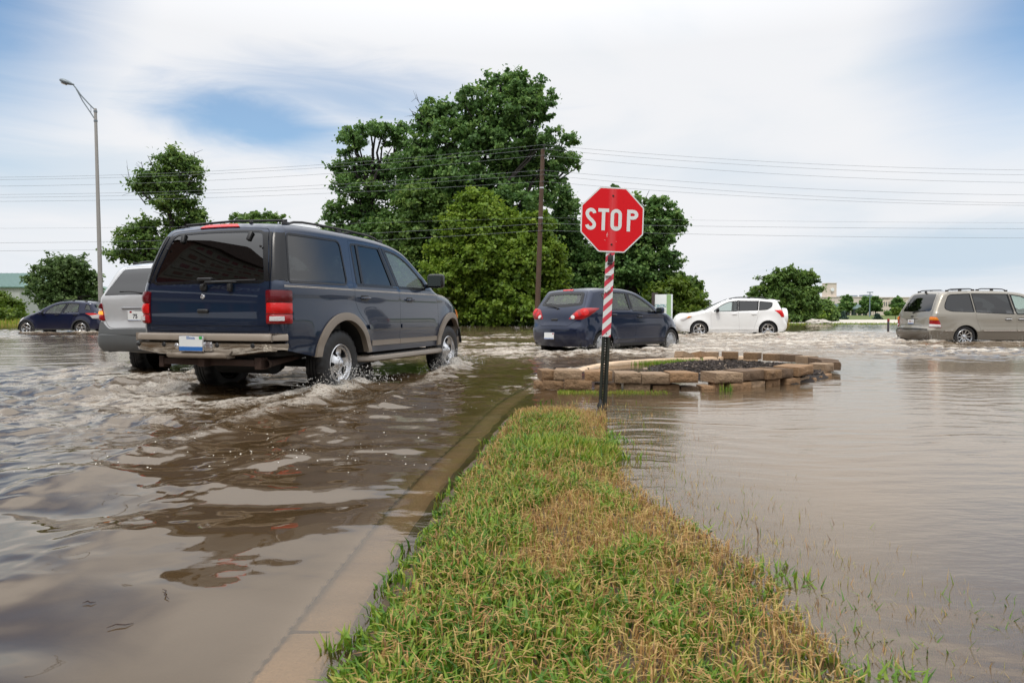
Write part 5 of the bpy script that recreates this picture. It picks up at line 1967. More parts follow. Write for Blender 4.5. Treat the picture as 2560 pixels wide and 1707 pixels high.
def water_field(x, y):
    """height of the flood water and how much of it is foam"""
    x, y = np.asarray(x, float), np.asarray(y, float)
    r = np.hypot(x, y)
    wx = x + .35 * fbm(x * .7, y * .7, 2, 71)
    wy = y + .35 * fbm(x * .7, y * .7, 2, 72)
    left = sstep(.3, -.6, x - curb_x(np.clip(y, -3, 12.8)))
    # slow smooth ripples in the street, wind ripples over the car park
    h = left * sstep(14, 6, y) * ((.034 * pn(wx * .60, wy * 1.5, 81) + .035 * pn(wx * 1.1 + 5, wy * 2.5, 82)) + .0012 * pn(wx * 5.5, wy * 11, 79) * sstep(2, 4, y) + (.0052 + .0045 * sstep(2.0, 5.0, y)) * pn(wx * 2.4, wy * 5.4, 83))
    right = 1 - left
    gust = .55 + .9 * fbm(x * .28, y * .5, 3, 84)
    gust = np.clip(gust, .12, 1.6)
    far = sstep(2, 9, y)
    h = h + right * 2.5 * gust * ((.0016 + .0030 * far) * pn(wx * 1.7 + wy * .5, wy * 6.5, 85) + (.0008 + .0016 * far) * pn(wx * 4 - wy, wy * 14, 86) + .003 * far * pn(wx * .8, wy * 2.3, 87))
    h = h + sstep(6, 14, y) * left * (.012 * pn(wx * .9, wy * 2.2, 88) + .006 * pn(wx * 2.4, wy * 5, 89))
    foam = np.zeros_like(x)
    # broken water where the road runs across
    zone = sstep(11.5, 15.5, y + .25 * x * (x < 0)) * sstep(40, 25, y) * sstep(-9, -3, x - .1 * y)
    zone = zone * np.clip(.75 + 1.1 * fbm(x * .16, y * .3, 3, 90), .15, 1.25)
    zl = .45 * sstep(22, 27, y) * sstep(44, 34, y) * sstep(-8, -14, x)
    zone = np.maximum(zone, zl)
    rid = 1 - np.abs(fbm(wx * .42, wy * .95, 3, 91)) * 2.2
    rid2 = 1 - np.abs(fbm(wx * 1.2, wy * 2.4, 3, 92)) * 2.0
    h = h + zone * (.060 * (rid - .4) + .050 * (rid2 - .4) + .032 * fbm(wx * 3.0, wy * 4.6, 3, 93))
    foam = np.maximum(foam, zone * (sstep(.62, 1.0, rid) * .60 + .45 * sstep(.66, .98, rid2)))
    for (cx, cy, hd, wb, hw, a) in WAKES:
        s_, c_ = math.sin(R(hd)), math.cos(R(hd))
        X = (x - cx) * s_ + (y - cy) * c_
        Y = -(x - cx) * c_ + (y - cy) * s_
        near = (np.abs(X) < 16) & (np.abs(Y) < 9)
        if not near.any():
            continue
        X, Y = X[near], Y[near]
        gx, gy = x[near], y[near]
        n1 = fbm(gx * 1.6, gy * 1.6, 4, 95)
        n2 = fbm(gx * 4.5, gy * 4.5, 3, 96)
        n3 = 1 - np.abs(fbm(gx * 2.6, gy * 3.4, 3, 98)) * 2
        hh, ff = np.zeros_like(X), np.zeros_like(X)
        for sd in (1, -1):
            for xo, sl, amp in ((wb + .25, .24, .075), (.15, .22, .085)):
                b = xo - X
                d = Y * sd - (hw - .02 + sl * b) + .16 * n1
                fade = sstep(-.25, .15, b) * np.exp(-np.maximum(b, 0) / 4.2)
                hh += .72 * amp * a ** .5 * fade * (np.exp(-(d / .20) ** 2) - .5 * np.exp(-((d - .42) / .24) ** 2) * .6 + .28 * np.exp(-((d - .85) / .26) ** 2)) * (1 + 1.0 * n2)
                ff = np.maximum(ff, .85 * fade * np.exp(-(d / .22) ** 2) * sstep(.0, .6, n3 + .45 * fade))
                # water heaped in front of and behind each tyre
                g = np.exp(-(((X - xo - .12) / .30) ** 2 + ((Y * sd - hw + .08) / .24) ** 2))
                hh += (.085 if a == 1.0 else .030) * g * (1 + 1.3 * n2)
                ff = np.maximum(ff, g * (1.3 if a == 1.0 else .9))
        for yo in (hw - .16, -(hw - .16)):       # tyre trails behind the car
            t = np.maximum(0, -.30 - X)
            w = .22 + .10 * t
            d = (Y - yo + .2 * n1 * (t > .3)) / w
            fade = sstep(0, .3, t) * np.exp(-t / 2.6)
            hh += a ** .5 * fade * np.exp(-d ** 2) * (.022 + .05 * n2 + .02 * n3)
            ff = np.maximum(ff, .95 * fade * np.exp(-d ** 2) * sstep(-.35, .5, n3 * .8 + n2))
        t = np.maximum(0, -.8 - X)
        trail = sstep(0, .6, t) * np.exp(-t / 5.0) * sstep(hw + .7 + .14 * t, hw * .6, np.abs(Y))
        hh += a ** .5 * trail * (.016 * n1 + .018 * n2)
        ff = np.maximum(ff, .75 * trail * sstep(.25, .8, n3 + .5 * n1))
        h[near] += hh
        foam[near] = np.maximum(foam[near], ff)
    # the current breaking against the planter and over the low kerb behind it
    d = np.hypot(x - .15, (y - 7.9) * .7)
    g = np.exp(-(d / .8) ** 2)
    h = h + g * .018 * fbm(x * 5, y * 5, 3, 97)
    foam = np.maximum(foam, .5 * g * sstep(.1, .6, fbm(x * 6, y * 6, 3, 99) + .35))
    d = np.abs(x - curb_x(np.clip(y, 0, 12.8)) + .12)
    g = np.exp(-(d / .30) ** 2) * sstep(8.5, 9.5, y) * sstep(12.6, 12.0, y)
    h = h + g * .03 * (fbm(x * 4, y * 4, 3, 100) + .3)
    foam = np.maximum(foam, g * sstep(-.2, .5, fbm(x * 5, y * 5, 3, 101) + .25))
    # calm inside the planter and over the grass
    isl = sstep(.0, .2, x - curb_x(np.clip(y, -3, 12.8))) * sstep(0, .4, edge_x(y) - x) * sstep(12.6, 12.2, y)
    h = h * (1 - .45 * isl)
    foam = foam * (1 - .8 * isl * sstep(1.0, 2.0, x))
    return h, np.clip(foam, 0, 1)


def build_water():
    x, y, F = fan(0, -2.2, .75, 130, .0034, R(-64), R(64), .0030)
    h, foam = water_field(x, y)
    bed = ground_z(x, y)
    d = x - curb_x(y)
    kt = kerb_top(y)
    bed = np.where((d > -.070) & (d < .086) & (y > -3) & (y < 12.6), np.maximum(bed, kt), bed)
    depth = h - bed
    # open water runs on to the far shore
    murk = 1 - np.exp(-np.clip(depth, 0, 1) * 18.0)
    # the street's water is darker than the paler water over the car park
    mud_tone = .62 * sstep(-.2, 1.6, x - curb_x(np.clip(y, -3, 12.8))) * sstep(13, 9, y) + .38 * sstep(9, 15, y)
    dk = x - curb_x(np.clip(y, -3, 12.8))
    mud_tone = mud_tone + .42 * np.exp(-((dk - .02) / .11) ** 2) * sstep(12, 9, y)  # paler band along the kerb
    chop = np.maximum(np.maximum(sstep(-.4, .5, dk), 1.6 * sstep(6, 14, y)), np.maximum(.06, .8 * sstep(2.4, 5.5, y) * sstep(-1.4, -.2, dk)))
    m, nt, N, L, out = nodes_of('flood water')
    am, af = N.new('ShaderNodeAttribute'), N.new('ShaderNodeAttribute')
    am.attribute_name, af.attribute_name = 'murk', 'foam'
    tc = N.new('ShaderNodeTexCoord')

    def noise(scale, det, sx=1, sy=1, rough=.55):
        mp = N.new('ShaderNodeMapping')
        mp.inputs['Scale'].default_value = (sx, sy, 1)
        L.new(tc.outputs['Object'], mp.inputs[0])
        n = N.new('ShaderNodeTexNoise')
        n.inputs['Scale'].default_value, n.inputs['Detail'].default_value, n.inputs['Roughness'].default_value = scale, det, rough
        L.new(mp.outputs[0], n.inputs['Vector'])
        return n.outputs['Fac']
    # mud colour, paler where the attribute is high
    si = N.new('ShaderNodeAttribute')
    si.attribute_name = 'mud_tone'
    sa = N.new('ShaderNodeMath')
    sa.operation = 'MULTIPLY_ADD'
    sa.use_clamp = True
    L.new(noise(.35, 4, 1, 2), sa.inputs[0])
    sa.inputs[1].default_value = .16
    L.new(si.outputs['Fac'], sa.inputs[2])
    mud = N.new('ShaderNodeMixRGB')
    L.new(sa.outputs[0], mud.inputs[0])
    mud.inputs[1].default_value = (.060, .036, .015, 1)
    mud.inputs[2].default_value = (.225, .165, .110, 1)
    dif = N.new('ShaderNodeBsdfDiffuse')
    L.new(mud.outputs[0], dif.inputs[0])
    tr = N.new('ShaderNodeBsdfTransparent')
    tr.inputs[0].default_value = (.94, .84, .68, 1)
    body = N.new('ShaderNodeMixShader')
    L.new(am.outputs['Fac'], body.inputs[0])
    L.new(tr.outputs[0], body.inputs[1])
    L.new(dif.outputs[0], body.inputs[2])
    # ripples too small for the mesh
    bump = N.new('ShaderNodeBump')
    bump.inputs['Strength'].default_value = .16
    bump.inputs['Distance'].default_value = .012
    mx = N.new('ShaderNodeMath')
    mx.operation = 'ADD'
    ch = N.new('ShaderNodeAttribute')
    ch.attribute_name = 'chop'
    cm = N.new('ShaderNodeMath')
    cm.operation = 'MULTIPLY'
    L.new(noise(9, 3, 1, 2.4), cm.inputs[0])
    L.new(ch.outputs['Fac'], cm.inputs[1])
    L.new(cm.outputs[0], mx.inputs[0])
    fb = N.new('ShaderNodeMath')
    fb.operation = 'MULTIPLY'
    L.new(noise(46, 4), fb.inputs[0])
    L.new(af.outputs['Fac'], fb.inputs[1])
    L.new(fb.outputs[0], mx.inputs[1])
    L.new(mx.outputs[0], bump.inputs['Height'])
    gl = N.new('ShaderNodeBsdfGlossy')
    gl.inputs['Roughness'].default_value = .02
    gl.inputs[0].default_value = (.95, .895, .82, 1)
    L.new(bump.outputs[0], gl.inputs['Normal'])
    fr = N.new('ShaderNodeFresnel')
    fr.inputs[0].default_value = 1.85
    L.new(bump.outputs[0], fr.inputs['Normal'])
    surf = N.new('ShaderNodeMixShader')
    L.new(fr.outputs[0], surf.inputs[0])
    L.new(body.outputs[0], surf.inputs[1])
    L.new(gl.outputs[0], surf.inputs[2])
    # foam: bubbles thin out where the attribute falls
    def math_(op, a, b, c=None, clamp=False):
        n = N.new('ShaderNodeMath')
        n.operation, n.use_clamp = op, clamp
        for k, q in enumerate((a, b, c)):
            if isinstance(q, (int, float)):
                n.inputs[k].default_value = q
            elif q is not None:
                L.new(q, n.inputs[k])
        return n.outputs[0]
    # lace of bubbles: thin bright lines where two noises cross their middle value
    l1 = math_('MULTIPLY', math_('ABSOLUTE', math_('SUBTRACT', noise(5.5, 5, 1, 1.5, .6), .5), None), 7.0)
    l2 = math_('MULTIPLY', math_('ABSOLUTE', math_('SUBTRACT', noise(19, 5, 1, 1.3, .65), .5), None), 6.0)
    lace = math_('SUBTRACT', 1.0, math_('MINIMUM', l1, l2), None, True)
    grain = noise(60, 3, 1, 1, .6)
    val = math_('MULTIPLY', af.outputs['Fac'], math_('ADD', math_('MULTIPLY_ADD', lace, .75, .12), math_('MULTIPLY', grain, .55)))
    fm = N.new('ShaderNodeMapRange')
    fm.interpolation_type = 'SMOOTHSTEP'
    fm.inputs['From Min'].default_value, fm.inputs['From Max'].default_value = .30, .86
    fm.inputs['To Max'].default_value = .95
    L.new(val, fm.inputs['Value'])
    fo = N.new('ShaderNodeBsdfDiffuse')
    fcol = N.new('ShaderNodeMixRGB')
    L.new(noise(6, 5), fcol.inputs[0])
    fcol.inputs[1].default_value = (.24, .17, .11, 1)
    fcol.inputs[2].default_value = (.82, .79, .72, 1)
    L.new(fcol.outputs[0], fo.inputs[0])
    fbump = N.new('ShaderNodeBump')
    fbump.inputs['Strength'].default_value, fbump.inputs['Distance'].default_value = .9, .03
    L.new(noise(38, 5), fbump.inputs['Height'])
    L.new(fbump.outputs[0], fo.inputs['Normal'])
    fin = N.new('ShaderNodeMixShader')
    L.new(fm.outputs[0], fin.inputs[0])
    L.new(surf.outputs[0], fin.inputs[1])
    L.new(fo.outputs[0], fin.inputs[2])
    L.new(fin.outputs[0], out.inputs[0])
    o = np_mesh('water', np.stack([x, y, h], 1), F, m, attrs={'murk': murk, 'foam': foam, 'mud_tone': mud_tone, 'chop': chop})
    tag(o, kind='structure')
    return m


M_WATER = build_water()


def build_spray():
    """drops thrown up by the tyres"""
    P, S, D = [], [], []
    for ci, (cx, cy, hd, wb, hw, a) in enumerate(WAKES):
        s_, c_ = math.sin(R(hd)), math.cos(R(hd))
        n0 = (2000, 300, 600, 600, 800, 600)[ci]
        for sd in (1, -1):
            for xo in (0, wb):
                n = n0 if sd < 0 else int(n0 * .6)
                # behind the contact patch, low and fanned out
                t = rng.random(n) ** 2.2
                X = xo + rng.normal(.0, .42, n) - .15 + .35 * (rng.random(n) < .4)
                Y = sd * (hw - .06 + np.abs(rng.normal(0, .13, n)))
                Z = .01 + t * (.34 if ci == 0 else .32) * a ** .4 * np.exp(-np.abs(X - xo + .05) * 1.2)
                P.append(np.stack([cx + X * s_ - Y * c_, cy + X * c_ + Y * s_, Z], 1))
                S.append((.0022 + .0075 * rng.random(n) ** 3) * (1 if ci == 0 else 1.15))
    P, S = np.concatenate(P), np.concatenate(S)
    o = np.array([(1, 0, 0), (-1, 0, 0), (0, 1, 0), (0, -1, 0), (0, 0, 1.5), (0, 0, -1.3)], float)
    f = np.array([(0, 2, 4), (2, 1, 4), (1, 3, 4), (3, 0, 4), (2, 0, 5), (1, 2, 5), (3, 1, 5), (0, 3, 5)])
    V = (P[:, None] + o[None] * S[:, None, None]).reshape(-1, 3)
    F = (f[None] + 6 * np.arange(len(P))[:, None, None]).reshape(-1, 3)
    m, nt, N, L, out = nodes_of('water drops')
    d, t, g = N.new('ShaderNodeBsdfDiffuse'), N.new('ShaderNodeBsdfTransparent'), N.new('ShaderNodeBsdfGlossy')
    d.inputs[0].default_value = (.72, .68, .60, 1)
    g.inputs['Roughness'].default_value = .1
    m1, m2 = N.new('ShaderNodeMixShader'), N.new('ShaderNodeMixShader')
    m1.inputs[0].default_value, m2.inputs[0].default_value = .45, .35
    L.new(d.outputs[0], m1.inputs[1])
    L.new(t.outputs[0], m1.inputs[2])
    L.new(m1.outputs[0], m2.inputs[1])
    L.new(g.outputs[0], m2.inputs[2])
    L.new(m2.outputs[0], out.inputs[0])
    ob = np_mesh('water_spray', V, F, m)
    tag(ob, 'drops of muddy water thrown up round the car wheels', 'spray', kind='stuff')


build_spray()


def build_bubbles():
    n = 420
    x, y = rng.normal(-1.5, 1.0, n), 3.6 + 3.2 * rng.random(n)
    ok = (fbm(x * 1.3, y * 1.6, 3, 66) > .05) & (x < curb_x(y) - .1)
    x, y = x[ok], y[ok]
    z = water_field(x, y)[0]
    s = .0025 + .0045 * rng.random(len(x)) ** 2
    a = np.arange(7) * 2 * math.pi / 7
    ring = np.stack([np.cos(a), np.sin(a), 0 * a], 1)
    V = np.concatenate([np.concatenate([np.array([[0, 0, .55]]), ring])[None] * q + np.array(p) for p, q in zip(np.stack([x, y, z], 1), s)])
    V = V.reshape(-1, 3)
    f = np.array([(0, 1 + i, 1 + (i + 1) % 7) for i in range(7)])
    F = (f[None] + 8 * np.arange(len(x))[:, None, None]).reshape(-1, 3)
    o = np_mesh('foam_bubbles', V, F, mat('bubble foam', (.7, .67, .6), .4))
    tag(o, 'small foam bubbles drifting on the street water', 'foam', kind='stuff')


build_bubbles()

# ------------------------------------------------------------------ grass
def blades(x, y, z, length, width, lean, tone, seed):
    g = np.random.default_rng(seed)
    n = len(x)
    a = g.random(n) * 2 * math.pi
    dx, dy = np.cos(a), np.sin(a)
    b = a + math.pi / 2 + g.normal(0, .4, n)
    wx, wy = np.cos(b) * width / 2, np.sin(b) * width / 2
    P = np.stack([x, y, z], 1)
    k1, k2 = .5, 1.0
    up1 = np.stack([dx * lean * .35, dy * lean * .35, np.sqrt(np.clip(1 - (lean * .35) ** 2, .1, 1))], 1) * (length * .5)[:, None]
    up2 = np.stack([dx * lean, dy * lean, np.sqrt(np.clip(1 - lean ** 2, .02, 1)) - .25 * lean], 1) * (length * .5)[:, None]
    W = np.stack([wx, wy, 0 * wx], 1)
    v0, v1 = P - W * .8, P + W * .8
    v2, v3 = P + up1 - W, P + up1 + W
    v4 = P + up1 + up2
    V = np.stack([v0, v1, v2, v3, v4], 1).reshape(-1, 3)
    i = 5 * np.arange(n)[:, None]
    F = np.concatenate([i + np.array([[0, 1, 3]]), i + np.array([[0, 3, 2]]), i + np.array([[2, 3, 4]])], 1).reshape(-1, 3)
    return V, F, np.repeat(tone, 3)


M_GRASS = attr_mix('grass blades', 'tone', [(0, (.030, .075, .012)), (.25, (.075, .185, .018)), (.45, (.19, .30, .026)), (.60, (.31, .32, .045)), (.75, (.50, .36, .13)), (.9, (.43, .23, .085)), (1, (.17, .09, .04))], rough=.5, transl=.35, spec=.35)


def build_grass():
    Vs, Fs, Ts, off = [], [], [], 0

    def put(V, F, T):
        nonlocal off
        Vs.append(V)
        Fs.append(F + off)
        Ts.append(T)
        off += len(V)
    # main strip
    n = 165000
    y = .75 + (6.7 - .75) * rng.random(n) ** 1.25
    x = -.65 + 2.3 * rng.random(n)
    dl, dr = x - curb_x(y) - .14 - .09 * sstep(1.8, 3.6, y), edge_x(y) - x
    nz = fbm(x * 2.2, y * 2.2, 3, 31)
    fine = fbm(x * 9, y * 9, 2, 32)
    dens = sstep(-.06, .12, dl + .16 * fine + .10 * nz) * np.clip(sstep(-.05, .50, dr + .55 * nz + .15 * fine) + .26 * sstep(-.75, .05, dr + .5 * fine + .35 * nz), 0, 1)
    dens = dens * sstep(6.35, 5.2, y + .9 * nz + .4 * fine) + .25 * sstep(6.9, 6.2, y) * sstep(0, .2, dl) * sstep(-.2, .1, dr) * (rng.random(n) < .3)
    bare = sstep(.12, .5, fbm(x * 1.7 + 3, y * 1.7, 3, 36)) * sstep(.2, .5, dl)
    keep = rng.random(n) < dens * np.clip(.75 + 1.0 * fine, .25, 1) * (1 - .80 * bare)
    x, y, dl, dr, nz, fine = (q[keep] for q in (x, y, dl, dr, nz, fine))
    z = np.maximum(ground_z(x, y) - .006, -.085)
    # broad green crabgrass along the street side and lower right, dry thin grass elsewhere, in patches
    big = fbm(x * 1.1 + 2, y * 1.1, 3, 37)
    patch = fbm(x * 3.4, y * 3.0, 3, 38)
    gm = .74 + .5 * sstep(3.4, 2.0, y) * sstep(.6, .2, dl) - 1.25 * (dl - .30) + .55 * sstep(2.6, 1.2, y) + 1.1 * big + 1.3 * patch
    gm = gm + 1.3 * np.exp(-(((x - .42) / .36) ** 2 + ((y - 4.0) / .26) ** 2)) + 1.3 * np.exp(-(((x - .70) / .28) ** 2 + ((y - 1.55) / .35) ** 2)) - .30 * sstep(4.4, 5.2, y) - .5 * np.exp(-(((x - .35) / .30) ** 2 + ((y - 2.4) / .55) ** 2))
    green = sstep(.20, .75, gm)
    isg = rng.random(len(x)) < .07 + .91 * green
    tone = np.where(isg, np.clip(rng.normal(.36 + .10 * (green < .5), .13, len(x)) + .10 * patch, .03, .68), np.clip(rng.normal(.80, .10, len(x)), .55, 1))
    tuft = np.exp(-(((x - .42) / .36) ** 2 + ((y - 4.0) / .26) ** 2))
    tone = np.where((tuft > .4) & (rng.random(len(x)) < .7), np.clip(rng.normal(.53, .08, len(x)), .3, .8), tone)
    length = np.where(isg, .050 + .050 * rng.random(len(x)), .026 + .040 * rng.random(len(x))) * (1 + .6 * tuft)
    length *= .85 * (.55 + .45 * sstep(-.02, .40, dr + .3 * nz)) * (.7 + .3 * sstep(0, .2, dl))
    length = length + np.clip(-z, 0, .09) * (.9 + .4 * rng.random(len(x)))
    broad = isg & (green > .45) & (rng.random(len(x)) < .62)
    length = np.where(broad, length * 1.15, length)
    width = np.where(broad, .0062 + .0048 * rng.random(len(x)), .0026 + .0022 * rng.random(len(x))) * (1 + .10 * np.clip(y - 2, 0, 5))
    lean = np.where(broad, .55 + .4 * rng.random(len(x)), np.clip(rng.normal(np.where(isg, .5, .72), .25, len(x)), .05, .97)) * (1 - .4 * tuft)
    put(*blades(x, y, z, length, width, lean, tone, 1))
    # trampled dry thatch lying flat between the blades
    n = 26000
    y = .75 + 5.2 * rng.random(n) ** 1.3
    x = -.4 + 1.6 * rng.random(n)
    dl, dr = x - curb_x(y) - .22, edge_x(y) - x
    ok = (dl > 0) & (dr > .02) & (rng.random(n) < .85)
    x, y = x[ok], y[ok]
    put(*blades(x, y, ground_z(x, y) + .004 + .012 * rng.random(len(x)), .05 + .05 * rng.random(len(x)), .0030 + .002 * rng.random(len(x)), .90 + .07 * rng.random(len(x)), np.clip(rng.normal(.82, .1, len(x)), .6, 1), 2))
    # strip in front of the planter and behind it by the kerb, tufts at the wall
    for n, (x0, x1), (y0, y1), L, tn in ((2600, (.50, 1.72), (7.33, 7.56), .055, .52), (2600, (2.0, 3.25), (11.55, 12.25), .09, .40), (60, (2.30, 2.46), (7.52, 7.60), .13, .36), (900, (.9, 2.3), (7.15, 7.40), .04, .5)):
        x, y = x0 + (x1 - x0) * rng.random(n), y0 + (y1 - y0) * rng.random(n)
        ok = (x - curb_x(y) > .12) & (rng.random(n) < .6 + fbm(x * 3, y * 3, 2, 33))
        x, y = x[ok], y[ok]
        put(*blades(x, y, ground_z(x, y) - .01, L * (.6 + .7 * rng.random(len(x))), .005 + .004 * rng.random(len(x)), np.clip(rng.normal(.35, .2, len(x)), .02, .9), np.clip(rng.normal(tn, .11, len(x)), .1, .85), 3))
    # weeds drowned off the lower right edge
    n = 1500
    x, y = .75 + .75 * rng.random(n), 1.15 + .9 * rng.random(n)
    ok = fbm(x * 3, y * 3, 2, 35) > -.05
    x, y = x[ok], y[ok]
    put(*blades(x, y, np.full(len(x), -.055), .05 + .06 * rng.random(len(x)), .004 + .003 * rng.random(len(x)), .5 + .45 * rng.random(len(x)), np.clip(rng.normal(.3, .12, len(x)), .05, .6), 4))
    # reeds and rough grass along the far bank
    for n, (x0, x1), tt, L, tn in ((2600, (13.5, 23), (-.6, 1.6), .55, .72), (3000, (-40, -16), (-.4, 2.5), .4, .55), (2500, (-6, 13), (-.3, 2.0), .5, .3), (2600, (18, 60), (-.2, 2.2), .16, .5)):
        x = x0 + (x1 - x0) * rng.random(n)
        y = shore_y(x) + tt[0] + (tt[1] - tt[0]) * rng.random(n)
        put(*blades(x, y, ground_z(x, y) - .05, L * (.5 + rng.random(n)), .03 + .03 * rng.random(n), np.clip(rng.normal(.3, .2, n), .02, .9), np.clip(rng.normal(tn, .1, n), .1, 1), 5))
    o = np_mesh('grass', np.concatenate(Vs), np.concatenate(Fs), M_GRASS, smooth=False, fattrs={'tone': np.concatenate(Ts)})
    tag(o, 'half dry grass blades standing out of the flood water', 'grass', kind='stuff')


build_grass()

# ------------------------------------------------------------------ planter of retaining-wall blocks
M_BLOCK = mat('split stone block', (.26, .155, .080), .9, var=.38, vscale=9, bump=.9, bscale=45)
M_BLOCK2 = mat('split stone block weathered', (.205, .125, .066), .92, var=.42, vscale=11, bump=.9, bscale=45)
BLOCKS = [M_BLOCK, M_BLOCK2, mat('split stone block pale', (.27, .185, .115), .9, var=.35, vscale=8, bump=.9, bscale=40), mat('split stone block brown', (.14, .09, .055), .92, var=.45, vscale=12, bump=.9, bscale=50)]
NB = [0]


def block(x, y, z, yaw, L=.30, D=.21, Hh=.112, roll=0.0, pitch=0.0, label='', flare=.03):
    """one split-face block; local -y is the rough outer face, the back narrows"""
    NB[0] += 1
    g = np.random.default_rng(100 + NB[0])
    bm = bmesh.new()
    nx, nz = 14, 6
    # front grid with the broken face
    grid = {}
    for i in range(nx + 1):
        for k in range(nz + 1):
            u, w = i / nx, k / nz
            px, pz = (u - .5) * L, (w - .5) * Hh
            e = min(1, 6 * min(u, 1 - u)) * min(1, 4 * min(w, 1 - w))
            off = -(.012 * e ** .4) - .022 * e * float(fbm(px * 14 + NB[0] * 3.7, pz * 14 + NB[0], 3, 51))
            grid[i, k] = bm.verts.new((px, -D / 2 + off, pz))
    back = {}
    for i in range(nx + 1):
        for k in (0, nz):
            u = i / nx
            back[i, k] = bm.verts.new(((u - .5) * (L - 2 * flare), D / 2 + .003 * g.normal(), (k / nz - .5) * Hh))
    for i in range(nx):
        for k in range(nz):
            bm.faces.new([grid[i, k], grid[i + 1, k], grid[i + 1, k + 1], grid[i, k + 1]])
        bm.faces.new([grid[i, nz], grid[i + 1, nz], back[i + 1, nz], back[i, nz]])
        bm.faces.new([grid[i + 1, 0], grid[i, 0], back[i, 0], back[i + 1, 0]])
        bm.faces.new([back[i + 1, 0], back[i, 0], back[i, nz], back[i + 1, nz]])
    bm.faces.new([back[0, 0]] + [grid[0, k] for k in range(nz + 1)] + [back[0, nz]])
    bm.faces.new([back[nx, nz]] + [grid[nx, k] for k in range(nz, -1, -1)] + [back[nx, 0]])
    bmesh.ops.recalc_face_normals(bm, faces=list(bm.faces))
    me = bpy.data.meshes.new('retaining_block')
    bm.to_mesh(me)
    bm.free()
    me.polygons.foreach_set('use_smooth', [True] * len(me.polygons))
    me.set_sharp_from_angle(angle=R(42))
    me.materials.append(BLOCKS[int(g.integers(0, len(BLOCKS)))])
    o = bpy.data.objects.new('retaining_block', me)
    COL.objects.link(o)
    o.location = (x, y, z + Hh / 2)
    o.rotation_euler = (pitch, roll, yaw)
    tag(o, label, 'stone block', 'split-face blocks of the planter wall')
    return o


ORD = ['first', 'second', 'third', 'fourth', 'fifth', 'sixth', 'seventh', 'eighth', 'ninth', 'tenth', 'eleventh', 'twelfth', 'thirteenth', 'fourteenth', 'fifteenth', 'sixteenth']


def course(pts, z, spec, label, D=.21):
    """blocks laid between px positions along the front baseline pts; spec: (u0, u1, dy, dz, dyaw)"""
    P = np.array(pts)
    for k, (u0, u1, dy, dz, dyaw) in enumerate(spec):
        a = np.array([np.interp(u0, P[:, 0], P[:, 1]), np.interp(u0, P[:, 0], P[:, 2])])
        b = np.array([np.interp(u1, P[:, 0], P[:, 1]), np.interp(u1, P[:, 0], P[:, 2])])
        c, d = (a + b) / 2, b - a
        yaw = math.atan2(d[1], d[0])
        n = np.array([-math.sin(yaw), math.cos(yaw)])
        c = c + n * (D / 2 + dy)
        c = c + n * rng.normal(0, .012)
        block(c[0], c[1], z + dz + rng.normal(0, .004), yaw + dyaw + rng.normal(0, .035), D=D, L=max(.12, np.linalg.norm(d) - .012), roll=rng.normal(0, .02), label=label.format(ORD[k]))


def fx(u, v, z=-.01):
    """ground point under a pixel at height z"""
    d = at(u, v, 10) - Vector((0, 0, CAM_H))
    t = (z - CAM_H) / d.z
    return d.x * t, d.y * t


base = []
for zx, zy in ((60, 384), (100, 387), (300, 390), (520, 391), (740, 391), (940, 392), (1150, 391), (1380, 389), (1500, 385), (1660, 374), (1830, 362), (2000, 342), (2130, 318), (2240, 287)):
    u = 1300 + zx * .3486
    X, Y = fx(u, 840 + zy * .3486)
    base.append((zx, X, Y))
course(base, -.022, [(92, 150, .02, 0, .2), (155, 315, 0, .005, 0), (315, 520, 0, .012, -.02), (535, 735, .03, -.035, 0), (742, 940, .02, -.03, .02), (946, 1148, .01, -.035, 0), (1152, 1290, .0, -.055, .03), (1296, 1400, .01, -.05, 0), (1405, 1480, .03, -.02, -.1), (1492, 1660, .0, -.03, 0),
                     (1664, 1770, .02, -.03, 0), (1775, 1880, .02, -.02, 0), (1900, 2005, .01, -.02, 0), (2008, 2085, .01, -.03, 0), (2090, 2150, .0, -.06, 0), (2155, 2238, .0, -.06, 0)],
       'tan block, {} from left in the half sunk bottom course of the planter front')
course(base, .096, [(112, 236, .05, .006, .25), (238, 448, .01, .01, 0), (462, 668, .02, .0, 0), (672, 866, -.05, -.018, .02), (868, 1072, -.045, -.022, -.02), (1058, 1268, -.05, -.01, .03)],
       'tan block, {} from left in the top course left of the planter gap', D=.33)
course(base, .084, [(1392, 1590, -.03, -.008, .05), (1592, 1752, -.01, -.006, 0), (1755, 1868, .0, -.004, 0), (1870, 1958, .0, .0, 0), (1962, 2085, -.02, .004, -.05)],
       'tan block, {} from left in the top course right of the planter gap', D=.33)
# the far side of the ring
ring = [(4.42, 9.75), (4.72, 10.1), (4.86, 10.5), (4.92, 10.92), (4.90, 11.35), (4.80, 11.75), (4.62, 12.1), (4.36, 12.4), (4.04, 12.6), (3.70, 12.68)]
for k, (X, Y) in enumerate(ring):
    a = math.atan2(Y - 10.4, X - 2.6)
    nxt = ring[min(k + 1, len(ring) - 1)] if k < len(ring) - 1 else ring[k - 1]
    yaw = math.atan2(nxt[1] - Y, nxt[0] - X) + (math.pi if k == len(ring) - 1 else 0)
    block(X, Y, .035 + .004 * (k % 3), yaw, L=.30 if k else .40, D=.24, Hh=.12, label='tan block, {} from the right end in the far rim of the planter'.format(ORD[k]))
for k, (X, Y, r1, yw) in enumerate(((3.38, 12.55, .22, 2.7), (3.16, 12.45, -.30, 3.5))):
    block(X, Y, .035, yw, L=.32, roll=r1, pitch=.15, label=('tan block leaning at the left end of the far rim', 'tipped tan block lying left of the far rim beside the grass')[k])


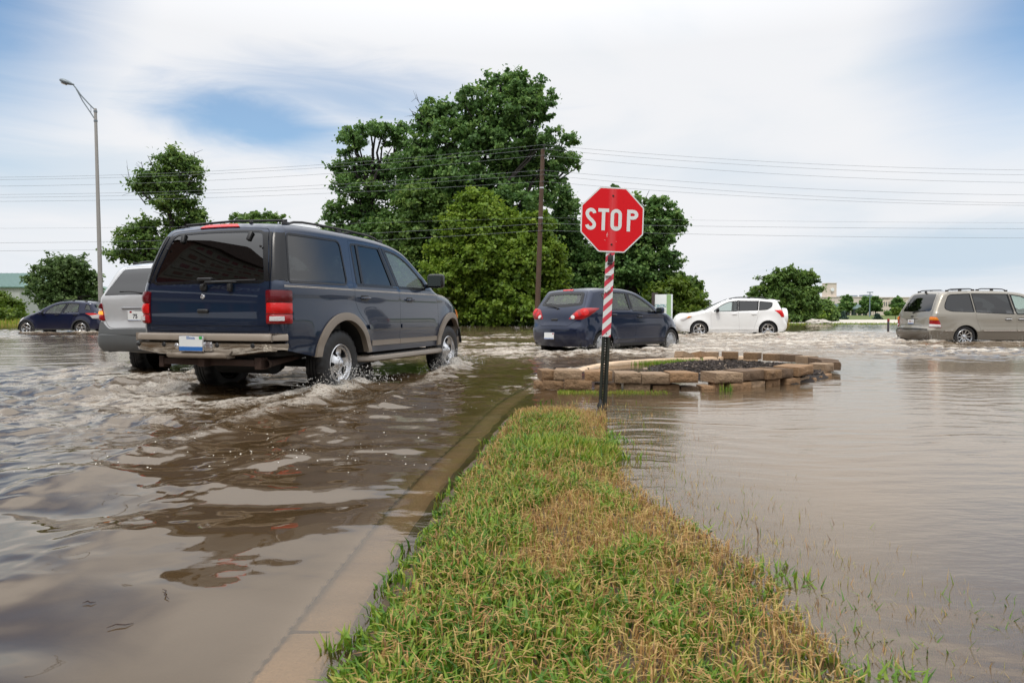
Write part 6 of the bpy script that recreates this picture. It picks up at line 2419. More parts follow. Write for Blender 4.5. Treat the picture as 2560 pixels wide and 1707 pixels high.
def build_mulch():
    n = 9500
    x, y = 1.4 + 3.6 * rng.random(n), 7.9 + 4.7 * rng.random(n)
    q = np.hypot((x - 3.55) / 1.25, (y - 10.1) / 2.2)
    poly = np.array([(1.3, 8.2), (2.3, 8.0), (2.9, 8.2), (3.6, 8.6), (4.25, 9.3), (4.6, 10.3), (4.65, 11.4), (4.2, 12.2), (3.4, 12.35), (2.6, 11.6), (1.7, 10.6)])
    ok = (q < 1.02 + .12 * rng.normal(0, 1, n)) & (ground_z(x, y) > -.03) & inside(poly, np.stack([x, y], 1))
    x, y = x[ok], y[ok]
    n = len(x)
    c = np.stack([x, y, ground_z(x, y) + .012 * rng.random(n)], 1)
    A = rng.normal(0, 1, (n, 3))
    A[:, 2] *= .25
    A /= np.linalg.norm(A, axis=1)[:, None]
    B = np.cross(A, rng.normal(0, 1, (n, 3)))
    B /= np.linalg.norm(B, axis=1)[:, None]
    C = np.cross(A, B)
    l, w, t = .012 + .024 * rng.random(n), .006 + .010 * rng.random(n), .003 + .004 * rng.random(n)
    V = []
    for sx, sy, sz in ((-1, -1, -1), (1, -1, -1), (1, 1, -1), (-1, 1, -1), (-1, -1, 1), (1, -1, 1), (1, 1, 1), (-1, 1, 1)):
        V.append(c + A * (sx * l)[:, None] + B * (sy * w)[:, None] + C * (sz * t)[:, None])
    V = np.stack(V, 1).reshape(-1, 3)
    f = np.array([(0, 3, 2, 1), (4, 5, 6, 7), (0, 1, 5, 4), (1, 2, 6, 5), (2, 3, 7, 6), (3, 0, 4, 7)])
    F = (f[None] + 8 * np.arange(n)[:, None, None]).reshape(-1, 4)
    tone = np.repeat(np.where(rng.random(n) < .05, .95, .5 * rng.random(n)), 6)
    m = attr_mix('bark chips', 'tone', [(0, (.018, .014, .012)), (.5, (.055, .041, .033)), (.7, (.10, .07, .05)), (1, (.28, .22, .17))], rough=.75)
    o = np_mesh('mulch', V, F, m, smooth=False, fattrs={'tone': tone})
    tag(o, 'dark bark chips inside the planter ring', 'mulch', kind='stuff')


build_mulch()


# ------------------------------------------------------------------ stop sign
def stroke(path, w):
    """flat ribbon of width w along a 2-D path"""
    P = np.asarray(path, float)
    t = np.zeros_like(P)
    t[1:-1] = P[2:] - P[:-2]
    t[0], t[-1] = P[1] - P[0], P[-1] - P[-2]
    t /= np.linalg.norm(t, axis=1)[:, None]
    n = np.stack([-t[:, 1], t[:, 0]], 1) * w / 2
    k = len(P)
    return np.concatenate([P + n, P - n]), [[i, i + 1, k + i + 1, k + i] for i in range(k - 1)]


def arc(cx, cy, rx, ry, a0, a1, n=18):
    return [(cx + rx * math.cos(R(a)), cy + ry * math.sin(R(a))) for a in np.linspace(a0, a1, n)]


def build_stop_sign():
    base = Vector((.868, 6.5, .03))
    root = empty('stop_sign', base, 0)
    root.rotation_euler = (R(-.5), R(2.6), 0)
    tag(root, 'red octagonal stop sign on a leaning post with red and white striped sleeve', 'stop sign')
    zc, Rr = 1.72, .305 / math.cos(R(22.5))
    oct_ = [(Rr * math.cos(R(22.5 + 45 * k)), Rr * math.sin(R(22.5 + 45 * k))) for k in range(8)]
    oct_ = rpoly(oct_, .012, .08)
    yaw = R(7)

    def face(o, x, y, d):
        return (x, -.022 - d, zc + y)
    M_SW = mat('sign white', (.66, .68, .67), .35, var=.06)
    # red sheeting, sun bleached in a streak down the middle
    mr, nt, N, L, out = nodes_of('sign red')
    p = N.new('ShaderNodeBsdfPrincipled')
    L.new(p.outputs[0], out.inputs[0])
    p.inputs['Roughness'].default_value = .45
    p.inputs['Specular IOR Level'].default_value = .2
    tc, sp, ns, mi = N.new('ShaderNodeTexCoord'), N.new('ShaderNodeSeparateXYZ'), N.new('ShaderNodeTexNoise'), N.new('ShaderNodeMixRGB')
    L.new(tc.outputs['Object'], sp.inputs[0])
    mp = N.new('ShaderNodeMapping')
    mp.inputs['Scale'].default_value = (14, 1, 1.2)
    L.new(tc.outputs['Object'], mp.inputs[0])
    L.new(mp.outputs[0], ns.inputs['Vector'])
    ns.inputs['Scale'].default_value, ns.inputs['Detail'].default_value = 3, 5
    ab = N.new('ShaderNodeMath')
    ab.operation = 'ABSOLUTE'
    L.new(sp.outputs[0], ab.inputs[0])
    rg = N.new('ShaderNodeMapRange')
    rg.interpolation_type = 'SMOOTHSTEP'
    rg.inputs['From Min'].default_value, rg.inputs['From Max'].default_value = .055, .0
    L.new(ab.outputs[0], rg.inputs['Value'])
    ml = N.new('ShaderNodeMath')
    ml.operation = 'MULTIPLY'
    L.new(rg.outputs[0], ml.inputs[0])
    L.new(ns.outputs['Fac'], ml.inputs[1])
    L.new(ml.outputs[0], mi.inputs[0])
    mi.inputs[1].default_value = (.62, .006, .012, 1)
    mi.inputs[2].default_value = (.62, .10, .11, 1)
    L.new(mi.outputs[0], p.inputs['Base Color'])
    mb = MB()
    V2, T = cdt(oct_, (), .2)
    k = len(oct_)
    mb.add([face(0, x, y, 0) for x, y in V2], T[:, ::-1] if False else T)
    mb.add([face(0, x, y, -.004) for x, y in V2], T[:, ::-1])
    mb.add([face(0, x, y, 0) for x, y in oct_] + [face(0, x, y, -.004) for x, y in oct_], [[i, k + i, k + (i + 1) % k, (i + 1) % k] for i in range(k)])
    plate = mb.obj('sign_plate', M_SW, root)
    mb = MB()
    V2, T = cdt(inset(oct_, .0125), (), .2)
    mb.add([face(0, x, y, .0012) for x, y in V2], T)
    mb.obj('red_face', mr, plate)
    mb = MB()
    w, H = .033, .205
    h = H / 2 - w / 2
    lw = .105
    ax = lw / 2 - w / 2
    r = .036
    # S T O P
    S = arc(-.209, h - r, ax, r, 10, 90, 8) + arc(-.209, h - r, ax, r, 90, 180, 8)[1:] + [(-.209 - ax, h - r - .006)] + [(-.209 - ax * math.cos(t) * .98, .012 - (.012 + .0) + (h - r - .006) * (1 - t / (math.pi)) * .0 + 0) for t in ()]
    S = arc(-.209, h - r, ax, r, 8, 180, 16) + [(-.209 - ax * .86, .030), (-.209 - ax * .45, .010), (-.209, -.004), (-.209 + ax * .45, -.018), (-.209 + ax * .86, -.036)] + arc(-.209, -h + r, ax, r, 0, -172, 16)
    paths = [S, [(-.087 - .052, h), (-.087 + .052, h)], [(-.087, h), (-.087, -h - w / 2)],
             arc(.036, h - r, ax + .002, r, 0, 180, 16) + arc(.036, -h + r, ax + .002, r, 180, 360, 16) + [(.036 + ax + .002, h - r)],
             [(.193 - ax, h + w / 2), (.193 - ax, -h - w / 2)], [(.193 - ax, h), (.193 + .004, h)] + arc(.193 + .004, h - .030, ax, .030, 90, -90, 16) + [(.193 - ax, h - .060)]]
    lift = .0022
    for q in paths:
        V, F = stroke(q, w)
        mb.add([face(0, x, y, lift) for x, y in V], [f[::-1] for f in F])
        lift += .0003
    # a scuffed patch at the foot of the O
    V, F = stroke(arc(.032, -.072, .022, .009, 0, 180, 10) + [(.010, -.076)], .006)
    mb.add([face(0, x, y, .0046) for x, y in V], F)
    mb.obj('lettering', M_SW, plate)
    for y in (.225, -.232):
        mb = MB()
        mb.lathe([(.001, -.0085), (.007, -.008), (.0095, -.005), (.010, .0)], 12, off=(0, -.022, zc + y))
        mb.obj('bolt', M_RUST, plate)
    mb = MB()
    for a, b in (((-.052, -.135), (-.046, -.165)), ((-.046, -.12), (-.040, -.15)), ((-.07, -.19), (-.062, -.195)), ((.04, -.2), (.046, -.206))):
        V, F = stroke([a, b], .003)
        mb.add([face(0, x, y, .0024) for x, y in V], F)
    mb.obj('scratches', mat('scratch', (.62, .5, .5), .6), plate)
    for o in [plate]:
        o.rotation_euler = (0, R(-.9), yaw)
        # turn about the post axis, sign centre stays put
        M = Matrix.Translation((0, 0, zc)) @ Matrix.Rotation(yaw, 4, 'Z') @ Matrix.Rotation(R(-.9), 4, 'Y') @ Matrix.Translation((0, 0, -zc))
        o.matrix_local = M
    # u-channel post with punched holes
    M_POST = mat('green channel steel', (.020, .024, .018), .55, metal=.3, var=.4, vscale=30)
    mb = MB()
    z0, z1 = -.25, 1.98
    holes = [circle_loop(0, z0 + .02 + .0254 * k, .0048, 8) for k in range(0, 40)]
    out2 = rpoly([(-.017, z0), (.017, z0), (.017, z1), (-.017, z1)], 0, .2)
    V2, T = cdt(out2, holes, .12)
    mb.add([(x, .022, z) for x, z in V2], T)
    for sd in (1, -1):
        mb.box((sd * .0175 - .0015, -.008, z0), (sd * .0175 + .0015, .0235, z1))
        mb.box((sd * .028 - .0115, -.0095, z0), (sd * .028 + .0115, -.0065, z1))
    mb.obj('post', M_POST, root)
    # reflective striped sleeve
    mb = MB()
    za, zb, hw = .615, 1.425, .0415
    mb.box((-hw, -.016, za), (hw, -.012, zb), m=0)
    pitch, th = .1165, .055
    zz = za - .115
    k = 0
    while zz < zb:
        Q = [(-hw, zz), (hw, zz + 2 * hw * 1.0), (hw, zz + 2 * hw + th), (-hw, zz + th)]
        out_ = []
        for lim, sgn in ((za, 1), (zb, -1)):      # clip to the strip's ends
            src, out_ = (Q if lim == za else out_), []
            for i in range(len(src)):
                a, b = src[i], src[(i + 1) % len(src)]
                ia, ib = (a[1] - lim) * sgn >= 0, (b[1] - lim) * sgn >= 0
                if ia:
                    out_.append(a)
                if ia != ib:
                    t = (lim - a[1]) / (b[1] - a[1])
                    out_.append((a[0] + (b[0] - a[0]) * t, lim))
        if len(out_) > 2:
            mb.add([(x, -.0172, z) for x, z in out_], [list(range(len(out_)))], m=1)
        zz += pitch
    mb.lathe([(.001, -.003), (.006, -.002), (.007, .002)], 10, off=(0, -.0175, za + .03), m=2)
    mb.lathe([(.001, -.003), (.004, -.002), (.005, .002)], 10, off=(.004, -.0175, za + .40), m=2)
    sl = mb.obj('striped_sleeve', [M_SW, mat('faded red sheeting', (.56, .045, .075), .35, var=.12, vscale=10), M_RUST], root)
    mb = MB()
    mb.box((-.022, -.045, 1.325), (.026, -.016, 1.385), bev=.004)
    mb.box((-.026, -.050, 1.300), (.022, -.018, 1.322), bev=.006)
    mb.box((-.004, -.030, 1.385), (.008, -.016, 1.402), bev=.003)
    mb.obj('clip_box', M_BLACK, root)
    for z, roll, xo in ((1.195, 2, -.008), (1.055, 38, -.004)):
        mb = MB()
        M = Matrix.Translation((xo, -.03, z)) @ Matrix.Rotation(R(-roll), 4, 'Y')
        mb.tube([M @ Vector((-.034, 0, 0)), M @ Vector((-.030, 0, 0)), M @ Vector((.022, 0, .002)), M @ Vector((.026, 0, .002))], [.004, .0125, .0125, .004], 12)
        mb.tube([M @ Vector((-.03, .006, .016)), M @ Vector((.028, .004, .022))], .003, 6)
        mb.obj('peeled_flap', mat('peeled sheeting', (.50, .52, .52), .4), sl)
    mb = MB()
    mb.lathe([(.03, -.05), (.028, .0), (.014, .03), (.008, .05), (.001, .052)], 14, axis='z', off=(-.045, -.16, -.02))
    mb.obj('ground_anchor', M_BLACK, root)


build_stop_sign()

# ------------------------------------------------------------------ utility pole and its wires
M_POLE = mat('weathered pole wood', (.085, .052, .035), .9, var=.45, vscale=3, bump=.5, bscale=14)
PY = 46.0


def build_pole():
    a, b = at(1342, 790, PY), at(1357, 374, PY)
    a.z = -.2
    root = empty('utility_pole', (a.x, a.y, a.z))
    tag(root, 'leaning brown wooden utility pole carrying overhead wires before the big trees', 'utility pole')
    mb = MB()
    n = 14
    pts = [(b - a) * (i / (n - 1)) for i in range(n)]
    mb.tube(pts, [.19 - .06 * i / (n - 1) for i in range(n)], 14)
    pole = mb.obj('pole', M_POLE, root)
    mb = MB()
    mb.tube([pts[-1] - Vector((0, 0, .2)), pts[-1] + Vector((.12, -.1, .28))], [.05, .03], 8)
    mb.obj('pole_pin', M_BLACK, root)
    for v in (364, 374, 390, 427, 438, 455, 560, 577):
        w = at(1352, v, PY) - a
        t = w.z / (b - a).z
        c = (b - a) * t
        mb = MB()
        mb.lathe([(.03, -.09), (.05, -.06), (.035, -.03), (.055, 0), (.03, .05), (.001, .06)], 10, axis='z', off=(c.x + .12, c.y - .20, c.z))
        mb.tube([c + Vector((0, 0, -.04)), c + Vector((.12, -.20, -.06))], .018, 6)
        mb.obj('insulator', M_BLACK, root)
    for v, s in ((470, .17), (545, .175)):
        t = (at(1352, v, PY) - a).z / (b - a).z
        c = (b - a) * t
        mb = MB()
        mb.lathe([(.19 - .06 * t + .012, -.05), (.19 - .06 * t + .012, .05)], 16, axis='z', off=tuple(c))
        mb.obj('metal_band', M_ALLOY, root)


build_pole()

M_WIRE = mat('overhead cable', (.17, .19, .20), .6)
WIRES = [(445, 364, 427), (451, 374, 439), (467, 390, 458), (488, 427, 489), (495, 438, 509), (505, 455, 515), (572, 545, 558), (608, 560, 573), (628, 577, 596)]
WN = ['topmost', 'second from top', 'third from top', 'fourth from top', 'fifth from top', 'sixth from top', 'seventh from top, fainter', 'eighth from top', 'lowest']
for k, (vl, vp, vr) in enumerate(WIRES):
    p = at(1353, vp, PY)
    l, r = at(0, vl, PY), at(2560, vr, PY)
    pts = []
    for X in np.linspace(-78, 82, 81):
        # slack curves on either side of the pole, flattest near the picture's edges
        e = l if X < p.x else r
        L_ = abs(e.x - p.x) * (1.08 if X < p.x else 1.12)
        u = abs(X - p.x) / L_
        s = (p.z - e.z) / (1 - (1 - 1 / (1.08 if X < p.x else 1.12)) ** 2)
        u2 = u if u <= 2 else 2
        pts.append((X, p.y - .2, p.z - s * (1 - (1 - u2) ** 2)))
    mb = MB()
    mb.tube(pts, .0055 if k == 6 else (.0085 if k < 6 else .0095), 5)
    o = mb.obj('overhead_wire', M_WIRE)
    tag(o, '%s of the nine overhead wires strung past the utility pole' % WN[k], 'wire', 'overhead wires')


# ------------------------------------------------------------------ street lamp
def build_lamp():
    Y = 34.0
    b = at(252.5, 760, Y)
    root = empty('street_lamp', (b.x, b.y, -.12))
    tag(root, 'tall grey street lamp with a single arm reaching left', 'street lamp')
    top = at(249, 272, Y).z + .12
    M_G = mat('galvanised steel', (.30, .29, .27), .5, metal=.35, var=.12, vscale=2)
    M_HD = mat('lamp head grey', (.16, .19, .21), .45, metal=.3, var=.1)
    lean = -.05
    mb = MB()
    n = 10
    mb.tube([(lean * i / (n - 1), 0, top * i / (n - 1)) for i in range(n)], [.115 - .05 * i / (n - 1) for i in range(n)], 16)
    mb.obj('pole', M_G, root)
    mb = MB()
    mb.box((-.2, -.2, -.02), (.2, .2, .16), bev=.03)
    mb.obj('base_cover', M_G, root)
    for z in (top - .14, top - .60):
        mb = MB()
        mb.lathe([(.066, -.05), (.085, -.045), (.085, .045), (.066, .05)], 14, axis='z', off=(lean, 0, z))
        mb.obj('collar', M_HD, root)
    k = Y / FPX
    P = lambda u, v: (-(249 - u) * k + lean, 0, top + (272 - v) * k)
    mb = MB()
    mb.tube([P(249, 276), P(235, 262), P(215, 240), P(203, 223), P(196, 214)], .032, 8)
    mb.tube([P(248, 299), P(236, 280), P(218, 253), P(203, 224)], .028, 8)
    mb.tube([P(238, 266), P(238, 281)], .012, 6)
    mb.obj('arm', M_HD, root)
    mb = MB()
    c = P(180, 207.5)
    ang = math.atan2(-(P(162, 203)[2] - P(196, 215)[2]), P(162, 203)[0] - P(196, 215)[0])
    M = Matrix.Translation(c) @ Matrix.Rotation(math.atan2(12, 34), 4, 'Y')
    prof = [(.001, -.34), (.10, -.31), (.15, -.2), (.16, -.05), (.13, .12), (.08, .26), (.05, .36), (.001, .37)]
    seg = 20
    V, F = [], []
    for i in range(seg):
        w = 2 * math.pi * i / seg
        for r_, h in prof:
            V.append(M @ Vector((h, r_ * math.cos(w), r_ * .72 * math.sin(w))))
    n = len(prof)
    for i in range(seg):
        for j in range(n - 1):
            F.append([i * n + j, i * n + j + 1, ((i + 1) % seg) * n + j + 1, ((i + 1) % seg) * n + j])
    mb.add(V, F)
    hd = mb.obj('lamp_head', M_HD, root)
    mb = MB()
    V = []
    for i in range(seg):
        w = 2 * math.pi * i / seg
        V.append(M @ Vector((-.10 + .17 * math.cos(w), .12 * math.sin(w), -.115)))
        V.append(M @ Vector((-.10 + .12 * math.cos(w), .08 * math.sin(w), -.155)))
    mb.add(V, [[2 * i, 2 * i + 1, (2 * i + 3) % (2 * seg), (2 * i + 2) % (2 * seg)] for i in range(seg)] + [[2 * i + 1 for i in range(seg)]])
    mb.obj('lamp_lens', M_CLEAR, hd)


build_lamp()

# ------------------------------------------------------------------ trees
M_BARK = mat('bark', (.016, .013, .011), .95, var=.4, vscale=4, bump=.6, bscale=12)


def leaf_mat(name, dark, mid, light):
    return attr_mix(name, 'tone', [(0, dark), (.5, mid), (1, light)], rough=.5, transl=.42, spec=.35)


M_LEAF_DEEP = leaf_mat('deep green leaves', (.036, .085, .024), (.120, .235, .060), (.26, .38, .10))
M_LEAF_MID = leaf_mat('mid green leaves', (.042, .090, .020), (.120, .215, .046), (.24, .33, .07))
M_LEAF_LIGHT = leaf_mat('light green leaves', (.060, .120, .012), (.175, .280, .030), (.32, .42, .055))
M_LEAF_VINE = leaf_mat('vine leaves', (.035, .075, .008), (.11, .18, .018), (.22, .29, .04))
M_LEAF_GREY = leaf_mat('willow leaves', (.040, .080, .024), (.115, .185, .060), (.21, .29, .10))
M_LEAF_BLUE = leaf_mat('spruce needles', (.022, .045, .034), (.05, .09, .068), (.09, .15, .11))


def crown_mesh(clumps, n_leaf, size, seed, fill=.55, droop=0.0, twig=.42, per=26):
    """leaf quads in sprays through the clumps: (centre, radii)"""
    g = np.random.default_rng(seed)
    vol = np.array([(r[0] * r[1] * r[2]) ** .72 for _, r in clumps])
    C, O, W = [], [], []
    for (c, r), v in zip(clumps, vol / vol.sum()):
        nt = max(4, int(n_leaf * v / per))
        d = g.normal(0, 1, (nt, 3))
        d /= np.linalg.norm(d, axis=1)[:, None]
        rad = fill + (1 - fill) * g.random(nt) ** .6
        rad = rad * (1 + .18 * g.normal(0, 1, nt))
        tw = np.array(c) + d * rad[:, None] * np.array(r)
        k = per
        out = d * np.array([1, 1, .8]) + np.array([0, 0, .35 - droop])
        out /= np.linalg.norm(out, axis=1)[:, None]
        s = twig * np.mean(r) ** .5
        along = g.random((nt, k, 1))
        jit = g.normal(0, 1, (nt, k, 3)) * (1 + 1.3 * (g.random((nt, k, 1)) < .14)) * np.array([1, 1, .62]) * s * .30
        p = tw[:, None] + (along - .4) * s * 1.1 * out[:, None] + jit
        C.append(p.reshape(-1, 3))
        O.append(np.repeat(out, k, 0))
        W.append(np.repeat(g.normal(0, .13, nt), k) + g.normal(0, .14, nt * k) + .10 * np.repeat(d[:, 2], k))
    C, O, W = np.concatenate(C), np.concatenate(O), np.concatenate(W)
    n = len(C)
    N = O * .55 + g.normal(0, .6, (n, 3)) + np.array([0, 0, .35])
    N /= np.linalg.norm(N, axis=1)[:, None]
    A = np.cross(N, g.normal(0, 1, (n, 3)))
    A /= np.linalg.norm(A, axis=1)[:, None]
    B = np.cross(N, A)
    l = size * (.65 + .7 * g.random(n))
    w = l * .36
    V = np.stack([C - A * l[:, None] * .55, C + B * w[:, None] - A * .06 * l[:, None], C + A * l[:, None] * .55 - N * .12 * l[:, None], C - B * w[:, None] - A * .06 * l[:, None]], 1).reshape(-1, 3)
    F = np.arange(4 * n).reshape(-1, 4)
    return V, F, np.clip(.46 + W, 0, 1)


def tree(name, label, base, clumps, leaf, n_leaf, size, seed, trunk_r=.3, trunk_h=None, cat='tree', group=None, forks=None, bare=(), per=26, fill=.55, trunk=True, droop=0, twig=.42, sub=2):
    base = Vector(base)
    root = empty(name, base)
    tag(root, label, cat, group)
    cl = [(np.array(c) - np.array(base), r) for c, r in clumps]
    V, F, T = crown_mesh(cl, n_leaf, size, seed, fill, droop, twig, per)
    np_mesh('crown', V, F, leaf, root, smooth=False, fattrs={'tone': T})
    if not trunk:
        return root
    g = np.random.default_rng(seed + 1)
    mb = MB()
    top = max(c[2] for c, _ in cl)
    mid = np.mean([c for c, _ in cl], axis=0)
    th = trunk_h or top * .35
    fork = np.array((mid[0] * .5, mid[1] * .5, th)) if forks is None else np.array(forks)
    P = [np.array((0, 0, -.3)), np.array((0, 0, 0.0)), fork * .5 + g.normal(0, .06, 3) * trunk_r, fork]
    mb.tube(P, [trunk_r * 1.5, trunk_r * 1.15, trunk_r * .95, trunk_r * .85], 9)
    lead = np.array((mid[0], mid[1], top * .8))
    spine = [fork + (lead - fork) * t + g.normal(0, .10, 3) * trunk_r * 4 * t for t in np.linspace(0, 1, 6)]
    mb.tube(spine, [trunk_r * (.8 - .68 * t) for t in np.linspace(0, 1, 6)], 7)
    for c, r in cl:
        j = int(np.clip((c[2] - fork[2]) / max(.1, lead[2] - fork[2]) * 3.2, 0, 4))
        s = spine[j]
        d = c - s
        L_ = np.linalg.norm(d)
        if L_ < .3:
            continue
        q = [s + d * t + np.array((0, 0, -.12 * L_ * math.sin(math.pi * t))) + g.normal(0, .05, 3) * L_ * (0 < t < 1) for t in np.linspace(0, 1, 5)]
        r0 = min(trunk_r * .55, .045 * L_ + .02)
        mb.tube(q, [r0 * (1 - .75 * t) for t in np.linspace(0, 1, 5)], 6, caps=False)
        for _ in range(sub):
            e = c + g.normal(0, .55, 3) * np.array(r)
            k = q[2 + g.integers(0, 2)]
            mb.tube([k, (k + e) / 2 + g.normal(0, .06, 3) * np.linalg.norm(e - k), e], [r0 * .45, r0 * .3, r0 * .1], 5, caps=False)
    for (a, b_) in bare:                     # dead twigs standing clear of the leaves
        a, b_ = np.array(a) - np.array(base), np.array(b_) - np.array(base)
        m = (a + b_) / 2 + g.normal(0, .05, 3) * np.linalg.norm(b_ - a)
        mb.tube([a, m, b_], [.05, .03, .012], 5, caps=False)
        for _ in range(7):
            t = .25 + .75 * g.random()
            k = a + (b_ - a) * t
            e = k + (b_ - a) * .35 * g.random() + g.normal(0, .22, 3) * np.linalg.norm(b_ - a)
            mb.tube([k, e], [.018, .006], 4, caps=False)
    mb.obj('trunk', M_BARK, root)
    return root


def CL(Y, L, depth=1.0, dy=0.0, seed=0):
    """clumps from picture ellipses (x, y, rx, ry in the 2352 px view) at distance Y"""
    g = np.random.default_rng(seed + 300)
    k = Y * 1.08844 / FPX
    out = []
    for x, y, rx, ry in L:
        yy = Y + dy + g.normal(0, .35) * min(rx, 60) * k * depth
        c = atd(x, y, yy)
        out.append((tuple(c), (rx * k, (rx + ry) * .5 * k * depth, ry * k)))
    return out


def gz(x, y):
    return float(ground_z(np.array([x]), np.array([y]))[0])


def foot(xd, Y):
    p = atd(xd, 740, Y)
    return (p.x, p.y, gz(p.x, p.y))


def build_trees():
    # the tall dark tree in the middle
    tree('broadleaf_tree', 'tallest dark green tree with a broad top leaning right, behind the utility pole', foot(1105, 55),
         CL(55, [(1150, 195, 42, 30), (1200, 205, 40, 34), (1240, 222, 34, 28), (1182, 255, 66, 42), (1245, 262, 26, 16), (1085, 225, 38, 26), (1062, 262, 34, 26), (1000, 250, 34, 32), (985, 285, 40, 30), (1022, 325, 62, 44), (1105, 300, 60, 46),
                 (1165, 330, 70, 52), (1240, 318, 34, 24), (1292, 330, 34, 22), (1322, 368, 24, 14), (1282, 372, 44, 24), (1225, 385, 58, 40), (960, 350, 36, 34), (965, 395, 60, 44), (1050, 400, 76, 52), (1130, 415, 70, 50), (1270, 415, 40, 20),
                 (950, 455, 44, 40), (1020, 470, 70, 50), (1100, 490, 72, 50), (1180, 470, 60, 44), (1240, 455, 40, 26), (960, 530, 50, 46), (1040, 555, 76, 50), (1150, 560, 80, 56), (1225, 540, 50, 44), (960, 600, 46, 44), (1060, 640, 90, 60), (1190, 640, 70, 60)], seed=1),
         M_LEAF_DEEP, 100000, .29, 11, per=44, trunk_r=.42, trunk_h=4.2,
         bare=[(tuple(atd(985, 270, 55)), tuple(atd(955, 225, 55))), (tuple(atd(975, 290, 55)), tuple(atd(940, 250, 55)))])
    tree('broadleaf_tree', 'dark tree with open crown and forked black trunk left of the tallest tree', foot(880, 58),
         CL(58, [(850, 296, 34, 16), (810, 312, 36, 20), (880, 300, 26, 16), (915, 325, 24, 30), (800, 345, 26, 12), (930, 300, 20, 18), (785, 385, 26, 18), (835, 380, 30, 18), (815, 405, 40, 18), (875, 395, 26, 24), (920, 385, 34, 34), (790, 428, 26, 20),
                 (850, 440, 44, 22), (915, 450, 26, 40), (785, 480, 28, 26), (835, 485, 44, 26), (880, 500, 30, 24), (760, 495, 18, 18), (910, 520, 36, 28), (800, 520, 34, 20), (860, 540, 60, 34), (930, 570, 44, 50), (780, 545, 30, 24), (850, 590, 70, 40)], seed=2),
         M_LEAF_DEEP, 31000, .27, 12, per=28, twig=.52, trunk_r=.40, trunk_h=6.5, fill=.35)
    tree('broadleaf_tree', 'bushy bright green tree reaching the water in front of the tallest tree', foot(1130, 51.5),
         CL(51.5, [(1090, 470, 34, 36), (1065, 520, 44, 40), (1120, 520, 52, 44), (1180, 530, 40, 40), (1240, 520, 26, 40), (1040, 580, 50, 44), (1110, 590, 62, 50), (1190, 600, 56, 50), (1255, 590, 36, 50), (1275, 640, 24, 40), (1020, 640, 46, 40),
                   (1090, 660, 62, 46), (1170, 670, 62, 46), (1245, 680, 44, 44), (1050, 705, 50, 34), (1130, 718, 60, 26), (1205, 718, 50, 26), (1000, 690, 36, 36), (1290, 690, 20, 30)], dy=-1, seed=3),
         M_LEAF_LIGHT, 72000, .27, 13, per=36, trunk_r=.22, trunk_h=2.0)
    tree('broadleaf_tree', 'olive green tree between the open dark tree and the bright bushy one', foot(985, 54),
         CL(54, [(965, 470, 44, 44), (930, 530, 50, 44), (990, 540, 50, 44), (900, 590, 46, 36), (960, 610, 56, 46), (1020, 500, 40, 40), (900, 640, 50, 36), (970, 670, 50, 40), (940, 715, 60, 26), (1010, 600, 40, 40)], dy=-.5, seed=4),
         M_LEAF_MID, 36000, .28, 14, per=36, trunk_r=.25, trunk_h=2.5)
    tree('broadleaf_tree', 'dark tree between the utility pole and the stop sign', foot(1320, 58),
         CL(58, [(1285, 455, 24, 34), (1300, 500, 34, 40), (1270, 540, 34, 40), (1320, 560, 36, 44), (1285, 600, 34, 44), (1335, 620, 40, 40), (1300, 660, 44, 36), (1360, 650, 44, 36), (1385, 600, 30, 34), (1330, 700, 60, 26), (1285, 700, 40, 26)], dy=1, seed=5),
         M_LEAF_DEEP, 36000, .28, 15, per=40, trunk_r=.3, trunk_h=4.5)
    tree('broadleaf_tree', 'dark rounded tree whose crown spreads right of the stop sign', foot(1440, 56),
         CL(56, [(1415, 432, 16, 8), (1470, 470, 26, 18), (1510, 478, 34, 22), (1545, 500, 20, 22), (1555, 522, 24, 14), (1495, 510, 40, 26), (1420, 500, 40, 40), (1460, 545, 44, 34), (1520, 545, 34, 26), (1400, 560, 40, 40), (1540, 580, 24, 14), (1500, 585, 44, 30),
                 (1440, 610, 50, 36), (1535, 608, 26, 18), (1390, 640, 44, 40), (1480, 640, 54, 34), (1530, 650, 30, 20), (1430, 680, 60, 36), (1400, 710, 60, 24), (1500, 690, 50, 30)], seed=6),
         M_LEAF_DEEP, 48000, .27, 16, per=44, trunk_r=.3, trunk_h=3.5)
    tree('vine_covered_bush', 'low bright vine covered bush behind the white information sign', foot(1560, 52),
         CL(52, [(1548, 668, 30, 22), (1540, 700, 34, 30), (1580, 690, 26, 26), (1604, 705, 20, 24), (1580, 722, 40, 16), (1530, 725, 40, 16), (1505, 690, 26, 34), (1565, 655, 20, 12)], seed=7),
         M_LEAF_VINE, 14000, .26, 17, trunk_r=.1, trunk_h=.8, cat='bush', fill=.7)
    tree('broadleaf_tree', 'small tree with drooping sprays above the vine covered bush', foot(1585, 56),
         CL(56, [(1578, 648, 20, 10), (1596, 655, 16, 9), (1560, 640, 18, 12), (1608, 666, 10, 7), (1575, 668, 26, 14), (1550, 655, 20, 16), (1590, 690, 26, 18)], seed=8), M_LEAF_MID, 6500, .28, 18, trunk_r=.12, trunk_h=1.5)
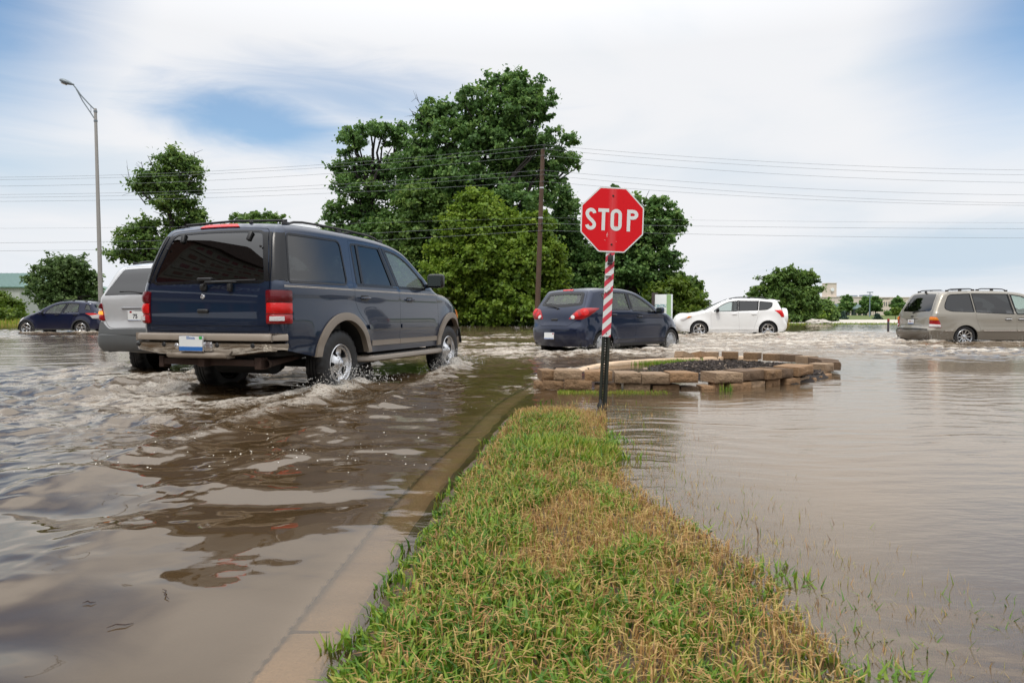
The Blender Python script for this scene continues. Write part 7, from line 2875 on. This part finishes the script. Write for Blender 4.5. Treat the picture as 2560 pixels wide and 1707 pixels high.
    tree('broadleaf_tree', 'tall thin tree with dead twigs rising over the silver SUV', foot(405, 52),
         CL(52, [(392, 358, 30, 16), (380, 385, 24, 20), (418, 380, 34, 18), (446, 396, 18, 22), (345, 405, 26, 16), (322, 428, 26, 16), (360, 430, 30, 20), (400, 425, 34, 22), (440, 430, 22, 14), (385, 465, 34, 16), (425, 470, 30, 18), (452, 490, 24, 12),
                 (310, 528, 30, 18), (345, 520, 26, 18), (285, 555, 30, 14), (330, 555, 38, 18), (275, 585, 28, 10), (320, 590, 40, 14), (410, 510, 36, 22), (455, 510, 20, 16), (440, 545, 34, 22), (395, 560, 44, 24), (360, 590, 40, 24), (440, 600, 50, 40), (380, 650, 70, 40)], seed=9),
         M_LEAF_MID, 27000, .24, 19, per=26, twig=.60, trunk_r=.30, trunk_h=6.6, forks=(.0, 0, 6.6), fill=.35,
         bare=[(tuple(atd(335, 470, 52)), tuple(atd(292, 410, 52))), (tuple(atd(330, 410, 52)), tuple(atd(325, 372, 52))), (tuple(atd(440, 390, 52)), tuple(atd(447, 350, 52))), (tuple(atd(455, 450, 52)), tuple(atd(468, 400, 52)))])
    tree('broadleaf_tree', 'distant tree crown showing just above the roof of the dark blue SUV', foot(590, 75),
         CL(75, [(540, 497, 14, 10), (575, 500, 34, 10), (610, 497, 34, 12), (640, 502, 22, 8), (590, 520, 66, 16), (600, 560, 70, 34), (590, 620, 80, 40)], seed=10), M_LEAF_MID, 11000, .36, 20, trunk_r=.3, trunk_h=3)
    tree('broadleaf_tree', 'small tuft of far tree beside the front end of the SUV roof', foot(745, 80),
         CL(80, [(738, 516, 16, 7), (760, 540, 30, 24), (770, 590, 50, 40), (760, 650, 60, 40)], seed=11), M_LEAF_MID, 6000, .36, 21, trunk_r=.25, trunk_h=2.5)
    tree('round_tree', 'rounded wind blown tree left of the lamp post', foot(150, 72),
         CL(72, [(135, 605, 36, 16), (168, 606, 34, 16), (100, 625, 28, 16), (150, 628, 40, 20), (190, 632, 26, 18), (80, 645, 24, 12), (120, 655, 40, 18), (175, 658, 40, 18), (215, 645, 18, 20), (75, 668, 18, 9), (105, 682, 34, 14), (160, 688, 44, 18), (205, 680, 28, 20),
                 (225, 672, 10, 18), (130, 710, 36, 18), (185, 712, 40, 18), (150, 735, 50, 12)], seed=12), M_LEAF_GREY, 25000, .28, 22, per=30, trunk_r=.22, trunk_h=1.6, fill=.4)
    tree('roadside_shrub', 'dense green shrub at the far left edge before the barn', foot(10, 56),
         CL(56, [(5, 688, 24, 14), (25, 702, 24, 14), (0, 712, 30, 20), (40, 712, 14, 8), (18, 725, 34, 14), (-25, 690, 30, 24), (-30, 720, 40, 20)], seed=13), M_LEAF_VINE, 12000, .22, 23, trunk_r=.08, trunk_h=.5, cat='shrub', fill=.6)
    tree('broadleaf_tree', 'spreading green tree standing alone behind the white SUV', foot(1815, 66),
         CL(66, [(1805, 626, 26, 12), (1840, 632, 24, 12), (1775, 645, 28, 14), (1815, 650, 40, 16), (1862, 640, 18, 12), (1870, 662, 20, 10), (1748, 665, 20, 10), (1730, 678, 14, 7), (1785, 672, 36, 16), (1830, 675, 40, 18), (1765, 692, 26, 12), (1850, 690, 30, 16), (1800, 702, 40, 16),
                 (1835, 712, 44, 18), (1870, 705, 20, 16), (1820, 730, 50, 12)], seed=14), M_LEAF_MID, 27000, .25, 24, per=30, trunk_r=.22, trunk_h=1.5, fill=.4)
    for k, (x, y, rx, ry, m, lab) in enumerate(((1865, 722, 22, 18, M_LEAF_LIGHT, 'light green bush at the right foot of the lone tree'), (1893, 712, 18, 22, M_LEAF_MID, 'taller bush right of the light green one by the far building'), (1908, 724, 12, 12, M_LEAF_MID, 'low dark bush at the end of the bush row before the far lawn'))):
        tree('roadside_bush', lab, foot(x, 70 + 2 * k), CL(70 + 2 * k, [(x, y, rx, ry), (x - rx * .4, y + ry * .4, rx * .7, ry * .6), (x + rx * .4, y + ry * .3, rx * .6, ry * .6)], seed=20 + k), m, 5000, .26, 30 + k, trunk_r=.06, trunk_h=.4, cat='bush', fill=.6, group='bushes right of the lone tree')
    # young trees before the far building
    YB = 205
    for k, (u, v0, v1, w, lab) in enumerate(((2117, 738, 778, 15, 'tallest young tree before the far building entrance'), (2165, 742, 777, 13, 'left one of a close pair of young trees before the far building'), (2189, 742, 778, 14, 'right one of a close pair of young trees before the far building'),
                                             (2246, 744, 780, 16, 'dark rounded young tree left of the beige minivan'))):
        h = v1 - v0
        x = u / 1.08844
        L_ = [(x, (v0 + h * f) / 1.08844, w * q / 1.08844, h * .16 / 1.08844) for f, q in ((.15, .5), (.38, .85), (.6, 1.0), (.82, .85))]
        p = at(u, 787, YB)
        tree('young_tree', lab, (p.x, p.y, gz(p.x, p.y)), CL(YB, L_, seed=40 + k), M_LEAF_DEEP, 3200, .75, 40 + k, trunk_r=.16, trunk_h=1.6, group='young trees before the far building', fill=.6, twig=.5)
    for k, (u, v0, v1, w, lab) in enumerate(((2108, 780, 801, 8, 'small blue green spruce on the lawn left of the entrance'), (2194, 784, 802, 8, 'small blue green spruce on the lawn below the pair of trees'))):
        h = v1 - v0
        x = u / 1.08844
        p = at(u, 802, 95)
        L_ = [(x, (v0 + h * f) / 1.08844, w * q / 1.08844, h * .14 / 1.08844) for f, q in ((.1, .25), (.35, .5), (.6, .8), (.85, 1.0))]
        tree('spruce', lab, (p.x, p.y, gz(p.x, p.y)), CL(95, L_, seed=50 + k), M_LEAF_BLUE, 1800, .28, 50 + k, trunk_r=.05, trunk_h=.3, group='small spruces on the far lawn', fill=.5)
    for k, (u, v, rx, ry, lab) in enumerate(((2228, 784, 16, 4, 'long low hedge at the foot of the far building'), (2098, 775, 9, 9, 'round shrub left of the tallest young tree'), (2150, 778, 8, 5, 'pale shrub beside the far building entrance'), (2240, 778, 7, 8, 'yellowish shrub close to the minivan roof'))):
        p = at(u, 788, 200 if k != 3 else 90)
        Yk = 200 if k != 3 else 90
        tree('far_shrub', lab, (p.x, p.y, gz(p.x, p.y)), CL(Yk, [(u / 1.08844, v / 1.08844, rx / 1.08844, ry / 1.08844), ((u - rx * .4) / 1.08844, (v + 1) / 1.08844, rx * .6 / 1.08844, ry * .7 / 1.08844)], seed=60 + k), (M_LEAF_DEEP, M_LEAF_MID, M_LEAF_GREY, M_LEAF_VINE)[k], 1500, .6 if k != 3 else .3, 60 + k,
             trunk_r=.05, trunk_h=.3, cat='shrub', group='shrubs round the far building', fill=.5)


build_trees()


# ------------------------------------------------------------------ far buildings
M_CONC = mat('pale precast wall', (.62, .54, .47), .85, var=.05, vscale=.2)
M_WINGLASS = mat('dark window glass', (.05, .09, .09), .1)
M_GREENROOF = mat('green metal roof', (.115, .20, .165), .45, metal=.2, var=.07, vscale=.4)
M_ROOFUNIT = mat('roof unit metal', (.17, .22, .27), .5, var=.1)


def build_school():
    Y = 240.0
    p = at(2165, 787, Y)
    g0 = gz(p.x, p.y)
    root = empty('office_building', (p.x, p.y, g0))
    tag(root, 'long pale two storey building with a square tower, beyond the flooded lawn', 'building')
    X = lambda u: at(u, 780, Y).x - p.x
    Z = lambda v: at(2165, v, Y).z - g0
    mb = MB()
    # main block, wing set back on the left, taller wing on the right
    mb.box((X(2056), 0, -1), (X(2166), 22, Z(742)))
    mb.box((X(2166), -1.5, -1), (X(2290), 22, Z(743.5)))
    mb.box((X(2056) - .1, -.25, Z(743.4)), (X(2166) + .1, 22.2, Z(741.6)))
    mb.box((X(2166) - .1, -1.75, Z(745)), (X(2290) + .2, 22.2, Z(743)))
    w = mb.obj('wall', M_CONC, root)
    mb = MB()
    mb.box((X(2070.5), 1, Z(743)), (X(2094), 5, Z(707.5)))
    mb.box((X(2070), .8, Z(708.4)), (X(2094.5), 5.2, Z(707)))
    tw = mb.obj('tower', M_CONC, root)
    mb = MB()
    mb.lathe([(.001, .5), (.58, .5), (.62, .7), (.62, 1.0)], 28, off=(X(2082.5), 0, Z(724)), m=0)
    mb.lathe([(.001, .7), (.17, .7), (.18, 1.0)], 14, off=(X(2081.8), 0, Z(732.2)), m=1)
    mb.obj('round_emblem', [mat('emblem white', (.72, .75, .76), .3), mat('emblem grey', (.22, .22, .22), .5)], tw)
    # window strips in pairs over two storeys
    for u in (2203.5, 2208.5, 2215, 2220, 2226.5, 2231, 2262, 2267):
        for v0, v1 in ((754.5, 765), (774.5, 785)):
            mb = MB()
            mb.box((X(u), -1.62, Z(v1)), (X(u + 2.4), -1.45, Z(v0)))
            f = mb.obj('window', M_CONC, root)
            mb = MB()
            mb.box((X(u) + .05, -1.70, Z(v1) + .05), (X(u + 2.4) - .05, -1.60, Z(v0) - .05))
            mb.obj('pane', M_WINGLASS, f)
    for i, u in enumerate((2199, 2201.6, 2204, 2206.6, 2209.4, 2212, 2215)):
        mb = MB()
        mb.box((X(u), -1.58, Z(748)), (X(u + 1.9), -1.48, Z(744.6)))
        mb.obj('wall_lettering', mat('wall letters', (.20, .17, .15), .7), root)
    # entrance porch with green hipped roof
    mb = MB()
    x0, x1 = X(2068), X(2156)
    z0, z1 = Z(771.5), Z(760)
    V = [(x0, -9, z0), (x1, -9, z0), (x1, 0, z0), (x0, 0, z0), (X(2074), -4.5, z1), (X(2132), -4.5, z1), (X(2132), 0, z1), (X(2074), 0, z1)]
    mb.add(V, [[0, 1, 5, 4], [1, 2, 6, 5], [4, 5, 6, 7], [3, 0, 4, 7]])
    mb.box((x0, -9, z0 - .28), (x1, -.1, z0))
    mb.obj('porch_roof', mat('dark green roof', (.07, .12, .115), .5, var=.08), root)
    mb = MB()
    mb.box((X(2078), -7, -.5), (X(2152), -.2, z0 - .3))
    po = mb.obj('porch_glazing', M_WINGLASS, root)
    for u in (2078, 2096, 2112, 2124, 2138, 2152):
        mb = MB()
        mb.box((X(u) - .14, -8.8, -.5), (X(u) + .14, -8.4, z0 - .25))
        mb.obj('porch_column', M_CONC, root)
    for u0, u1, v0 in ((2104, 2112, 739), (2125, 2139, 738.5), (2149, 2165, 737), (2187, 2203, 735.5)):
        mb = MB()
        mb.box((X(u0), 6, Z(743)), (X(u1), 11, Z(v0)))
        mb.obj('roof_unit', M_ROOFUNIT, root)
    mb = MB()
    mb.tube([(X(2140), 6, Z(743)), (X(2140), 6, Z(735))], .18, 8)
    mb.obj('roof_stack', M_ROOFUNIT, root)


def hip_barn(name, label, u0, u1, ve, vr, ur, Y, depth, wall, roof, hip=True):
    p = at((max(u0, -200) + u1) / 2, 787, Y)
    g0 = gz(p.x, p.y)
    root = empty(name, (p.x, p.y, g0))
    tag(root, label, 'building')
    X = lambda u: at(u, 740, Y).x - p.x
    Z = lambda v: at(600, v, Y).z - g0
    x0, x1 = X(u0), X(u1)
    ze, zr = Z(ve), Z(vr)
    mb = MB()
    mb.box((x0, 0, -1), (x1, depth, ze))
    for k in range(int((x1 - x0) / .6)):
        mb.box((x0 + .6 * k, -.03, -1), (x0 + .6 * k + .05, .0, ze - .02))
    mb.obj('wall', wall, root)
    mb = MB()
    o = .45
    xr1 = X(ur)
    xr0 = x0 + (x1 - xr1) if hip else x0 - o
    V = [(x0 - o, -o, ze), (x1 + o, -o, ze), (x1 + o, depth + o, ze), (x0 - o, depth + o, ze), (xr0, depth / 2, zr), (xr1 if hip else x1 + o, depth / 2, zr)]
    mb.add(V, [[0, 1, 5, 4], [1, 2, 5], [2, 3, 4, 5], [3, 0, 4]])
    mb.box((x0 - o, -o, ze - .18), (x1 + o, depth + o, ze - .004))
    # standing seams
    n = int((x1 - x0) / .9)
    for k in range(1, n):
        x = x0 - o + (x1 - x0 + 2 * o) * k / n
        t = 1.0
        if hip and x > xr1:
            t = max(0, (x1 + o - x) / (x1 + o - xr1))
        if hip and x < xr0:
            t = max(0, (x - x0 + o) / (xr0 - x0 + o))
        a, b = Vector((x, -o, ze + .02)), Vector((x, -o + (depth / 2 + o) * t, ze + (zr - ze) * t + .02))
        if t > .05:
            mb.tube([a, b], .025, 4, caps=False)
    mb.obj('roof', roof, root)
    return root


build_school()
hip_barn('barn', 'grey barn with green hipped metal roof at the left edge', -420, 49, 716.5, 668, -62, 104, 30, mat('grey siding', (.42, .43, .42), .7, var=.04), M_GREENROOF)
hip_barn('low_shed', 'low cream shed with green metal roof between the barn and the round tree', 51, 150, 761, 741.5, 150, 132, 14, mat('cream siding', (.55, .53, .45), .7, var=.04), M_GREENROOF, hip=False)


def build_info_sign():
    p = at(1659, 790, 30)
    root = empty('information_sign', (p.x, p.y, -.15), R(-38))
    tag(root, 'white and green upright board sign with dark side panel behind the hatchback', 'sign')
    k = 30 / FPX
    top = at(1657, 735, 30).z + .15
    W = .62
    mb = MB()
    mb.box((-W * .62, -.09, 0), (W * .62, .09, top - .02), bev=.01)
    mb.obj('board', mat('sign white board', (.66, .69, .68), .5, var=.06), root)
    mb = MB()
    mb.box((W * .30, -.098, .1), (W * .625, -.088, top - .03))
    mb.obj('green_panel', mat('sign green', (.27, .42, .20), .5, var=.1), root)
    mb = MB()
    mb.box((-W * .62 - .14, -.12, 0), (-W * .62 - .004, .22, top + .06), bev=.01)
    mb.obj('side_panel', mat('sign brown side', (.035, .022, .02), .6, var=.2), root)
    mb = MB()
    V, F = text_mesh('CENTRU', .17, .004)
    mb.add([(p_[0] * .82 - .10, -.094, p_[1] + top - .52) for p_ in V], F)
    mb.obj('lettering', mat('sign teal letters', (.06, .25, .30), .5), root)
    for z, w in ((-.70, .24), (-.92, .18), (-1.02, .20)):
        mb = MB()
        mb.box((-.10 - w, -.096, top + z - .02), (-.10 + w, -.089, top + z + .02))
        mb.obj('text_band', mat('sign grey band', (.45, .55, .55), .5), root)


build_info_sign()


def build_bits():
    # parking lot light far right
    p = at(2174, 790, 150)
    root = empty('parking_light', (p.x, p.y, gz(p.x, p.y)))
    tag(root, 'thin twin headed parking lot light before the far building', 'street lamp')
    top = at(2174, 731, 150).z - gz(p.x, p.y)
    mb = MB()
    mb.tube([(0, 0, -.2), (0, 0, top)], [.13, .09], 8)
    mb.obj('pole', M_ROOFUNIT, root)
    for sd in (1, -1):
        mb = MB()
        mb.box((sd * .35 - .28, -.18, top - .08), (sd * .35 + .28, .18, top + .12), bev=.03)
        mb.obj('lamp_head', M_ROOFUNIT, root)
    # marker stake in the water
    a = at(2220.5, 828, 34)
    mb = MB()
    h = at(2220.5, 797, 34).z + .12
    mb.box((-.045, -.03, 0), (.045, .03, h), bev=.008, m=0)
    mb.box((-.047, -.032, h - .14), (.047, .032, h + .004), bev=.008, m=1)
    o = mb.obj('marker_stake', [mat('stake paint', (.05, .045, .05), .6, var=.3), mat('stake red', (.28, .03, .03), .6)], loc=(a.x, a.y, -.12))
    tag(o, 'thin dark marker stake standing in the water left of the minivan', 'stake')
    # boulders on the bank below the bushes
    for k, (u, v, s, lab) in enumerate(((2036, 805, .55, 'pale boulder at the left end of the far bank'), (2046, 808, .30, 'small pale stone beside the left boulder'), (2056, 804, .50, 'flat grey boulder right of the small stone'), (2070, 806, .34, 'low rounded stone at the right end of the bank'))):
        p = at(u, v, 58)
        bm = bmesh.new()
        bmesh.ops.create_icosphere(bm, subdivisions=3, radius=s)
        for q in bm.verts:
            n = 1 + .35 * float(fbm(q.co.x * 2 / s + 9 * k, q.co.y * 2 / s + q.co.z * 1.7 / s, 3, 61))
            q.co *= n
            q.co.z *= .62
            q.co.x *= 1.3
        me = bpy.data.meshes.new('boulder')
        bm.to_mesh(me)
        bm.free()
        me.materials.append(mat('pale limestone', (.48, .44, .39), .9, var=.25, vscale=3, bump=.5, bscale=6))
        o = bpy.data.objects.new('boulder', me)
        COL.objects.link(o)
        o.location = (p.x, p.y, max(0, gz(p.x, p.y)) + s * .15)
        tag(o, lab, 'boulder', 'boulders on the far bank')
    # twigs afloat on the left
    for k, (u, v, L_, yaw, lab) in enumerate(((415, 1500, .045, 2.2, 'short floating twig, nearest the lower left corner'), (300, 1568, .032, .4, 'small floating leaf stem left of the short twig'), (222, 1513, .018, .1, 'tiny dark leaf scrap floating at the left'), (1895, 1352, .10, 1.2, 'forked dry grass sprig standing in water right of the grass'))):
        t = (0 - CAM_H) / (at(u, v, 10) - Vector((0, 0, CAM_H))).z
        d = at(u, v, 10) - Vector((0, 0, CAM_H))
        x, y = d.x * t, d.y * t
        mb = MB()
        if k == 3:
            mb.tube([(0, 0, -.03), (.002, 0, .03)], .0018, 5)
            mb.tube([(.002, 0, .03), (.035, .01, .045)], [.0018, .0008], 5)
            mb.tube([(.002, 0, .03), (-.03, 0, .062)], [.0018, .0008], 5)
            mb.tube([(.002, 0, .03), (.006, .01, .07)], [.0016, .0008], 5)
        else:
            mb.tube([(-L_, 0, .004), (-L_ * .3, .006, .007), (L_ * .4, -.004, .006), (L_, .003, .004)], [.0008, .0018, .0016, .0006], 6)
        o = mb.obj('floating_twig', M_RUST if k < 3 else mat('dry stem', (.2, .12, .05), .7), loc=(x, y, float(water_field(np.array([x]), np.array([y]))[0][0])), rot=(0, 0, yaw))
        tag(o, lab, 'twig', 'plant bits in the near water')


build_bits()


# ------------------------------------------------------------------ what stands outside the frame and shows in the paint and glass
def build_plaza():
    # pylon sign left of the street; its mirror image lies in the SUV's back window
    c = Vector((-12.2, 2.0, -1.3))
    root = empty('plaza_sign', c, R(98))
    root.scale = (1.65, 1, 1)
    tag(root, 'tall gabled shopping plaza pylon sign with red name band, mirrored in the SUV back window', 'pylon sign')
    BR = mat('pylon brick', (.12, .06, .045), .85, var=.3, vscale=6)
    CR = mat('pylon cream', (.20, .17, .13), .6, var=.05)  # sign colours darkened as if in shade, to dim the mirror image
    DR = mat('pylon dark red', (.10, .010, .012), .5, var=.08)
    for sd in (1, -1):
        mb = MB()
        mb.box((sd * 2.5 - .4, -.4, 0), (sd * 2.5 + .4, .4, 9.0))
        mb.obj('pier', BR, root)
    mb = MB()
    mb.box((-2.1, -.3, 4.2), (2.1, .3, 9.0))
    cab = mb.obj('cabinet', CR, root)
    mb = MB()
    V = [(-3.2, -.6, 9.0), (3.2, -.6, 9.0), (0, -.6, 10.3), (-3.2, .6, 9.0), (3.2, .6, 9.0), (0, .6, 10.3)]
    mb.add(V, [[0, 1, 2], [3, 5, 4], [0, 2, 5, 3], [1, 4, 5, 2], [0, 3, 4, 1]])
    mb.obj('gable_roof', mat('pylon roof', (.10, .07, .06), .7), root)
    mb = MB()
    mb.box((-2.05, -.36, 4.3), (2.05, -.31, 5.7))
    rb = mb.obj('name_band', DR, root)
    mb = MB()
    V, F = text_mesh('brook Plaza', .95, .01)
    mb.add([(p[0] * .80, -.37, p[1] + 5.05) for p in V], F)
    mb.obj('lettering', mat('shade-dimmed white letters', (.5, .5, .48), .5), rb)  # white lowered to stand for shade on the sign
    for z, col in ((6.0, 0), (6.75, 1), (7.5, 0), (8.25, 1)):
        mb = MB()
        mb.box((-2.0, -.345, z), (2.0, -.31, z + .64))
        tp = mb.obj('tenant_panel', mat('shade-dimmed sign panel', (.15, .14, .11), .6, var=.1), root)  # panel colour carries the shade of the backlit sign
        mb = MB()
        for k in range(9):
            w = .16 + .1 * ((k * 7 + int(z * 4)) % 3)
            mb.box((-1.8 + .40 * k, -.352, z + .2), (-1.8 + .40 * k + w, -.346, z + .46))
        mb.obj('panel_band', DR if col else BR, tp)
    # the shops behind and to the left of the photographer
    for name, label, x0, x1, y0, y1, h in (('shopping_plaza', 'long brick shopping plaza behind the camera', -40, 40, -40, -30, 6.5), ('plaza_wing', 'brick plaza wing left of the street, outside the frame', -52, -36, -26, 16, 6.5)):
        r = empty(name, ((x0 + x1) / 2, (y0 + y1) / 2, -.12))
        tag(r, label, 'building')
        dx, dy = (x1 - x0) / 2, (y1 - y0) / 2
        mb = MB()
        mb.box((-dx, -dy, 0), (dx, dy, h))
        mb.box((-dx - .2, -dy - .2, h), (dx + .2, dy + .2, h + .35))
        mb.obj('wall', mat('plaza brick', (.15, .085, .065), .85, var=.2, vscale=3), r)
        wide = dx > dy
        mb = MB()
        n = 9
        L_ = dx if wide else dy
        for k in range(n):
            a = -L_ + 2 * L_ * (k + .12) / n
            b = -L_ + 2 * L_ * (k + .88) / n
            if wide:
                mb.box((a, dy, .2), (b, dy + .06, 3.0))
            else:
                mb.box((dx, a, .2), (dx + .06, b, 3.0))
        o = mb.obj('shop_windows', M_WINGLASS, r)
        o['kind'] = 'stuff'
        mb = MB()
        if wide:
            mb.box((-dx, dy + .02, 3.6), (dx, dy + .9, 4.6))
        else:
            mb.box((dx + .02, -dy, 3.6), (dx + .9, dy, 4.6))
        mb.obj('fascia', mat('plaza fascia', (.34, .30, .25), .7, var=.05), r)
    # unseen trees added right of the frame to darken reflections in the car paint
    src = [o for o in COL.objects if o.name.startswith('broadleaf_tree') and o.parent is None][5]
    for k, (x, y, s, rz) in enumerate(((52, 30, .9, .4), (58, 20, 1.05, 1.7), (60, 9, .95, 2.9), (57, -3, 1.0, 4.1))):
        t = copy_tree(src)
        t.location = (x, y, -.1)
        t.scale = (s, s, s * .9)
        t.rotation_euler = (0, 0, rz)
        t['label'] = 'tree added right of the frame to darken car reflections, %s from the far end' % ORD[k]
        t['group'] = 'added trees right of the frame'


build_plaza()
